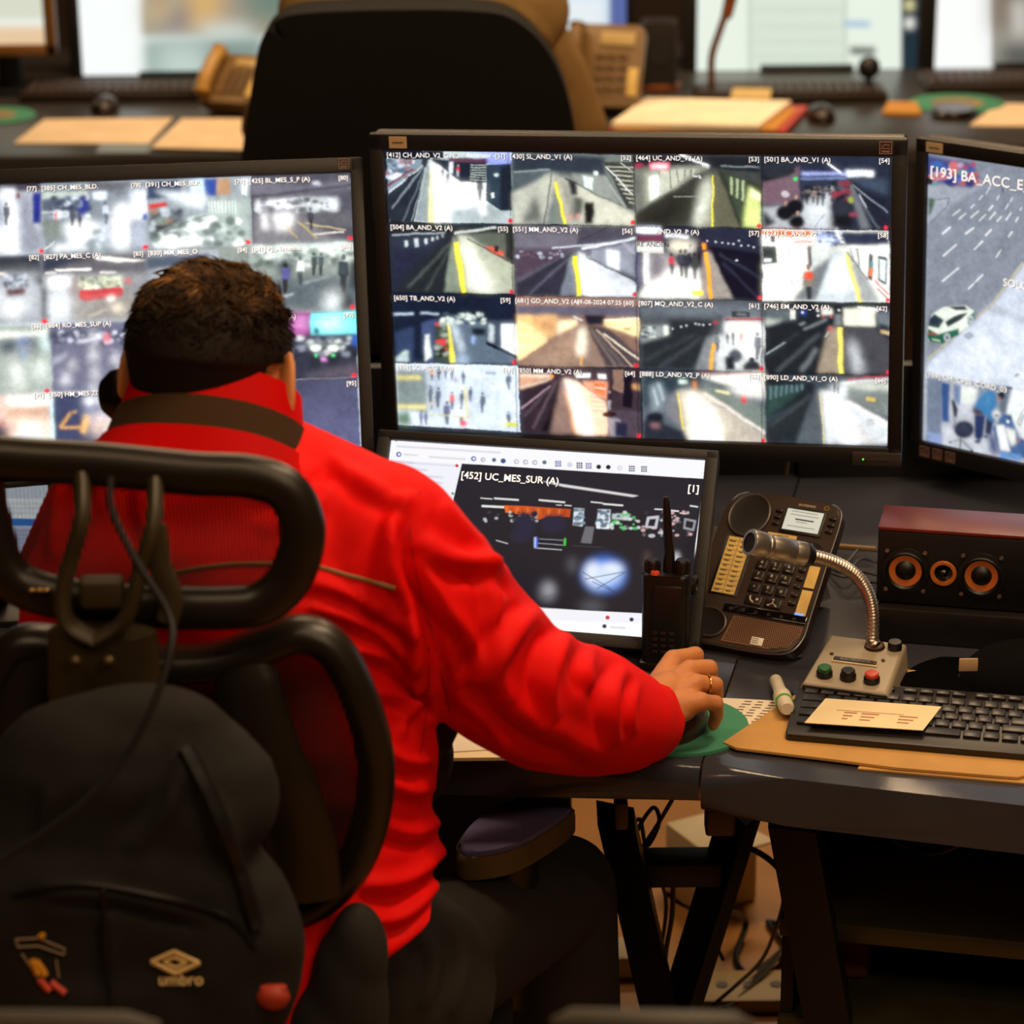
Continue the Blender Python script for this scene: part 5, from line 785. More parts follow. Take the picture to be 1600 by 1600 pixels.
# coiled cord in front of the small monitor
cordp = smooth_pts([PZ(905, 1003, .765), PZ(940, 1001, .763), PZ(975, 1001, .763), PZ(1010, 1003, .763), PZ(1060, 1010, .766)], 40)
q = B(); N = len(cordp) * 3; pts = []
for i in range(N):
    t = i / (N - 1) * (len(cordp) - 1); k = min(int(t), len(cordp) - 2); p = cordp[k].lerp(cordp[k + 1], t - k); a = i / N * 2 * pi * 30
    pts.append(p + Vector((0, cos(a), sin(a))) * .0075)
q.tube(pts, .0018, 6); obj('coiled_cord', q, mat('cord_black', '0c0a0a', .25), label='black coiled phone cord lying in front of the low monitor', cat='cord')

# ------------------------------------------------------------ two-way radio
a = PZ(1040, 1036, .755); MRd = Matrix.Translation((a.x, a.y, .7505)) @ Matrix.Rotation(radians(-12), 4, 'Z')
TW = thing('two_way_radio', 'black two-way radio standing upright with stubby antenna beside the phone', 'radio', MRd)
rad = mat('radio_black', '0f0b09', .38, bump=(700, .15))
q = B(MRd); q.prism(rrect(.056, .036, .009), 0, .124, .005, 3); q.box((.004, -.019, .07), (.036, .006, .085), .003); q.box((0, 0, .006), (.06, .04, .012), .003); obj('body', q, rad, TW)
q = B(MRd); q.tube([(.003, 0, .122), (.003, 0, .145), (.001, 0, .172), (-.001, 0, .212), (-.002, 0, .218)], [.0075, .0066, .0056, .0046, .003], 14); obj('antenna', q, rad, TW)
for x, r_, h in ((-.017, .009, .016), (.019, .009, .018)):
    q = B(MRd @ Matrix.Translation((x, 0, .122))); q.lathe([(0, h), (r_ * .8, h), (r_, h - .003), (r_, .002), (r_ * 1.1, 0)], 20)
    for k in range(12): q.box((r_ * cos(k * pi / 6), r_ * sin(k * pi / 6), h / 2), (.0015, .0015, h * .7))
    kn = obj('control_knob', q, rad, TW)
q = B(MRd @ Matrix.Translation((-.012, -.012, .124))); q.lathe([(0, .003), (.005, .003), (.006, 0)], 16); obj('orange_button', q, mat('orange_rubber', 'c8401c', .5), TW)
q = B(MRd); q.lathe([(.012, .0), (.013, .004), (.010, .006), (.010, 0)], 20, Matrix.Translation((.031, 0, .108)) @ Matrix.Rotation(pi / 2, 4, 'Y')); obj('side_knob', q, rad, TW)
text_mesh([('HYT', -.012, .103, .0065)], 'maker_text', mat('dim_print2', '2e2a28', .4), TW, MRd @ Matrix.Translation((0, -.0183, 0)) @ RX90)
q = B(MRd)
for i in range(4):
    for j in range(3): q.box((-.010 + j * .010, -.0225, .028 + i * .008), (.007, .002, .005), .0008)
obj('keypad', q, mat('radio_keys', '241c18', .3), TW)

# ------------------------------------------------------------ gooseneck microphone on its grey base
c4 = [PZ(1322, 996, .80), PZ(1428, 1000, .80), PZ(1388, 1070, .785), PZ(1262, 1060, .785)]
MM = Matrix.Translation((.404, 2.884, ZD)) @ Matrix.Rotation(radians(-20), 4, 'Z')
TM = thing('gooseneck_microphone', 'chrome gooseneck microphone on a beige grey base with three coloured buttons', 'microphone', MM)
bgm = mat('beige_enamel', '9c8e76', .42, nz=(30, .05)); w0, w1, dd = .108, .098, .122
q = B(MM)
v = [(-w0 / 2, -dd / 2, .012), (w0 / 2, -dd / 2, .012), (w1 / 2, dd / 2, .012), (-w1 / 2, dd / 2, .012), (-w0 / 2 + .003, -dd / 2, .030), (w0 / 2 - .003, -dd / 2, .030), (w1 / 2 - .003, dd / 2, .044), (-w1 / 2 + .003, dd / 2, .044)]
vs = [q.bm.verts.new(p) for p in v]
for f in ((0, 3, 2, 1), (4, 5, 6, 7), (0, 1, 5, 4), (1, 2, 6, 5), (2, 3, 7, 6), (3, 0, 4, 7)): q.bm.faces.new([vs[i] for i in f])
bmesh.ops.bevel(q.bm, geom=[e for e in q.bm.edges if e.verts[0].co.z > .02 and e.verts[1].co.z > .02], offset=.006, segments=4, affect='EDGES', profile=.5)
for v_ in q.bm.verts: v_.co = MM @ v_.co
obj('base', q, bgm, TM)
q = B(MM); q.box((0, -dd / 2 - .001, .020), (w0 - .008, .003, .016), .001); q.box((0, 0, .008), (w0 - .006, dd - .01, .009), .002); fp = obj('front_panel', q, blackp, TM)
q = B(MM @ Matrix.Translation((-.043, -dd / 2 - .002, .020)) @ Matrix.Rotation(pi / 2, 4, 'X')); q.lathe([(.0025, 0), (.0025, .003), (.0045, .003), (.0045, 0)], 18); obj('audio_socket', q, mat('copper_ring', 'b0785a', .3, .9), fp)
slope = atan2(.014, dd); MT = MM @ Matrix.Translation((0, 0, .0375)) @ Matrix.Rotation(slope, 4, 'X')
for x, hx in ((-.029, '1f5c24'), (-.001, '17100c'), (.027, 'c63a1c')):
    q = B(MT @ Matrix.Translation((x, -.040, 0))); q.lathe([(.0095, 0), (.0095, .006), (.0085, .0075), (0, .0075)], 24); r_ = obj('push_button', q, blackp, TM)
    q = B(MT @ Matrix.Translation((x, -.040, .0076))); q.lathe([(.0082, 0), (.0082, .0035), (.0072, .0046), (0, .0050)], 24); obj('button_cap', q, mat('cap_' + hx, hx, .35), r_)
q = B(MT @ Matrix.Translation((.036, .044, 0))); q.lathe([(.0085, 0), (.0085, .008), (.0075, .0095), (0, .0098)], 24); obj('volume_knob', q, blackp, TM)
q = B(MT); q.box((-.002, .0, .0006), (.054, .012, .0012)); np_ = obj('name_plate', q, mat('plate_edge', 'd8c49a', .4, .4), TM); q = B(MT); q.box((-.002, .0008, .0016), (.052, .008, .0008)); obj('plate_dark', q, blackp, np_); text_mesh([('ELECTRONICA', -.002, .0008, .0055, 'CENTER')], 'plate_text', greyt, np_, MT @ Matrix.Translation((0, 0, .0022)))
for x, y in ((-.033, .012), (.029, .012), (-.029, -.018), (-.002, -.018), (.025, -.018)):
    q = B(MT @ Matrix.Translation((x, y, 0))); q.lathe([(.0024, 0), (.0022, .0012), (0, .0016)], 12); obj('screw', q, mat('dark_screw', '4a3a2c', .4, .8), TM)
chrome = mat('mic_chrome', 'a49c92', .34, .85, nz=(150, .05))
q = B(MT @ Matrix.Translation((.012, .042, 0))); q.lathe([(.0125, 0), (.0115, .003), (.0075, .0045), (0, .0045)], 24); obj('neck_collar', q, mat('dark_screw', '4a3a2c'), TM)
n0 = MT @ Vector((.012, .042, .002)); Dn = (CI @ n0).z * -1
neckpx = [(1363, 1000), (1363, 960), (1356, 928), (1340, 902), (1315, 884), (1285, 872), (1255, 866)]
npts = [n0] + [PD(x, y, Dn - k * .012) for k, (x, y) in enumerate(neckpx)]
sp = smooth_pts(npts, 14); q = B(); q.tube(sp, [.0078 + .0006 * (1 if k % 2 else -1) if 10 < k else .0086 for k in range(len(sp))], 12); obj('gooseneck', q, mat('neck_metal', 'b8aca0', .3, .9), TM)
e = npts[-1]; t = (PD(1165, 846, Dn - .112) - PD(1262, 868, Dn - .072)); t.normalize()
h0 = PD(1262, 868, Dn - .070); Mh = Matrix.Translation(h0) @ t.to_track_quat('Z', 'Y').to_matrix().to_4x4() @ Matrix.Scale(1.16, 4)
q = B(Mh); q.lathe([(0, -.004), (.010, -.004), (.0125, 0), (.0125, .006)], 24); obj('head_collar', q, blackp, TM)
q = B(Mh); q.lathe([(.0128, .006), (.0128, .018), (.0122, .019), (.0122, .020), (.0128, .021), (.0128, .046), (.0122, .047), (.0122, .048), (.0128, .049), (.0128, .051), (.0122, .052), (.0128, .053), (.0135, .056), (.0140, .068), (.0132, .0705), (.0100, .0708)], 28); hd = obj('capsule', q, chrome, TM)
q = B(Mh); q.lathe([(.0102, .0700), (0, .0690)], 24); obj('capsule_grille', q, mat('hole_black', '050404'), hd)
cable([MM @ Vector((-.043, -dd / 2 - .004, .02)), MM @ Vector((-.062, -.09, .012)), PZ(1240, 1086, .754), PZ(1232, 1082, .754)], .0016, rub, 'short lead plugged into the microphone base')

# yellow notepad under the mic base
q = B(Matrix.Translation((.447, 2.872, ZD + .0005)) @ Matrix.Rotation(radians(-20), 4, 'Z')); q.box((.012, -.012, .0055), (.10, .135, .011), .001); obj('notepad', q, mat('yellow_pad', 'c98a2c', .7, nz=(20, .08)), label='yellow notepad sticking out under the microphone base', cat='notepad')

# ------------------------------------------------------------ envelopes, keyboard, card
def sheet(name, pts, z0, th, m, label, cat, group=None, bend=0):
    q = B(); P = [PZ(x, y, z0) for x, y in pts]; q.prism([(p.x, p.y) for p in P], z0, z0 + th, 0); return obj(name, q, m, label=label, cat=cat, group=group, sm=False)
sheet('envelope', [(1340, 1203), (1348, 1192), (1760, 1215), (1760, 1240)], .7505, .002, manila, 'lower manila envelope peeping out at the desk edge', 'envelope')
sheet('envelope', [(1130, 1163), (1240, 1090), (1420, 1085), (1720, 1110), (1700, 1190), (1590, 1218), (1560, 1216), (1400, 1203), (1300, 1190), (1150, 1172)], .7535, .003, manila, 'large crumpled manila envelope lying under the keyboard', 'envelope')
KB = Matrix.Translation((.550, 2.750, .7575))  @ Matrix.Rotation(radians(-13), 4, 'Z') @ Matrix.Rotation(radians(4), 4, 'X')
TK = thing('keyboard', 'black computer keyboard lying on the manila envelope', 'keyboard', KB)
kbm = mat('keyboard_black', '1a1613', .42, nz=(40, .1)); kcm = mat('keycap_black', '1e1a17', .35)
KW, KD = .455, .138; x0 = -.235
q = B(KB); q.prism(rrect(KW, KD, .006, cx=x0 + KW / 2), 0, .012, .003, 2); obj('case', q, kbm, TK)
def keyrow(y, items, h=.0155, x=x0 + .008):
    for wd in items:
        if wd > 0:
            q = B(KB); w_ = wd * .0187 - .003; q.prism(rrect(w_, h, .002, 3, cx=x + wd * .0187 / 2, cy=y), .011, .0155, .0012, 2); obj('keycap', q, kcm, TK)
        x += abs(wd) * .0187
keyrow(.058, [1, -.6, 1, 1, 1, 1, -.4, 1, 1, 1, 1, -.4, 1, 1, 1, 1, -.3, 1, 1, 1], .011)
keyrow(.0375, [1] * 13 + [2, -.3, 1, 1, 1, -.3, 1, 1]); keyrow(.0195, [1.5] + [1] * 12 + [1.5, -.3, 1, 1, 1, -.3, 1, 1]); keyrow(.0015, [1.75] + [1] * 11 + [2.25, -3.6, 1, 1])
keyrow(-.0165, [1.25] + [1] * 11 + [2.75, -1.3, 1, -1.3, 1, 1]); keyrow(-.0365, [1.4, 1.1, 1.2, 6.3, 1.2, 1.1, 1.1, 1.6, -.3, 1, 1, 1, -.3, 2])
CD = PZ(1370, 1115, .775); 
P = [PZ(x, y, .7745) for x, y in ((1290, 1091), (1471, 1104), (1442, 1141), (1257, 1129))]
q = B(); q.prism([(p.x, p.y) for p in P], .7738, .7745, 0); 
o = obj('paper_card', q, paper2, label='cream paper card lying across the keyboard keys', cat='card', sm=False)
o.rotation_euler = (0, 0, 0)
q = B(); u = (P[1] - P[0]); v_ = (P[3] - P[0])
def cardpt(a, b): p = P[0] + u * a + v_ * b; return (p.x, p.y, .7746)
for a0, a1, b0, b1, mm in ((.2, .75, .42, .425, 0), (.17, .2, .42, .9, 0)): q.poly([cardpt(a0, b0), cardpt(a1, b0), cardpt(a1, b0 + .02), cardpt(a0, b0 + .02)])
for i, (a0, a1) in enumerate(((.25, .36), (.4, .55), (.72, .88))):
    for j in range(3): q.poly([cardpt(a0 + .01 * j, .48 + j * .12), cardpt(a1 - .02 * j, .48 + j * .12), cardpt(a1 - .02 * j, .52 + j * .12), cardpt(a0 + .01 * j, .52 + j * .12)])
pp = obj('card_print', q, inkred, o, sm=False)

# printed list, marker
q = B(); P = [PZ(x, y, .751) for x, y in ((1120, 1090), (1232, 1096), (1200, 1133), (1080, 1128))]; q.prism([(p.x, p.y) for p in P], .7505, .7512, 0); o = obj('printed_list', q, paperm, label='white printed list between mouse pad and marker', cat='paper', sm=False)
q = B(); u = P[1] - P[0]; v_ = P[3] - P[0]
for i in range(8):
    for a0 in (.42, .6, .78):
        a1 = a0 + .08 + .06 * ((i * 7 + int(a0 * 10)) % 3) / 3; b0 = .08 + i * .11; pts = [P[0] + u * a + v_ * b for a, b in ((a0, b0), (a1, b0), (a1, b0 + .035), (a0, b0 + .035))]; q.poly([(p.x, p.y, .7514) for p in pts])
obj('list_print', q, ink, o, sm=False)
a, b_ = PZ(1212, 1063, .76), PZ(1230, 1108, .772); d = (b_ - a); Mk = Matrix.Translation(a) @ d.to_track_quat('Z', 'Y').to_matrix().to_4x4(); L = d.length
TMk = thing('marker', 'short white marker with a green ring leaning beside the keyboard', 'marker', Matrix.Translation(a))
wp = mat('white_plastic', 'd8cdb4', .35)
q = B(Mk); q.lathe([(0, -.004), (.006, -.003), (.0075, 0), (.0075, L * .35), (.0085, L * .45), (.0105, L * .55), (.0105, L * .72), (.009, L * .74), (.009, L * .95), (.007, L), (0, L)], 20); mb = obj('barrel', q, wp, TMk)
q = B(Mk); q.lathe([(.0098, L * .735), (.0102, L * .735), (.0102, L * .775), (.0092, L * .775)], 20); obj('green_ring', q, mat('green_ring', '5cae3c', .4), TMk)
q = B(Mk)
for k in range(5): q.box((-.004 + k * .002, -.0074, L * .1 + .003 * k), (.0008, .0006, .010))
obj('barrel_print', q, ink, mb, sm=False)

# ------------------------------------------------------------ speaker box on a black unit
SPM = Matrix.Translation(PZ(1368, 940, .797)) @ Matrix.Rotation(radians(-13), 4, 'Z') @ Matrix.Translation((.18, .04, 0))
q = B(Matrix.Translation((.675, 3.075, ZD + .0005)) @ Matrix.Rotation(radians(-13), 4, 'Z')); q.box((0, .01, .0225), (.43, .20, .045), .003); TU = obj('black_unit', q, blackp, label='flat black equipment box under the wooden speaker', cat='box')
TSP = thing('speaker', 'long black speaker box with red wooden top and copper cones', 'speaker', SPM)
red = mat('cherry_wood', '6a1c1c', .4, nz=(14, .2), bump=(60, .1)); spb = mat('speaker_front', '0e0b0a', .45)
sw, sh, sd = .36, .094, .08
q = B(SPM); q.box((0, 0, sh / 2), (sw, sd, sh), .003); obj('cabinet', q, spb, TSP); q = B(SPM); q.box((0, 0, sh + .0025), (sw + .001, sd + .001, .005), .0015); obj('wooden_top', q, red, TSP)
cop = mat('copper_cone', 'e07a34', .4, .4)
def driver(x, r, tw=False):
    A = SPM @ Matrix.Translation((x, -sd / 2, sh * .47)) @ RX90
    q = B(A); q.lathe([(r * 1.45, 0), (r * 1.42, .003), (r * 1.15, .004), (r * 1.05, .002)] if not tw else [(r * 1.0, 0), (r, .002)], 36); f = obj('driver_ring', q, spb, TSP)
    if tw:
        q = B(A); q.lathe([(.0105, .0005), (.0118, .0035), (.0155, .0035), (.0168, .0005)], 32); obj('copper_ring', q, cop, f); q = B(A); q.lathe([(.0105, .001), (.006, .0005), (.0055, .004), (.003, .006), (0, .0066)], 24); obj('tweeter_dome', q, mat('glossy_black', '0d0b0b'), f)
    else:
        q = B(A); q.lathe([(r * .98, .0022), (r * .60, .0006), (r * .60, .0005)], 36); obj('cone', q, cop, f); q = B(A); q.lathe([(r * 1.25, .0032), (r * 1.12, .0048), (r * .98, .0025)], 36); obj('surround', q, rub, f); q = B(A); q.lathe([(r * .62, .0008), (r * .45, .004), (r * .2, .006), (0, .0065)], 24); obj('dust_cap', q, rub, f)
        for sx in (-1, 1):
            for sy in (-1, 1):
                q = B(A @ Matrix.Translation((sx * r * 1.12, sy * r * 1.22, .002))); q.lathe([(.003, 0), (.0026, .0022), (0, .003)], 12); obj('screw', q, mat('bright_screw', 'b89a8c', .25, .9), f)
x0s = -sw / 2
driver(x0s + .035, .0205); driver(x0s + .081, .0168, True); driver(x0s + .127, .0205); driver(x0s + .235, .0205); driver(x0s + .31, .0205)

# ------------------------------------------------------------ black cap with badge
CP = PZ(1540, 1062, .78); CP = PZ(1610, 1062, .76); MCp = Matrix.Translation((CP.x, CP.y, ZD + .001)) @ Matrix.Rotation(radians(105), 4, 'Z')
TCp = thing('baseball_cap', 'black baseball cap lying behind the keyboard', 'cap', MCp); capm = mat('cap_cloth', '050403', 1.0, spec=.1, bump=(500, .3))
q = B(MCp); q.grid(lambda u, v: (.078 * cos(2 * pi * u) * cos(v * pi / 2) ** .7, .085 * sin(2 * pi * u) * cos(v * pi / 2) ** .7, .048 * sin(v * pi / 2) ** .9), 36, 12, cu=True); obj('crown', q, capm, TCp)
q = B(MCp); q.grid(lambda u, v: ((.085 + .065 * v) * cos((u - .5) * 2.0 + pi / 2) * (1 - .12 * v), (.085 + .075 * v * cos((u - .5) * 2.2)) * sin((u - .5) * 2.0 + pi / 2), .010 - .012 * ((u - .5) * 2) ** 2 * v + .003), 20, 8)
r = bmesh.ops.solidify(q.bm, geom=q.bm.faces[:], thickness=.003); obj('brim', q, capm, TCp)
q = B(); a = PZ(1512, 1036, .80); q.box((a.x, a.y - .005, a.z), (.022, .003, .016), .001, M=None); o = obj('badge', q, stk, TCp, label='small beige label on the cap')
# cable tangle left of the speaker and odds behind
cable([PZ(1262, 852, .76), PZ(1300, 853, .76), PZ(1340, 856, .765), PZ(1368, 858, .765)], .004, mat('cable_beige', '8a6a40', .5), 'beige network cable running from the phone towards the speaker')
for k, (y0, y1) in enumerate(((880, 862), (895, 880), (902, 900), (890, 912))): cable([PZ(1290, y0 - 10, .755), PZ(1320, y0, .76 + .004 * k), PZ(1345, y1 - 6, .765), PZ(1372, y1, .758)], .0016, rub, 'thin dark wire tangled left of the speaker', 'wires left of the speaker')
cable([PY(1228, 742, 3.35), PY(1230, 720, 3.33), PY(1228, 700, 3.33)], .003, mat('cable_beige', '8a6a40'), 'beige cable hanging below the centre monitor')
cable([PZ(1250, 970, .756), PZ(1262, 960, .757), PZ(1266, 945, .76), PZ(1255, 940, .765)], .0025, mat('white_plastic', 'd8cdb4'), 'short white cable end behind the phone')

# ------------------------------------------------------------ mouse pad, mouse, papers under the arm
mp = PZ(1062, 1133, .753); q = B(); circ = [(mp.x + .079 * cos(t * pi / 24), mp.y + .079 * sin(t * pi / 24) * 1.02) for t in range(48)]
q.prism(circ, .7505, .7545, .0008); q.prism([(p[0] * 1, p[1]) for p in [(mp.x - .045 + .036 * cos(t * pi / 16), mp.y - .052 + .026 * sin(t * pi / 16)) for t in range(32)]], .7504, .7552, .001)
obj('mouse_pad', q, mat('green_cloth', '3f8a68', .8, nz=(30, .05), bump=(900, .1)), label='round green mouse pad under the operator hand', cat='mouse pad')
MMo = Matrix.Translation((mp.x + .0, mp.y - .006, .755)) @ Matrix.Rotation(radians(-18), 4, 'Z')
TMo = thing('computer_mouse', 'dark brown computer mouse under the hand on the green pad', 'mouse', MMo)
q = B(MMo); q.grid(lambda u, v: (.030 * cos(2 * pi * u) * (1 - v ** 2.5) ** .5, .053 * sin(2 * pi * u) * (1 - v ** 2.5) ** .5, .002 + .030 * v), 28, 12, cu=True); q.prism([(.031 * cos(t * pi / 14), .054 * sin(t * pi / 14)) for t in range(28)], 0, .004, .001); obj('shell', q, mat('mouse_brown', '3a2a1e', .35), TMo)
q = B(MMo @ Matrix.Translation((0, .03, .022)) @ Matrix.Rotation(pi / 2, 4, 'Y')); q.lathe([(0, -.004), (.007, -.004), (.007, .004), (0, .004)], 16); obj('scroll_wheel', q, rub, TMo)
sheet('paper_stack', [(640, 1190), (660, 1165), (690, 1110), (840, 1110), (820, 1188)], .7502, .004, paper2, 'stack of cream papers under the operator elbow', 'papers')
sheet('paper_sheet', [(662, 1182), (700, 1112), (780, 1110), (800, 1170), (700, 1176)], .7545, .001, paperm, 'top white sheet on the papers under the elbow', 'paper')
q = B(); P = [PZ(x, y, .7557) for x, y in ((700, 1116), (722, 1124), (720, 1126), (698, 1118))]; q.prism([(p.x, p.y) for p in P], .7556, .7562); obj('pen', q, mat('blue_ink', '2a3f8a', .4), label='thin blue pen on the sheet under the arm', cat='pen', sm=False)
# ============================================================ the operator
def remesh(b, vox, its, fac=.5):
    me = bpy.data.meshes.new('t'); b.bm.to_mesh(me); b.bm.free(); o = bpy.data.objects.new('t', me); COL.objects.link(o)
    m = o.modifiers.new('r', 'REMESH'); m.mode = 'VOXEL'; m.voxel_size = vox; m.adaptivity = 0
    if its: s = o.modifiers.new('s', 'SMOOTH'); s.iterations = its; s.factor = fac
    dg = bpy.context.evaluated_depsgraph_get(); dg.update(); r = bpy.data.meshes.new_from_object(o.evaluated_get(dg)); bpy.data.objects.remove(o); bpy.data.meshes.remove(me)
    r.polygons.foreach_set('use_smooth', [True] * len(r.polygons)); return r
def arr(me):
    n = len(me.vertices); co = np.empty(n * 3); me.vertices.foreach_get('co', co); no = np.empty(n * 3); me.vertices.foreach_get('normal', no); return co.reshape(-1, 3), no.reshape(-1, 3)
def setco(me, co): me.vertices.foreach_set('co', np.ascontiguousarray(co).ravel()); me.update()
CMi = np.array(CI)
def projn(co): q = co @ CMi[:3, :3].T + CMi[:3, 3]; return np.stack([800 + FP * q[:, 0] / -q[:, 2], 800 - FP * q[:, 1] / -q[:, 2]], 1), -q[:, 2]
def folds(me, lines, namp=.0, nsc=9):
    """raised ridges with a valley beside them, following drapery lines over the surface"""
    co, no = arr(me); px, dep = projn(co); view = co - np.array(C0); view /= np.linalg.norm(view, axis=1)[:, None]
    face = np.clip(-(no * view).sum(1) * 2.0 + .15, 0, 1); d = np.zeros(len(co))
    for pts, amp, w in lines:
        P = np.array([tuple(p)[:2] for p in smooth_pts([(x, y, 0) for x, y in pts], 5)]); best = np.full(len(co), 1e9); sg = np.zeros(len(co)); tt = np.zeros(len(co)); m = len(P) - 1
        sel = np.where((px[:, 0] > P[:, 0].min() - 3 * w) & (px[:, 0] < P[:, 0].max() + 3 * w) & (px[:, 1] > P[:, 1].min() - 3 * w) & (px[:, 1] < P[:, 1].max() + 3 * w))[0]
        if not len(sel): continue
        for i in range(m):
            A, D = P[i], P[i + 1] - P[i]; L = D @ D + 1e-9; q = px[sel] - A; t = np.clip((q @ D) / L, 0, 1); r = q - t[:, None] * D; ds = np.hypot(r[:, 0], r[:, 1]); c_ = D[0] * q[:, 1] - D[1] * q[:, 0]
            u = ds < best[sel]; k = sel[u]; best[k] = ds[u]; sg[k] = np.sign(c_[u]); tt[k] = (i + t[u]) / m
        x = best[sel] * sg[sel] / w; tp = np.sin(np.clip(tt[sel], 0, 1) * np.pi) ** .6
        d[sel] += amp * tp * (np.exp(-x * x) - .75 * np.exp(-(x - 1.5) ** 2 * 1.4))
    if namp:
        for i in range(len(co)):
            p = co[i]; d[i] += namp * (noise.noise((p[0] * nsc, p[1] * nsc, p[2] * nsc * 1.6)) + .5 * noise.noise((p[0] * nsc * 2.3, p[1] * nsc * 2.3, p[2] * nsc * 3.2)))
        f2 = np.ones(len(co))
    co += no * (d * (np.maximum(face, .12)))[:, None]; setco(me, co)
skin = mat('skin', 'c9834c', .5, nz=(25, .08), bump=(500, .12), spec=.4); skin.node_tree.nodes['Principled BSDF'].inputs['Subsurface Weight'].default_value = .12; skin.node_tree.nodes['Principled BSDF'].inputs['Subsurface Radius'].default_value = (.02, .006, .003)
redj = mat('red_jacket_cloth', 'e90806', .7, spec=.15, nz=(7, .06), bump=(1400, .08)); brn = mat('brown_fleece', '54391c', .9, bump=(900, .4)); trou = mat('grey_trouser_cloth', '251f19', .9, nz=(20, .12), bump=(600, .2)); blk = mat('black_cloth', '0c0a0a', .85)
TMan = thing('person', 'person in a red jacket seated with back to us, right hand on the mouse', 'person', Matrix.Translation((-.2, 2.45, .02)))
HD = Matrix.Translation(PD(325, 600, 2.62)) @ Matrix.Rotation(radians(-16), 4, 'Z') @ Matrix.Rotation(radians(-12), 4, 'X') @ Matrix.Rotation(radians(3), 4, 'Y')
q = B(HD)
q.ball((0, -.006, .032), (.0745, .094, .078)); q.ball((0, .040, -.012), (.068, .055, .078)); q.ball((0, .034, -.055), (.056, .054, .05)); q.ball((0, .072, -.092), (.026, .022, .020))
for s in (-1, 1):
    q.ball((s * .038, .07, -.03), (.026, .026, .028)); q.ball((s * .03, .086, .008), .0125); q.tube([(s * .010, .094, .026), (s * .03, .093, .031), (s * .05, .082, .024)], .007, 8)
    A = Matrix.Translation((s * (.083 if s > 0 else .076), -.008, .004)) @ Matrix.Rotation(radians(34 if s > 0 else -8), 4, 'Z') @ Matrix.Rotation(radians(-10), 4, 'X')
    q.ball((0, 0, 0), (.006, .019, .033), M=A); pts = [A @ Vector((s * .003, -.0205 * cos(t) + .002, .036 * sin(t))) for t in [x * .35 - 1.3 for x in range(9)]]
    q.tube(pts, .0042, 8); q.ball((s * .001, .006, -.026), (.006, .008, .008), M=A)
    q.ball((s * .074, .005, -.004), (.012, .02, .026))
q.tube([(0, .094, .012), (0, .112, -.018), (0, .116, -.028)], [.007, .010, .012], 10)
for s in (-1, 1): q.ball((s * .011, .106, -.030), .008)
q.ball((0, .093, -.054), (.024, .010, .006)); q.ball((0, .092, -.064), (.021, .010, .0065))
nb = HD @ Vector((0, -.035, -.15))
q.cap2((0, -.010, -.02), (0, -.030, -.15), .056, .060)
q.M = Matrix()
ShR = PD(592, 852, 2.58); ShL = PD(172, 815, 2.62); El = PD(850, 1108, 2.80); Wr = PZ(1008, 1114, .806)
tc = PD(360, 900, 2.62); hp = PD(440, 1420, 2.66)
q.cap2(nb, tc, .055, .09); q.cap2(tc, hp, .09, .10); q.cap2(nb, ShR, .04, .05); q.cap2(nb, ShL, .04, .05); q.cap2(ShR, El, .045, .04); q.cap2(El, Wr, .038, .030)
ElL = PD(120, 930, 2.86); WrL = PD(222, 748, 2.84)
q.cap2(ShL, ElL, .045, .04); q.cap2(ElL, WrL, .038, .028)
# right hand
def finger(b, pts, rs):
    for k in range(len(pts) - 1): b.cap2(pts[k], pts[k + 1], rs[k], rs[k + 1], 12)
def MC_(x, y, z): return PZ(x, y, z)
mcp = [MC_(1052, 1030, .832), MC_(1077, 1046, .834), MC_(1088, 1068, .828), MC_(1094, 1096, .818)]
pip = [MC_(1086, 1024, .830), MC_(1108, 1044, .830), MC_(1117, 1070, .822), MC_(1118, 1099, .810)]
dip = [a_ + Vector((.003, .018, -.022)) for a_ in pip]; tip = [a_ + Vector((-.003, .008, -.016)) for a_ in dip]
wr2 = Wr
for k in range(4):
    finger(q, [wr2.lerp(mcp[k], .18), mcp[k]], [.019, .0118]); finger(q, [mcp[k], pip[k], dip[k], tip[k]], [[.0108, .0105, .0092, .0082], [.0112, .0108, .0095, .0084], [.0108, .0102, .009, .008], [.0098, .0094, .0082, .0074]][k])
    q.ball(tuple(mcp[k]), .0118); q.ball(tuple(pip[k]), .0112 - .0004 * k)
for k in range(3): q.cap2(mcp[k].lerp(wr2, .3) - Vector((0, 0, .006)), mcp[k + 1].lerp(wr2, .3) - Vector((0, 0, .006)), .014, .014)
th = [wr2 + Vector((-.004, .02, -.008)), wr2 + Vector((-.012, .055, -.016)), wr2 + Vector((.004, .085, -.030)), wr2 + Vector((.018, .105, -.036))]
finger(q, th, [.016, .0125, .0105, .0088])
q.cap2(Wr, wr2.lerp(mcp[1], .5), .031, .023)
q.ball(tuple(wr2.lerp(mcp[2], .45) - Vector((0, 0, .008))), (.032, .034, .018))
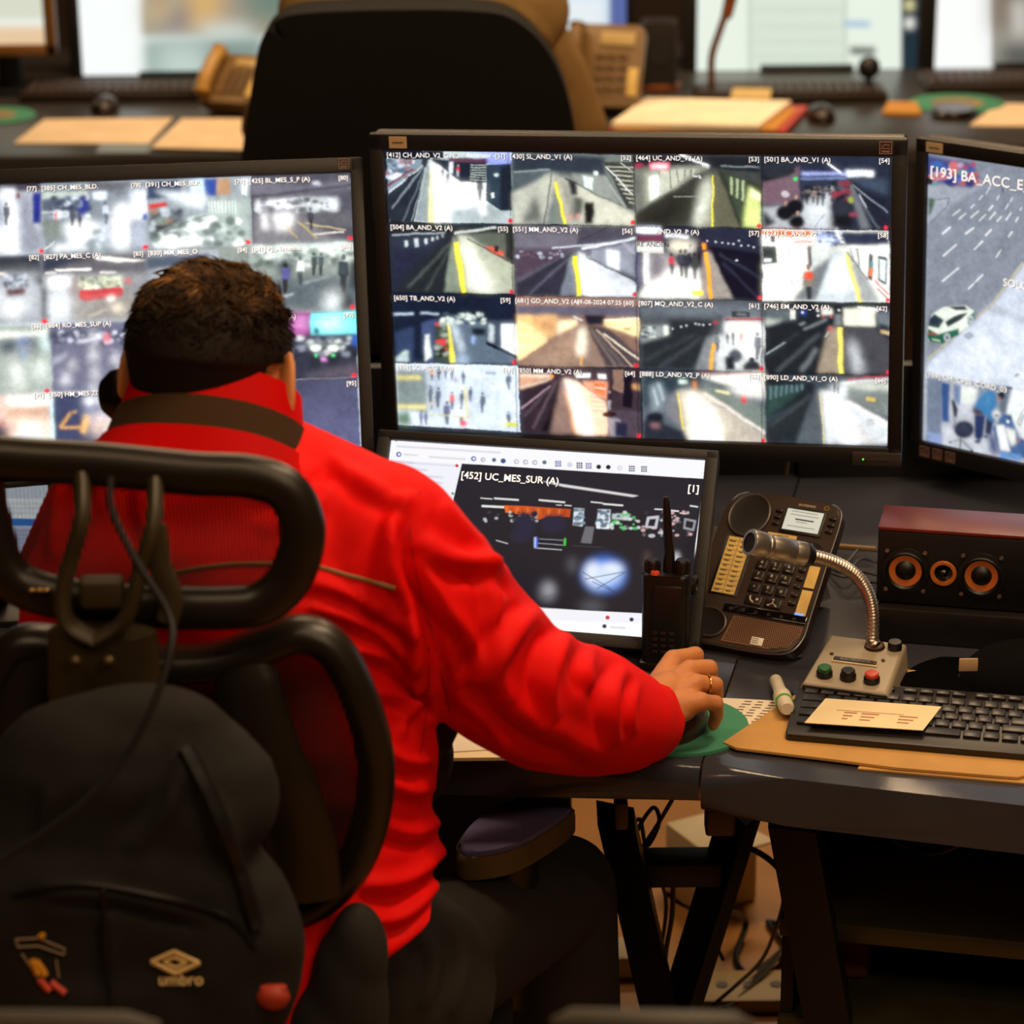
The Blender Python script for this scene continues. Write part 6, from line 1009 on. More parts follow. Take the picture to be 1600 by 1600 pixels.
# left hand curled round the handset
hs0, hs1 = HD @ Vector((-.090, -.004, -.022)), HD @ Vector((-.055, .098, -.120))
gm = hs0.lerp(hs1, .62); ax = (hs1 - hs0).normalized(); side = ax.cross(Vector((0, 0, 1))).normalized(); out = side.cross(ax).normalized()
pal = gm + Vector((.004, .034, -.012)); q.cap2(WrL, pal, .025, .022); q.cap2(pal - ax * .026, pal + ax * .026, .018, .018)
for k in range(4):
    b0 = pal + ax * (-.030 + .020 * k); finger(q, [b0, b0 - side * -.026 + out * .008, b0 - side * -.030 + out * .030, b0 - side * -.012 + out * .040], [.0100, .0092, .0084, .0074])
finger(q, [pal - ax * .018, pal - ax * .030 - side * .022 + out * .012, pal - ax * .02 - side * .024 + out * .036], [.013, .0105, .009])
me = remesh(q, .0029, 5)
bodyo = obj('body', me, skin, TMan)
for s in (-1, 1):
    q = B(HD); q.ball((s * .03, .0935, .008), .0085, n=12); obj('eye', q, mat('eye_white', 'd8cfc4', .2), TMan); q = B(HD); q.ball((s * .03, .0995, .008), (.0042, .003, .0042), n=12); obj('iris', q, mat('eye_dark', '1c120c', .2), TMan)
q = B(); rc = mcp[2].lerp(pip[2], .52); dr = (pip[2] - mcp[2]).normalized(); A = Matrix.Translation(rc) @ dr.to_track_quat('Z', 'Y').to_matrix().to_4x4()
q.M = A; q.tube([(.0112 * cos(t * pi / 14), .0112 * sin(t * pi / 14), .0) for t in range(29)], .0012, 8); obj('ring', q, mat('gold', 'c9913f', .2, 1), TMan)

# hair: cropped shell plus tufts
hm = bpy.data.materials.new('hair'); hm.use_nodes = True; nt = hm.node_tree; bs = nt.nodes['Principled BSDF']; bs.inputs['Roughness'].default_value = .65; bs.inputs['Specular IOR Level'].default_value = .16
att = nt.nodes.new('ShaderNodeVertexColor'); att.layer_name = 'strand'; nt.links.new(att.outputs['Color'], bs.inputs['Base Color'])
q = B(HD); R_ = random.Random(5)
def scalp(th_, ph):   # th_ round the head (0 = back), ph up
    x = sin(th_) * cos(ph); y = -cos(th_) * cos(ph); z = sin(ph); return Vector((x, y, z))
def hairr(d): return Vector((d.x * .0795, d.y * .0985 - .006, d.z * .0835 + .030))
def inhair(d):
    p = hairr(d); th_ = atan2(d.x, -d.y)
    if d.y > .45 and p.z < .075: return False
    lim = -.075 + .075 * max(0, (abs(th_) - 1.15) / .5) if abs(th_) > 1.15 else -.075
    return p.z > min(lim, .06) if abs(th_) < 1.9 else p.z > .055
def shell(u, v):
    ph = -pi / 2 * .40 + v * (pi / 2 * 1.40); th_ = (u - .5) * 2 * pi; d = scalp(th_, ph); p = hairr(d)
    if p.z < .032: # run down to the nape instead of closing like a ball
        k = min(1, (.032 - p.z) / .12); r_ = 1 - .32 * k; a_ = abs(th_)
        p = Vector((sin(th_) * .0785 * r_, -cos(th_) * .0965 * r_ - .006 + .006 * k, p.z))
        if a_ > 1.3: p.x *= .93; p.y *= .93
    if d.y > .45 and p.z < .078: p = Vector((p.x * .85, p.y * .85 - .01, p.z))
    if a_ear(th_, p.z): p = Vector((p.x * .88, p.y * .9, p.z))
    n = noise.noise(Vector((p.x * 60, p.y * 60, p.z * 60))) * .003 * max(0, d.z)
    return p + d * n
def a_ear(th_, z): return 1.3 < abs(th_) and z < .03
q.grid(shell, 96, 48, cu=True)
strands = []
def strand(p, d, L, r_, curl, col):
    nv_ = Vector((noise.noise(d * 5), noise.noise(d * 5 + Vector((9, 0, 0))), noise.noise(d * 5 + Vector((0, 9, 0))))) * 2.2; L *= .8 + .5 * max(0, noise.noise(d * 7 + Vector((3, 3, 3))) + .1)
    t = Vector((R_.uniform(-1, 1), R_.uniform(-1, 1), R_.uniform(-1, 1))) * .4 + nv_; t = (t - d * t.dot(d)).normalized(); pts = []; pos = p.copy(); dr_ = (d * .5 + t * .7 + Vector((.1, .15, -.1))).normalized()
    for k in range(5): pts.append(pos.copy()); pos = pos + dr_ * (L / 4); dr_ = (dr_ + t * curl * 1.6 + Vector((0, 0, -.75)) * curl).normalized()
    n0_ = len(q.bm.verts); q.tube(pts, [r_, r_ * .95, r_ * .8, r_ * .5, r_ * .12], 4, cap=False); strands.append((n0_, len(q.bm.verts), col))
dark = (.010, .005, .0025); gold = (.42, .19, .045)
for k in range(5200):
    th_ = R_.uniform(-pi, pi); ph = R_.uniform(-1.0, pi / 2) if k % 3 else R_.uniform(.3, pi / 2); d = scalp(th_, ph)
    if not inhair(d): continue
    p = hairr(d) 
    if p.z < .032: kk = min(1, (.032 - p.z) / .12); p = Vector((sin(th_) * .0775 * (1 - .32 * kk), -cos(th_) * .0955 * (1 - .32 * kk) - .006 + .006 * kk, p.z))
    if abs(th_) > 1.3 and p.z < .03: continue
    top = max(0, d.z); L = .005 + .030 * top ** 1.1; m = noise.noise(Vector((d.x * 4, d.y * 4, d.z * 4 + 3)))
    g_ = max(0, min(1, (top - .45) * 2.2)) * (.2 + .8 * max(0, m * 2.2)) * R_.random()  # strands near the crown are coloured golden as if catching the light
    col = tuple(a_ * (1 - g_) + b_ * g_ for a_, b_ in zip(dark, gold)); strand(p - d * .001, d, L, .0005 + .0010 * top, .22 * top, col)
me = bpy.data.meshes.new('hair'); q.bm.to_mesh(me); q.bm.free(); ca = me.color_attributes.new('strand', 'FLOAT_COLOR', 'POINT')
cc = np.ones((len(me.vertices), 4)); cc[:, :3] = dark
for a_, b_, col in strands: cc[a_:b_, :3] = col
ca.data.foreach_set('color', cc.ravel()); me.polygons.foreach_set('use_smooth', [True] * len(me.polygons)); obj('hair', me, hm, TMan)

# jacket
q = B()
U = lambda x, y, D: PD(x, y, D)
q.cap2(U(220, 785, 2.62), U(500, 830, 2.60), .078, .078); q.cap2(U(330, 720, 2.63), U(185, 800, 2.63), .066, .066); q.cap2(U(345, 715, 2.63), U(580, 835, 2.60), .068, .074)
q.ball(tuple(U(350, 980, 2.62)), (.205, .125, .20)); q.ball(tuple(U(400, 1180, 2.66)), (.185, .135, .18)); q.ball(tuple(U(425, 1340, 2.70)), (.175, .145, .15)); q.cap2(U(440, 1400, 2.70), U(430, 1560, 2.72), .155, .165)
q.cap2(U(300, 1400, 2.70), U(540, 1420, 2.70), .11, .110)
q.ball(tuple(U(560, 960, 2.64)), (.085, .09, .12))
sl = [(U(588, 855, 2.59), .088), (U(700, 975, 2.64), .080), (U(790, 1060, 2.71), .075), (U(850, 1098, 2.78), .074), (U(925, 1114, 2.87), .071), (U(968, 1124, 2.91), .061), (U(995, 1128, 2.93), .049)]
for (a_, ra), (b_, rb) in zip(sl, sl[1:]): q.cap2(a_, b_, ra, rb)
sl2 = [(U(178, 825, 2.63), .076), (U(130, 900, 2.76), .070), (U(125, 920, 2.86), .062), (U(165, 835, 2.88), .052), (U(212, 772, 2.86), .038)]
for (a_, ra), (b_, rb) in zip(sl2, sl2[1:]): q.cap2(a_, b_, ra, rb)
me = remesh(q, .0052, 14)
# cut the hem on a slant and open neck region is covered by the collar
bm = bmesh.new(); bm.from_mesh(me)
fsel = [f for f in bm.faces if f.calc_center_median().z < .78 and f.calc_center_median().x < -.01]; gsel = list({v for f in fsel for v in f.verts}) + list({e for f in fsel for e in f.edges}) + fsel
h1, h2 = PD(700, 1375, 2.70), PD(615, 1515, 2.56); dirv = (h2 - h1).normalized(); nrm = dirv.cross(Vector((1, .15, 0)).normalized()); nrm = nrm if nrm.z > 0 else -nrm
bmesh.ops.bisect_plane(bm, geom=gsel, plane_co=(h1 + h2) / 2 + Vector((0, 0, -.0)), plane_no=Vector((.16, .42, -1)).normalized(), clear_outer=True)
bm.to_mesh(me); bm.free()
FL = [([(628, 790), (640, 880), (668, 960), (690, 1050), (705, 1130)], -.018, 15), ([(662, 840), (700, 872), (770, 880), (838, 905)], .013, 17), ([(655, 868), (690, 940), (735, 1000), (760, 1075)], .014, 16),
      ([(745, 835), (775, 930), (770, 1010), (735, 1075)], .011, 14), ([(848, 950), (805, 985), (775, 1035), (790, 1090)], .014, 15), ([(905, 985), (872, 1010), (850, 1065), (862, 1120)], .016, 14), ([(935, 1000), (915, 1045), (922, 1080)], .010, 11),
      ([(980, 1040), (952, 1090), (958, 1165)], .012, 12), ([(1000, 1062), (985, 1110), (990, 1150)], .007, 8), ([(745, 1050), (800, 1100), (880, 1150), (960, 1195)], .012, 20), ([(725, 1120), (800, 1165), (890, 1200)], .010, 15), ([(700, 1085), (760, 1120), (800, 1160)], .009, 11), ([(690, 785), (735, 830), (800, 860)], .008, 15),
      ([(200, 675), (170, 740), (150, 800)], .008, 16), ([(510, 715), (570, 755), (640, 790)], .010, 15), ([(430, 690), (400, 730), (330, 780)], .008, 16), ([(545, 740), (490, 790), (400, 830)], .008, 18),
      ([(470, 905), (560, 935), (655, 990)], .012, 14), ([(480, 945), (570, 975), (668, 1045)], .016, 13), ([(540, 1010), (610, 1030), (678, 1095)], .013, 11), ([(570, 1080), (625, 1090), (672, 1140)], .011, 11), ([(560, 1140), (620, 1185), (680, 1190)], .013, 12), ([(590, 1215), (640, 1235), (695, 1225)], .010, 11),
      ([(600, 1290), (650, 1300), (705, 1270)], .012, 12), ([(560, 1385), (640, 1370), (710, 1310)], .015, 13), ([(560, 1440), (630, 1432), (690, 1375)], .011, 11), ([(590, 1500), (640, 1460), (690, 1410)], .008, 10), ([(645, 765), (605, 850), (590, 950)], .009, 16), ([(120, 720), (90, 800), (85, 880)], .008, 16), ([(250, 700), (220, 780), (250, 860)], .008, 18), ([(655, 950), (668, 1060), (640, 1160)], -.012, 10)]
FL = [(a_, (b_ * .95 if b_ > 0 else b_), c_) for a_, b_, c_ in FL]; folds(me, FL, .0045, 8)
bmj = bmesh.new(); bmj.from_mesh(me); bmesh.ops.smooth_vert(bmj, verts=bmj.verts, factor=.25, use_axis_x=True, use_axis_y=True, use_axis_z=True); bmj.to_mesh(me)
tree = BVHTree.FromBMesh(bmj); bmj.free()
me.polygons.foreach_set('use_smooth', [True] * len(me.polygons)); jk = obj('jacket', me, redj, TMan)
def hit(px, py, off=.0015):
    d = _ray(px, py).normalized(); r = tree.ray_cast(C0, d); 
    return (r[0] + r[1] * off) if r[0] is not None else None
def strip(pxs, r_, m, name, **k):
    pts = [hit(x, y) for x, y in pxs]; pts = [p for p in pts if p is not None]
    q = B(); q.tube(pts, r_, 6, flat=.5); return obj(name, q, m, jk, **k)
strip([(230 + k * 8, 905 - 24 * sin(min(1, k / 20) * pi / 2)) for k in range(33)] + [(490 + k * 8, 885 + k * 2.05) for k in range(17)], .0021, mat('reflective_piping', '8a6a3c', .5), 'piping', label='tan reflective piping across the back')
strip([(655, 770), (640, 830), (652, 900), (672, 980), (690, 1060), (703, 1110)], .0008, mat('red_stitch', '8c0806', .7), 'seam'); strip([(668, 1010), (672, 1080), (660, 1150), (655, 1180)], .0008, mat('red_stitch', '8c0806'), 'seam')
# collar layers
KM = Matrix.Translation(PD(330, 664, 2.608)) @ Matrix.Rotation(radians(-9), 4, 'Z') @ Matrix.Rotation(radians(-38), 4, 'X') @ Matrix.Rotation(radians(1), 4, 'Y')
def band(r0, r1, z0, z1, m, name, th_=.004, open_=.30, rag=0):
    q = B(KM)
    def f(u, v):
        a_ = -pi / 2 + (u - .5) * 2 * pi * (1 - open_); r_ = r0 + (r1 - r0) * v; w_ = 1 + rag * sin(a_ * 5) * .02
        return (r_ * cos(a_) * w_, r_ * sin(a_) * .92 * w_, z0 + (z1 - z0) * v + .003 * sin(v * pi) * 0)
    q.grid(f, 60, 6); bmesh.ops.solidify(q.bm, geom=q.bm.faces[:], thickness=th_); return obj(name, q, m, TMan)
band(.098, .085, -.030, .036, redj, 'inner_collar', .005); band(.106, .095, -.050, .000, brn, 'fleece_collar', .006)
band(.132, .109, -.080, -.035, redj, 'outer_collar', .007, .24, 1)
q = B(); pts = [hit(478, 672, .004), hit(505, 690, .006), hit(530, 709, .008)]
pts = [p for p in pts if p]
# dark sweater under the arm, cuff, trousers, shoes
q = B(); q.ball(tuple(PD(640, 1095, 2.76)), (.058, .06, .075)); q.ball(tuple(PD(600, 1180, 2.8)), (.075, .07, .07)); obj('sweater', remesh(q, .005, 6), blk, TMan, label='black sweater showing beside the jacket')
q = B(); c0_, c1_ = PD(1006, 1128, 2.945), PD(1034, 1126, 2.975); d = (c1_ - c0_).normalized(); A = Matrix.Translation(c0_) @ d.to_track_quat('Z', 'Y').to_matrix().to_4x4(); q.M = A
q.lathe([(.036, -.012), (.047, -.008), (.045, .010), (.041, .018), (.036, .017), (.034, .0), (.036, -.012)], 32)
for v_ in q.bm.verts:
    p = v_.co; v_.co = p + Vector((noise.noise(p * 40), noise.noise(p * 40 + Vector((5, 0, 0))), noise.noise(p * 40 + Vector((0, 7, 0))))) * .004
obj('cuff', q, redj, jk)
q = B(); hipR, hipL = Vector((-.13, 2.50, .585)), Vector((-.31, 2.50, .585)); knR, knL = Vector((.055, 2.86, .505)), Vector((-.40, 2.90, .51)); ftR, ftL = Vector((.085, 2.86, .10)), Vector((-.42, 2.95, .10))
q.cap2(hipR, knR, .088, .066); q.cap2(hipL, knL, .088, .066); q.cap2(knR, ftR, .068, .050); q.cap2(knL, ftL, .068, .05); q.cap2(hipR, hipL, .11, .11)
me = remesh(q, .007, 8); folds(me, [([(640, 1450), (680, 1500), (660, 1580)], .008, 14), ([(700, 1420), (720, 1500), (700, 1590)], .008, 14), ([(830, 1400), (900, 1420), (960, 1410)], .004, 6)], .004, 9); obj('trousers', me, trou, TMan)
for s, f_ in ((1, ftR), (-1, ftL)):
    q = B(); q.cap2(f_ + Vector((0, -.02, -.045)), f_ + Vector((s * .02, .15, -.055)), .045, .038); q.cap2(f_ + Vector((0, 0, .0)), f_ + Vector((0, 0, -.05)), .045, .045); me = remesh(q, .006, 4); co, _ = arr(me); co[:, 2] = np.maximum(co[:, 2], .004); setco(me, co); obj('shoe', me, blk, TMan)
# handset at the left ear
TH = thing('telephone_handset', 'black telephone handset held at the left ear of the person in red', 'phone handset', Matrix.Translation(hs0))
q = B(); q.tube(smooth_pts([hs0, hs0.lerp(hs1, .3) - out * .010, hs0.lerp(hs1, .7) - out * .010, hs1], 6), .0125, 14); obj('grip', q, mat('handset_black', '100d0d', .22), TH)
for p in (hs0, hs1):
    q = B(Matrix.Translation(p) @ (HD.to_3x3().to_4x4()) @ Matrix.Rotation(radians(80), 4, 'Y')); q.lathe([(0, -.018), (.018, -.016), (.026, -.006), (.027, .004), (.020, .012), (0, .013)], 28); obj('earpiece' if p is hs0 else 'mouthpiece', q, mat('handset_black', '100d0d'), TH)

# ============================================================ the operator's chair
CHM = Matrix.Translation((-.262, 2.29, 0))
TC1 = thing('office_chair', 'dark mesh office chair with headrest directly behind the red jacket', 'chair', CHM)
chp = mat('chair_plastic', '1d170f', .36, nz=(30, .1)); fab = mesh_fabric('chair_mesh', '0c0a09', .0031, .80); fab2 = mesh_fabric('headrest_mesh', '0c0a09', .0034, .5)
YH = 2.205
def loop(pxs, Yf, r, n=8, flat=.5, closed=True, m=chp, name='frame', par=TC1, up=(0, 1, 0)):
    P = smooth_pts([PY(x, y, Yf(x, y) if callable(Yf) else Yf) for x, y in pxs], n, closed)
    if closed: P = P + [P[0], P[1]]
    q = B(); q.tube(P, r, 12, cap=not closed, flat=flat, up=up); return obj(name, q, m, par), P
hr = [(-150, 706), (0, 706), (150, 716), (300, 729), (400, 733), (448, 752), (474, 800), (476, 850), (458, 905), (425, 945), (370, 958), (280, 956), (200, 958), (60, 940), (0, 900), (-20, 870)]
hr = [(-30, 718), (60, 720), (160, 726), (300, 740), (390, 745), (445, 765), (471, 812), (469, 862), (447, 912), (405, 944), (340, 950), (240, 948), (120, 938), (40, 918), (2, 880), (-16, 820), (-30, 760)]
fo, P = loop(hr, YH, .0165, flat=1.25, name='headrest_frame')
q = B(); cxh = sum(p.x for p in P) / len(P); czh = sum(p.z for p in P) / len(P)
ctr = Vector((cxh, YH + .02, czh)); q.grid(lambda u, v: ctr.lerp(P[int(u * (len(P) - 2) + .5) % (len(P) - 1)], v), len(P) - 2, 8, cu=True); obj('headrest_mesh', q, fab2, TC1)
# backrest frame and its mesh
def YB(x, y): return 2.235 + max(0, (y - 1100)) * .00012
br = [(-10, 1075), (30, 1010), (110, 1010), (230, 1035), (330, 1035), (400, 1012), (470, 990), (522, 1015), (562, 1090), (586, 1180), (582, 1270), (552, 1350), (490, 1410), (380, 1440), (230, 1448), (80, 1440), (-30, 1400), (-90, 1300), (-100, 1180), (-60, 1080)]
bf, P = loop(br, YB, .0225, flat=.8, name='backrest_frame')
ctr = Vector((sum(p.x for p in P) / len(P), 2.285, sum(p.z for p in P) / len(P))); q = B(); q.grid(lambda u, v: ctr.lerp(P[int(u * (len(P) - 2) + .5) % (len(P) - 1)], v), len(P) - 2, 10, cu=True); obj('backrest_mesh', q, fab, TC1)
q = B(); q.tube(smooth_pts([PY(375, 1010, 2.225), PY(400, 1120, 2.215), PY(440, 1230, 2.215), PY(470, 1320, 2.225), PY(480, 1400, 2.235)], 6), [.024] * 3 + [.030] * 8 + [.033] * 14, 12, flat=.35, up=(1, 0, 0)); obj('lumbar_strut', q, chp, TC1)
q = B(); q.tube(smooth_pts([PY(60, 1020, 2.225), PY(30, 1120, 2.215), PY(0, 1230, 2.215), PY(-20, 1400, 2.235)], 6), .026, 12, flat=.35, up=(1, 0, 0)); obj('lumbar_strut', q, chp, TC1)
# lyre bracket that carries the headrest
hz = mat('bracket_plastic', '3a301c', .5, nz=(20, .1))
q = B(); YK = 2.165
q.tube(smooth_pts([PY(128, 748, YH - .01), PY(128, 810, YK), PY(112, 870, YK), (PY(98, 930, YK)), PY(108, 975, YK), PY(150, 1000, YK)], 8), .0125, 12, flat=.6)
q.tube(smooth_pts([PY(243, 755, YH - .01), PY(240, 820, YK), PY(222, 880, YK), PY(210, 930, YK), PY(190, 975, YK), PY(150, 1000, YK)], 8), .0125, 12, flat=.6)
q.tube(smooth_pts([PY(243, 820, YK), PY(250, 880, YK), PY(268, 930, YK), PY(262, 970, YK)], 6), .010, 10, flat=.6)
obj('headrest_bracket', q, hz, TC1)
q = B(); q.box(tuple(PY(160, 925, YK + .004)), (.040, .018, .030), .006, 3); q.tube([PY(160, 985, YK + .01), PY(165, 1080, 2.185), PY(175, 1200, 2.20), PY(185, 1450, 2.22)], [.048, .052, .050, .045], 14, flat=.35, up=(1, 0, 0)); obj('spine', q, hz, TC1)
for x in (118, 170): q = B(); q.ball(tuple(PY(x, 1033, 2.150)), .006); obj('bolt', q, mat('bracket_bolt', '5a4a2c', .35, .6), TC1)
for x in (50, 62, 72): q = B(); q.ball(tuple(PY(x, 922, YH - .017)), (.0035, .0025, .0022)); obj('stud', q, mat('brass_stud', 'c9a060', .3, .8), TC1)
# seat, armrest, base
seatm = mat('seat_cloth', '15110f', .9, bump=(700, .3))
q = B(Matrix.Translation((-.235, 2.50, 0))); q.box((0, 0, .455), (.46, .44, .075), .03, 4); obj('seat', q, seatm, TC1)
padc = mat('arm_pad_cloth', '5c567e', .8, nz=(40, .06), bump=(900, .2))
def armrest(pts, zt, hid=False):
    q = B(); P = [(p.x, p.y) for p in smooth_pts(pts, 5, True)]; q.prism(P, zt - .034, zt - .006, .01, 3); a = obj('arm_rest', q, olive if not hid else chp, TC1)
    c_ = sum((Vector((x, y, 0)) for x, y in P), Vector()) / len(P); P2 = [(c_.x + (x - c_.x) * .93, c_.y + (y - c_.y) * .95) for x, y in P]
    q = B(); q.prism(P2, zt - .012, zt, .006, 3); obj('arm_pad', q, padc, a, label='violet blue arm pad'); return c_
zt = .672
c_ = armrest([PZ(712, 1318, zt), PZ(735, 1285, zt), PZ(790, 1248, zt), PZ(850, 1240, zt), PZ(892, 1246, zt), PZ(896, 1262, zt), PZ(860, 1290, zt), PZ(810, 1318, zt), PZ(765, 1330, zt), PZ(725, 1332, zt)], zt)
q = B(); q.tube([(c_.x, c_.y - .01, zt - .03), (c_.x - .005, c_.y - .015, .44), (-.02, 2.56, .40), (-.16, 2.55, .39)], [.034, .030, .026, .02], 12, flat=.6); obj('arm_post', q, chp, TC1)
zt = .66; c2 = Vector((-.49, 2.58, 0)); armrest([c2 + Vector(p) for p in ((-.04, -.12, 0), (.04, -.12, 0), (.045, 0, 0), (.035, .12, 0), (-.035, .12, 0), (-.045, 0, 0))], zt, True)
q = B(); q.tube([(c2.x, c2.y, zt - .03), (c2.x, c2.y - .015, .44), (-.44, 2.53, .40), (-.32, 2.53, .39)], [.034, .030, .026, .02], 12, flat=.6); obj('arm_post', q, chp, TC1)
q = B(Matrix.Translation((-.235, 2.48, 0))); q.box((0, -.02, .395), (.2, .26, .05), .015, 3); q.lathe([(.045, .37), (.035, .36), (.028, .30), (.028, .14), (.05, .12), (.05, .09)], 20); obj('gas_lift', q, chp, TC1)
q = B(); q.tube([(-.25, 2.22, .80), (-.25, 2.235, .60), (-.245, 2.30, .44), (-.24, 2.42, .39)], [.035, .03, .028, .03], 12, flat=.6); obj('back_support', q, chp, TC1)
for k in range(5):
    a_ = radians(72 * k + 20); q = B(Matrix.Translation((-.235, 2.48, 0)) @ Matrix.Rotation(a_, 4, 'Z')); q.tube([(.03, 0, .105), (.18, 0, .085), (.30, 0, .072)], [.026, .02, .016], 10, flat=.8); lg = obj('base_leg', q, chp, TC1)
    q = B(Matrix.Translation((-.235, 2.48, 0)) @ Matrix.Rotation(a_, 4, 'Z') @ Matrix.Translation((.30, 0, .03)) @ Matrix.Rotation(pi / 2, 4, 'X'))
    for s in (-1, 1): q.lathe([(0, s * .012 - .006), (.026, s * .012 - .006), (.0285, s * .012), (.026, s * .012 + .006), (0, s * .012 + .006)], 20)
    obj('caster', q, blackp, lg)

# ============================================================ backpack hung behind the chair
bagm = mat('backpack_cloth', '15120e', .85, nz=(9, .2), bump=(350, .25)); BK = Matrix.Translation(PY(190, 1330, 2.07)) @ Matrix.Rotation(radians(3), 4, 'Z')
TB = thing('backpack', 'black backpack with sportswear logo and shield hanging on the chair back', 'backpack', BK)
b0 = PY(190, 1330, 2.07)
q = B(); 
for x, y, rx, ry, rz in ((200, 1240, .135, .05, .10), (190, 1420, .150, .065, .12), (180, 1540, .150, .07, .09), (330, 1480, .085, .06, .12), (60, 1470, .085, .06, .13), (220, 1150, .085, .035, .05)): q.ball(tuple(PY(x, y, 2.115)), (rx, ry, rz))
me = remesh(q, .006, 10); folds(me, [([(290, 1170), (260, 1260), (200, 1330)], .008, 16), ([(60, 1390), (190, 1400), (330, 1440)], .008, 12), ([(300, 1200), (350, 1300), (380, 1420)], .008, 16), ([(80, 1230), (60, 1330)], .006, 14), ([(160, 1420), (170, 1500), (160, 1590)], .006, 10)], .008, 8)
bmt = bmesh.new(); bmt.from_mesh(me); btree = BVHTree.FromBMesh(bmt); bmt.free(); bago = obj('bag_body', me, bagm, TB)
def bhit(px, py, off=.003):
    r = btree.ray_cast(C0, _ray(px, py).normalized()); return (r[0] - _ray(px, py).normalized() * off) if r[0] is not None else PY(px, py, 2.03)
def bline(pxs, r, m, name, n=4, par=TB, **k): q = B(); q.tube([bhit(x, y) for x, y in [tuple(p)[:2] for p in smooth_pts([(a_, b_, 0) for a_, b_ in pxs], n)]], r, 6); return obj(name, q, m, par, **k)
zipm = mat('zip_black', '060505', .5); logo = mat('logo_print', 'f0cc84', .5)
bline([(20, 1395), (120, 1382), (240, 1400), (350, 1430), (400, 1480)], .003, zipm, 'zip', 6); bline([(290, 1170), (330, 1250), (370, 1350), (400, 1450)], .008, zipm, 'strap', 6); bline([(160, 1380), (165, 1480), (175, 1590)], .002, zipm, 'pocket_seam', 6)
q = B()
def lg_line(pts, r): q.tube([bhit(x, y) for x, y in pts], r, 5)
for k_, w_ in ((1, .0021), (.48, .0019)): 
    cx_, cy_ = 274, 1504; A_ = [(cx_ - 37 * k_, cy_ - 1 * k_), (cx_ - 2, cy_ - 17 * k_), (cx_ + 37 * k_, cy_ + 1 * k_), (cx_, cy_ + 17 * k_), (cx_ - 37 * k_, cy_ - 1 * k_)]
    for a_, b_ in zip(A_, A_[1:]): lg_line([(a_[0] + (b_[0] - a_[0]) * t / 4, a_[1] + (b_[1] - a_[1]) * t / 4) for t in range(5)], w_ if k_ == 1 else .0016)
obj('diamond_logo', q, logo, TB)
up = bhit(247, 1533, .004); p2 = bhit(305, 1533, .004); xd = (p2 - up).normalized(); nz_ = -_ray(274, 1533).normalized(); nz_ = (nz_ - xd * nz_.dot(xd)).normalized(); yd = nz_.cross(xd)
MT_ = Matrix(((xd.x, yd.x, nz_.x, up.x), (xd.y, yd.y, nz_.y, up.y), (xd.z, yd.z, nz_.z, up.z), (0, 0, 0, 1)))
text_mesh([('umbro', 0, .001, .0146)], 'logo_text', logo, TB, MT_)
q = B()
for pl in ([(24, 1468), (60, 1466), (101, 1483)], [(24, 1468), (28, 1480)], [(28, 1480), (60, 1478), (100, 1492)], [(101, 1483), (100, 1492)], [(88, 1500), (92, 1528)], [(34, 1490), (60, 1530), (75, 1552)]): lg_line(pl, .0009)
obj('shield_outline', q, mat('shield_line', 'a08a70', .6), TB)
q = B()
for pl in ([(50, 1500), (56, 1512), (60, 1522)], [(56, 1502), (66, 1516), (70, 1524)], [(64, 1460), (66, 1464)]): lg_line(pl, .0036)
obj('shield_yellow', q, mat('patch_yellow', 'f0a428', .6), TB)
q = B()
for pl in ([(62, 1530), (70, 1540), (78, 1548)], [(80, 1534), (92, 1544), (102, 1552)]): lg_line(pl, .0034)
obj('shield_red', q, mat('patch_red', 'e04a2c', .6), TB)
q = B(); q.ball(tuple(bhit(427, 1558, .004)), (.015, .010, .012)); q.box(tuple(bhit(427, 1546, .004)), (.024, .010, .008), .003); obj('red_pull_tag', q, mat('tag_red', 'a83018', .6), TB)
q = B(); q.tube(smooth_pts([PY(172, 745, 2.12), PY(176, 800, 2.11), PY(215, 880, 2.10), PY(262, 955, 2.09), PY(268, 1010, 2.07), PY(240, 1100, 2.05), PY(190, 1190, 2.035), PY(110, 1270, 2.02), PY(0, 1345, 2.01), PY(-60, 1380, 2.0)], 8), .0034, 8); obj('cord', q, mat('cord_dark', '050404', .6), label='thin black cord draped from the headrest over the backpack', cat='cord')
# dark coat or panel on the chair side
q = B()
for x, y, rx, ry, rz in ((560, 1490, .030, .03, .055), (545, 1570, .040, .035, .09), (520, 1650, .05, .04, .09)): q.ball(tuple(PY(x, y, 2.25)), (rx, ry, rz))
obj('coat', remesh(q, .005, 8), mat('coat_grey', '1d1a17', .85, bump=(400, .2)), label='dark grey coat bundled at the right side of the chair back', cat='coat')
# rail in the foreground
railm = mat('rail_metal', '2c2414', .5, .1)
for x0_, x1_ in ((-260, 250), (860, 1180)):
    a_, b_ = PY(x0_, 1600, 1.55), PY(x1_, 1606, 1.55); q = B(); q.tube([a_, a_.lerp(b_, .1), a_.lerp(b_, .9), b_], [.004, .011, .011, .004], 14); q.tube([a_.lerp(b_, .5), (a_.lerp(b_, .5).x, 1.55, .0)], .012, 12); obj('hand_rail', q, railm, label='blurred olive rail end in the foreground at the lower left' if x0_ < 0 else 'blurred olive rail end in the foreground at the bottom centre', cat='rail')
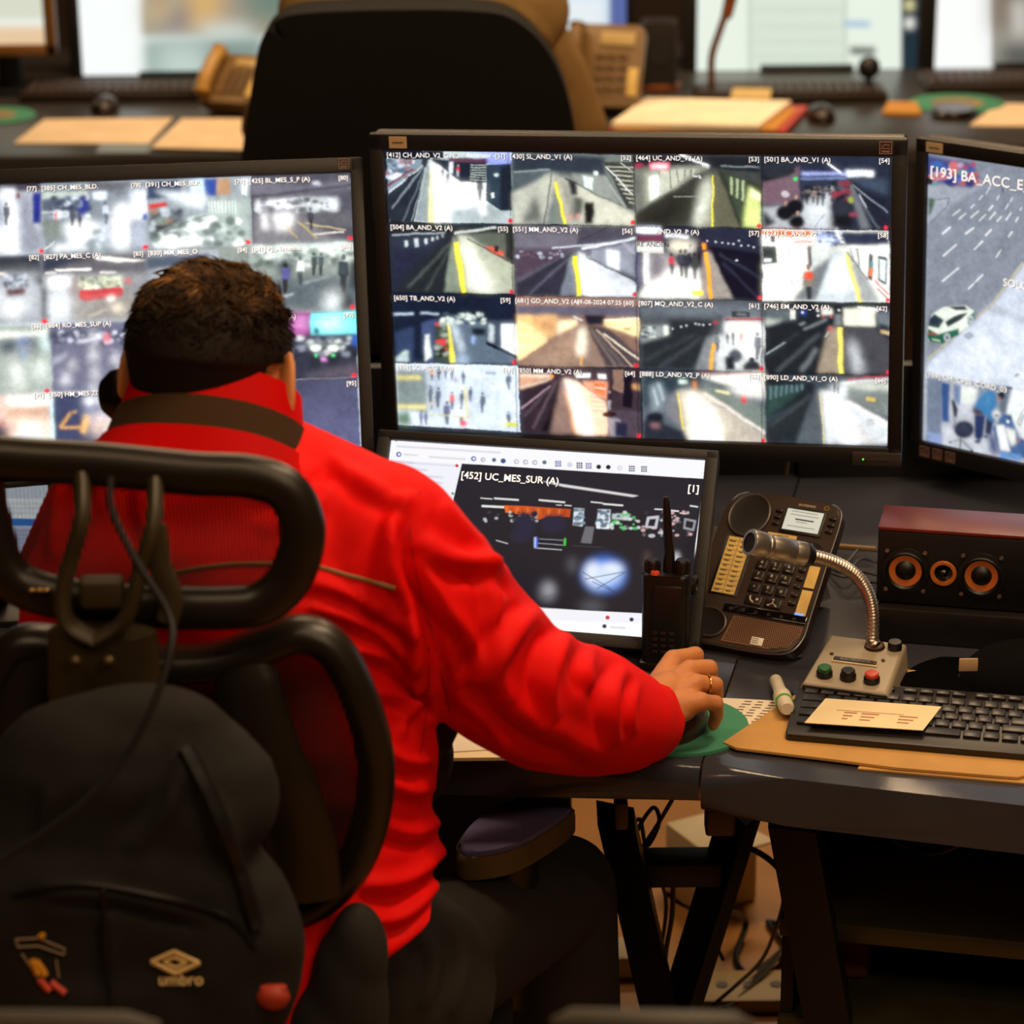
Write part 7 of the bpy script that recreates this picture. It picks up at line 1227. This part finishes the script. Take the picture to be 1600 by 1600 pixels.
# ============================================================ the desk behind, its operator and things
bdm = mat('rear_desk_laminate', '3a3734', .32, nz=(8, .1))
TD2 = thing('desk', 'long grey rear desk carrying the blurred bright screens', 'desk', (0, 6.4, 0))
q = B(); q.prism([(-2.4, 5.88), (2.4, 5.9), (2.4, 7.25), (-2.4, 7.25)], .71, .75, .01); obj('desktop', q, bdm, TD2)
q = B(); q.box((0, 6.95, .36), (4.7, .03, .66), .003); obj('modesty_panel', q, darkbr, TD2)
for x in (-2.2, -.9, .9, 2.2): q = B(); q.box((x, 6.4, .355), (.05, 1.0, .71), .005); obj('leg', q, legm, TD2)
def bgmon(px0, px1, pyb, Y, H, bz, label, paint, stand=True, fm=None, base='e6ece6'):
    a, b = PY(px0, pyb, Y), PY(px1, pyb, Y); Wm = b.x - a.x; zc = a.z + H / 2; M = frameM(((a.x + b.x) / 2, Y, zc), 0, 0, 0)
    T = monitor(label, M, Wm, H, bz, stand=(.24, .18, .06) if stand else None, frame_mat=fm, group=None); c = Cv(M, Wm, H, 200, base); paint(c); c.build(T); return T
YM = 6.82
def p_white(c): c.crop(0, 0, 1); c.p('eef8f2', [(-100, -300), (2000, -300), (2000, 200), (-100, 200)])
def pa(c):
    p_white(c); c.crop(0, 0, 2.667); c.p('fbfffd', [(300, -600), (590, -600), (605, 330), (340, 330)]).p('a89a86', [(590, -600), (1200, -600), (1200, 150), (590, 150)], 3).p('d8b070', [(780, -100), (920, -100), (920, 90), (790, 140)], 9).p('5a4a78', [(600, 130), (780, 110), (760, 20), (700, 100)], 9).p('a8431c', [(650, 0), (680, 0), (675, 60), (655, 60)], 5).p('c8b890', [(600, 0), (760, 0), (700, 60), (600, 110)], 9).p('e4f2ec', [(840, 110), (1060, 110), (1060, 170), (840, 160)], 8).p('8a9c94', [(600, 170), (1100, 150), (1100, 330), (610, 330)], 5).p('c4d6ce', [(640, 180), (860, 170), (860, 260), (900, 310), (640, 310)], 12).p('50665c', [(860, 240), (1000, 240), (960, 280)], 8).p('6a8478', [(1000, -100), (1200, -100), (1200, 100), (1020, 80)], 12).p('c89a30', [(1180, -20), (1500, -20), (1400, 12), (1220, 12)], 8)
bgmon(130, 452, 118, YM, .42, (.03, .02, .02, .02), 'blurred rear screen left of the black chair half white half picture', pa)
bgmon(-60, 71, 70, 6.6, .42, (.015, .028, .02, .028), 'blurred tan framed screen in the upper left corner', lambda c: (p_white(c), c.p('d9dcc8', [(-60, -200), (80, -200), (80, 30), (-60, 30)], 4), c.p('e8c8a0', [(-60, 40), (80, 40), (80, 75), (-60, 75)], 10)), fm=mat('tan_plastic', '8a5a24', .5), base='d8d8c4')
def pb(c): p_white(c); c.p('d6e6f0', [(800, -200), (1100, -200), (1100, 100), (800, 100)]); c.p('e8f0f4', [(840, 0), (940, 0), (940, 100), (850, 100)], 5); c.p('5a6aa4', [(952, -200), (990, -200), (990, 100), (952, 100)], 3); c.p('2c9a3c', [(845, -50), (855, -50), (858, 18), (850, 18)], 1)
bgmon(800, 978, 62, YM, .40, (.02, .02, .02, .02), 'blurred rear screen between the beige sleeve and the tilted phone', pb)
def pc(c):
    c.p('eaf4e6', [(1000, -300), (1500, -300), (1500, 200), (1000, 200)]).p('dce8d8', [(1170, -300), (1320, -300), (1320, 200), (1170, 200)], 3)
    for y in (15, 42, 65, 90): c.l('c8d4c4', [(1180, y), (1315, y)], 5, 3)
    c.l('a8b4a4', [(1172, -200), (1172, 115)], 3, 1.5).l('a8b4a4', [(1320, -200), (1320, 115)], 3, 1.5).l('90b8dc', [(1320, 37), (1360, 38)], 8, 2).p('50564c', [(1328, 73), (1368, 74), (1368, 86), (1328, 85)], 2).p('20303a', [(1408, -300), (1440, -300), (1440, 200), (1408, 200)], 1)
    for y, k in ((8, 'e0d8a0'), (36, 'f0f0e8')): c.p(k, [(1414, y - 8), (1428, y - 8), (1428, y + 8), (1414, y + 8)], 2)
bgmon(1088, 1432, 115, YM, .42, (.035, .03, .02, .02), 'blurred rear screen with pale document columns at centre right', pc)
def pd_(c): c.p('a8a49a', [(1440, -300), (1800, -300), (1800, 200), (1440, 200)]).p('fdfffd', [(1450, -300), (1548, -300), (1550, 200), (1450, 200)], 1).p('7a6a5a', [(1550, -300), (1800, -300), (1800, 60), (1550, 50)], 9).p('d6d4cc', [(1580, 0), (1605, 0), (1605, 60), (1585, 60)], 6).p('3c423c', [(1560, 70), (1800, 70), (1800, 105), (1560, 105)], 8)
bgmon(1459, 1790, 118, YM, .42, (.02, .02, .02, .02), 'blurred rear screen at the upper right corner with a white left part', pd_)
# rear black chair and its operator
blc = mat('rear_chair_leather', '0a0705', .8, spec=.2, bump=(90, .15))
YC = 4.75; TC2 = thing('office_chair', 'large black high-backed chair of the rear operator', 'chair', (PY(630, 240, YC).x, YC + .15, 0))
ol = smooth_pts([(378, 260, 0), (386, 200, 0), (398, 120, 0), (412, 55, 0), (440, 22, 0), (500, 12, 0), (630, 8, 0), (740, 10, 0), (800, 22, 0), (850, 65, 0), (882, 130, 0), (900, 215, 0), (905, 300, 0)], 5)
P = [PY(p.x, p.y, YC) for p in ol]; cx = sum(p.x for p in P) / len(P); P2 = [(p.x, p.z) for p in P] + [(P[-1].x - .02, .62), (P[0].x + .02, .62)]
q = B(Matrix.Translation((0, YC, 0)) @ RX90); q.prism(P2, -.05, .05, .045, 5); q.prism([((x - cx) * .98 + cx, (z - .9) * .99 + .9) for x, z in P2], -.11, -.05, 0); obj('backrest', q, blc, TC2)
q = B(Matrix.Translation((cx, YC + .32, 0))); q.box((0, 0, .50), (.55, .52, .1), .04, 4); obj('seat', q, blc, TC2)
q = B(Matrix.Translation((cx, YC + .3, 0))); q.lathe([(.03, .46), (.028, .14), (.05, .1), (.05, .07)], 18); q.box((0, -.22, .52), (.09, .2, .05), .01); obj('gas_lift', q, chp, TC2)
for k in range(5):
    A = Matrix.Translation((cx, YC + .3, 0)) @ Matrix.Rotation(radians(72 * k + 10), 4, 'Z'); q = B(A); q.tube([(.03, 0, .09), (.30, 0, .065)], [.026, .016], 10); lg = obj('base_leg', q, chp, TC2)
    q = B(A @ Matrix.Translation((.30, 0, .031)) @ Matrix.Rotation(pi / 2, 4, 'X')); q.lathe([(0, -.02), (.028, -.018), (.028, .018), (0, .02)], 16); obj('caster', q, blackp, lg)
TP2 = thing('person', 'person in a beige jumper seated in the black rear chair facing the screens', 'person', (cx, YC + .3, .55))
beige = mat('beige_knit', '8a6c40', .9, spec=.2, bump=(300, .3)); bx = cx + .03
aR = [(PD(800, 25, 5.35), .085), (PD(865, 110, 5.4), .068), (PD(905, 200, 5.45), .06), (PD(912, 240, 5.6), .055)]
q = B(); hh = Vector((bx - .02, YC + .42, 1.43)); q.ball(tuple(hh), (.078, .095, .115)); q.ball(tuple(hh + Vector((0, .06, -.05))), (.055, .05, .06)); q.cap2(hh + Vector((0, .09, .0)), hh + Vector((0, .112, -.03)), .01, .013)
for s in (-1, 1): q.ball(tuple(hh + Vector((s * .08, 0, -.01))), (.008, .018, .03))
q.cap2(hh, (bx - .01, YC + .36, 1.28), .055, .06); q.cap2((bx, YC + .36, 1.25), (bx, YC + .3, .75), .11, .14); q.cap2((bx, YC + .36, 1.24), (bx + .2, YC + .36, 1.2), .05, .05); q.cap2((bx, YC + .36, 1.24), (bx - .2, YC + .36, 1.2), .05, .05)
for s in (-1, 1):
    e_ = Vector((bx + s * .33, YC + .55, .93)); w_ = Vector((bx + s * .28, YC + .80, .83)); 
    if s < 0: q.cap2((bx + s * .2, YC + .36, 1.2), e_, .045, .04); q.cap2(e_, w_, .036, .028)
    else:
        pr_ = [Vector((bx + .17, YC + .35, 1.19))] + [a_ for a_, _ in aR] + [w_]
        for a_, b_ in zip(pr_, pr_[1:]): q.cap2(a_, b_, .036, .032)
    q.cap2(w_, w_ + Vector((-s * .01, .08, -.02)), .026, .022)
    for k in range(4): finger(q, [w_ + Vector((-s * .01 + (k - 1.5) * .02, .08, -.02)), w_ + Vector((-s * .01 + (k - 1.5) * .022, .125, -.025)), w_ + Vector((-s * .01 + (k - 1.5) * .023, .15, -.045))], [.009, .0085, .0075])
    finger(q, [w_ + Vector((-s * .02, .02, -.02)), w_ + Vector((-s * .05, .06, -.03)), w_ + Vector((-s * .055, .09, -.045))], [.012, .010, .008])
obj('body', remesh(q, .005, 4), skin, TP2)
q = B(); q.ball(tuple(hh + Vector((0, -.012, .02))), (.086, .1, .108)); obj('hair', remesh(q, .008, 2), blk, TP2)
q = B(); q.cap2((bx, YC + .34, 1.2), (bx, YC + .32, .8), .15, .16); q.cap2((bx - .2, YC + .35, 1.19), (bx + .19, YC + .35, 1.19), .085, .085)
aR = [(PD(800, 25, 5.35), .085), (PD(865, 110, 5.4), .068), (PD(905, 200, 5.45), .06), (PD(912, 240, 5.6), .055)]
for (a_, ra), (b_, rb) in zip(aR, aR[1:]): q.cap2(a_, b_, ra, rb)
q.cap2(aR[-1][0], Vector((bx + .28, YC + .80, .84)), .055, .04); q.cap2((bx + .17, YC + .35, 1.19), aR[0][0], .085, .085)
q.cap2((bx - .2, YC + .35, 1.19), (bx - .33, YC + .55, .93), .07, .055); q.cap2((bx - .33, YC + .55, .93), (bx - .285, YC + .77, .84), .055, .04)
me = remesh(q, .007, 8); folds(me, [([(800, 10), (850, 60), (890, 140)], .01, 12)], .006, 7); obj('jumper', me, beige, TP2)
q = B()
for s in (-1, 1): q.cap2((bx + s * .1, YC + .3, .64), (bx + s * .12, YC + .74, .62), .085, .065); q.cap2((bx + s * .12, YC + .74, .60), (bx + s * .12, YC + .72, .1), .06, .045); q.cap2((bx + s * .12, YC + .72, .06), (bx + s * .12, YC + .88, .05), .045, .04)
obj('trousers', remesh(q, .008, 4), trou, TP2)

# telephones on the rear desk
bph = mat('beige_phone', '7a5c30', .45, nz=(30, .06)); bkey = mat('beige_key', '6a4a20', .5)
def rear_phone(px, py, w, h, yaw, tilt, label):
    p = PZ(px, py, .752); M = Matrix.Translation(p) @ Matrix.Rotation(radians(yaw), 4, 'Z'); T = thing('desk_phone', label, 'phone', M); A = M @ Matrix.Translation((0, 0, .02)) @ Matrix.Rotation(radians(tilt), 4, 'X')
    q = B(A); q.prism(rrect(w, h, .02, cy=h / 2), -.012, .018, .006); obj('body', q, bph, T)
    q = B(M); q.box((0, .06, .03), (w * .8, .1, .06), .01); obj('stand', q, bph if tilt < 60 else blackp, T)
    q = B(A); q.tube(smooth_pts([(-w * .36, h * .08, .035), (-w * .36, h * .3, .045), (-w * .36, h * .7, .045), (-w * .36, h * .95, .035)], 5), [.022] + [.018] * 14 + [.022], 12); obj('handset', q, bph if tilt >= 50 else mat('beige_handset', 'b88a3c', .4), T)
    q = B(A); q.box((w * .16, h * .82, .020), (w * .45, h * .16, .004), .001); obj('display', q, mat('beige_display', 'c0a468', .4), T)
    for i in range(4):
        for j in range(3): q = B(A); q.box((-w * .04 + j * w * .15, h * .62 - i * h * .13, .021), (w * .11, h * .08, .006), .002); obj('key', q, bkey, T)
    q = B(A); q.box((w * .40, h * .3, .020), (w * .13, h * .34, .004), .001); obj('paper_label', q, mat('yellow_label', 'd9b765'), T)
rear_phone(938, 182, .185, .20, -14, 62, 'blurred beige desk phone propped upright beside the beige sleeve')
rear_phone(352, 180, .15, .15, -22, 38, 'blurred tan desk phone left of the rear black chair')
# keyboards and mice
def rear_kb(px, py, w, label):
    p = PZ(px, py, .751); M = Matrix.Translation(p); T = thing('keyboard', label, 'keyboard', M); q = B(M); q.box((0, 0, .012), (w, .16, .022), .004); obj('case', q, mat('rear_keyboard', '2c1c10', .5), T)
    q = B(M)
    for i in range(5):
        for j in range(18): q.box((-w / 2 + .02 + j * (w - .04) / 17, -.06 + i * .028, .026), (.018, .02, .008), .002, 1)
    obj('key_rows', q, mat('rear_keys', '33200f', .45), T)
rear_kb(1240, 152, .44, 'blurred dark keyboard in front of the document screen'); rear_kb(178, 150, .44, 'blurred dark keyboard in front of the left rear screen'); rear_kb(1580, 135, .44, 'blurred brown keyboard at the upper right edge')
def rear_mouse(px, py, label):
    p = PZ(px, py, .752); q = B(Matrix.Translation(p)); q.grid(lambda u, v: (.034 * cos(2 * pi * u) * (1 - v ** 2.5) ** .5, .058 * sin(2 * pi * u) * (1 - v ** 2.5) ** .5, .036 * v), 24, 10, cu=True); q.prism([(.034 * cos(t * pi / 12), .058 * sin(t * pi / 12)) for t in range(24)], -.001, .002); obj('computer_mouse', q, mat('rear_mouse', '2a1a0e', .3), label=label, cat='mouse')
rear_mouse(1283, 186, 'blurred dark mouse right of the red folder'); rear_mouse(164, 172, 'blurred dark mouse below the left rear keyboard')
def rsheet(name, pts, z, th, m, label, cat): q = B(); P = [PZ(x, y, z) for x, y in pts]; q.prism([(p.x, p.y) for p in P], z, z + th); return obj(name, q, m, label=label, cat=cat, sm=False)
opap = mat('lamp_lit_paper', 'f0d4ac', .8, nz=(10, .08)); opap2 = mat('cream_pad', 'fbeccc', .8, nz=(9, .08))
rsheet('paper_sheet', [(22, 225), (70, 188), (270, 186), (232, 226)], .7505, .003, opap, 'blurred orange lit papers at far left on the rear desk', 'papers')
rsheet('paper_sheet', [(236, 232), (285, 187), (385, 187), (385, 236)], .7545, .003, opap, 'blurred papers beside the rear black chair', 'papers')
rsheet('blue_note', [(150, 240), (158, 224), (236, 224), (232, 240)], .7505, .002, mat('pale_blue_note', '7c8a8c', .5), 'pale blue note at the rear desk edge on the left', 'note')
rsheet('folder', [(950, 212), (1000, 172), (1262, 176), (1225, 216)], .7505, .016, mat('red_folder', 'c03a1c', .5), 'red folder under the cream papers on the rear desk', 'folder')
rsheet('yellow_folder', [(960, 205), (1010, 168), (1246, 172), (1212, 205)], .767, .004, mat('yellow_folder', 'c98a1c', .6), 'yellow folder between the red folder and the cream papers', 'folder')
rsheet('paper_stack', [(955, 200), (1010, 160), (1236, 165), (1185, 204)], .7715, .012, opap2, 'thick cream papers on top of the red folder', 'papers')
rsheet('paper_sheet', [(1515, 198), (1560, 164), (1680, 166), (1680, 200)], .7505, .004, opap, 'blurred orange lit papers at the right edge of the rear desk', 'papers')
rsheet('sticky_note', [(1140, 156), (1146, 141), (1206, 142), (1203, 157)], .775, .006, mat('yellow_label', 'd9b765'), 'small cream note pad near the gooseneck lamp base', 'note')
rsheet('sticky_note', [(1378, 180), (1388, 163), (1432, 164), (1440, 182)], .7505, .008, mat('orange_note', 'c98a18', .6), 'small orange note pad left of the green round pad', 'note')
for (px, py, r_, lab) in ((1495, 163, .115, 'blurred green round mouse pad on the right of the rear desk'), (-10, 182, .10, 'blurred green round mouse pad at the far left of the rear desk')):
    p = PZ(px, py, .751); T = thing('mouse_pad', lab, 'mouse pad', Matrix.Translation(p)); q = B(Matrix.Translation(p)); q.lathe([(0, .005), (r_ * .96, .005), (r_, .003), (r_, 0), (0, 0)], 40); obj('pad', q, mat('green_cloth', '3f8a68'), T)
    q = B(Matrix.Translation(p + Vector((0, -.01, .0055)))); q.lathe([(0, .001), (r_ * .55, .001), (r_ * .55, 0)], 30); obj('pad_print', q, mat('pad_print', '8a7a50', .7, nz=(30, .3)), T)
p = PZ(1490, 176, .757); q = B(Matrix.Translation(p)); q.lathe([(0, .012), (.05, .012), (.056, .004), (.05, 0), (0, 0)], 30); obj('saucer', q, mat('rear_mouse', '2a1a0e'), label='dark round dish resting on the rear green pad', cat='dish')
# gooseneck microphone, webcam, dark speaker
p = PZ(1112, 160, .752); T = thing('gooseneck_microphone', 'blurred brass gooseneck microphone on the rear desk', 'microphone', Matrix.Translation(p)); brs = mat('brass_metal', '7a5428', .35, .7)
q = B(Matrix.Translation(p)); q.box((0, 0, .018), (.09, .12, .035), .006); obj('base', q, mat('rear_keyboard', '2c1c10'), T)
q = B(); q.tube(smooth_pts([p + Vector((0, 0, .03)), PY(1112, 90, p.y), PY(1124, 50, p.y - .01), PY(1138, 10, p.y - .03)], 6), .009, 10); obj('gooseneck', q, brs, T); q = B(); q.cap2(PY(1136, 22, p.y - .03), PY(1144, -12, p.y - .05), .014, .016); obj('capsule', q, mat('orange_brass', '8a4a20', .4, .4), T)
p = PZ(1356, 150, .752); T = thing('webcam', 'small dark webcam standing before the document screen', 'webcam', Matrix.Translation(p)); q = B(Matrix.Translation(p)); q.lathe([(0, 0), (.04, 0), (.035, .01), (.008, .014), (.008, .05)], 20); obj('stand', q, blackp, T); q = B(); q.ball(tuple(p + Vector((0, 0, .07))), .028); obj('camera_head', q, blackp, T)
p = PZ(1029, 138, .752); q = B(Matrix.Translation(p)); q.prism(rrect(.085, .085, .015), 0, .17, .01, 3); o = obj('desk_speaker', q, darkbr, label='dark brown box speaker between phone and document screen', cat='speaker'); q = B(Matrix.Translation(p + Vector((0, -.043, .1))) @ RX90); q.lathe([(.03, 0), (.03, .003), (.025, .002), (0, .006)], 24); obj('cone', q, blackp, o); q = B(Matrix.Translation(p)); q.lathe([(0, .0), (.055, .0), (.055, .012), (.045, .016), (0, .016)], 24); obj('foot_disc', q, mat('orange_brass', '8a4a20'), o)
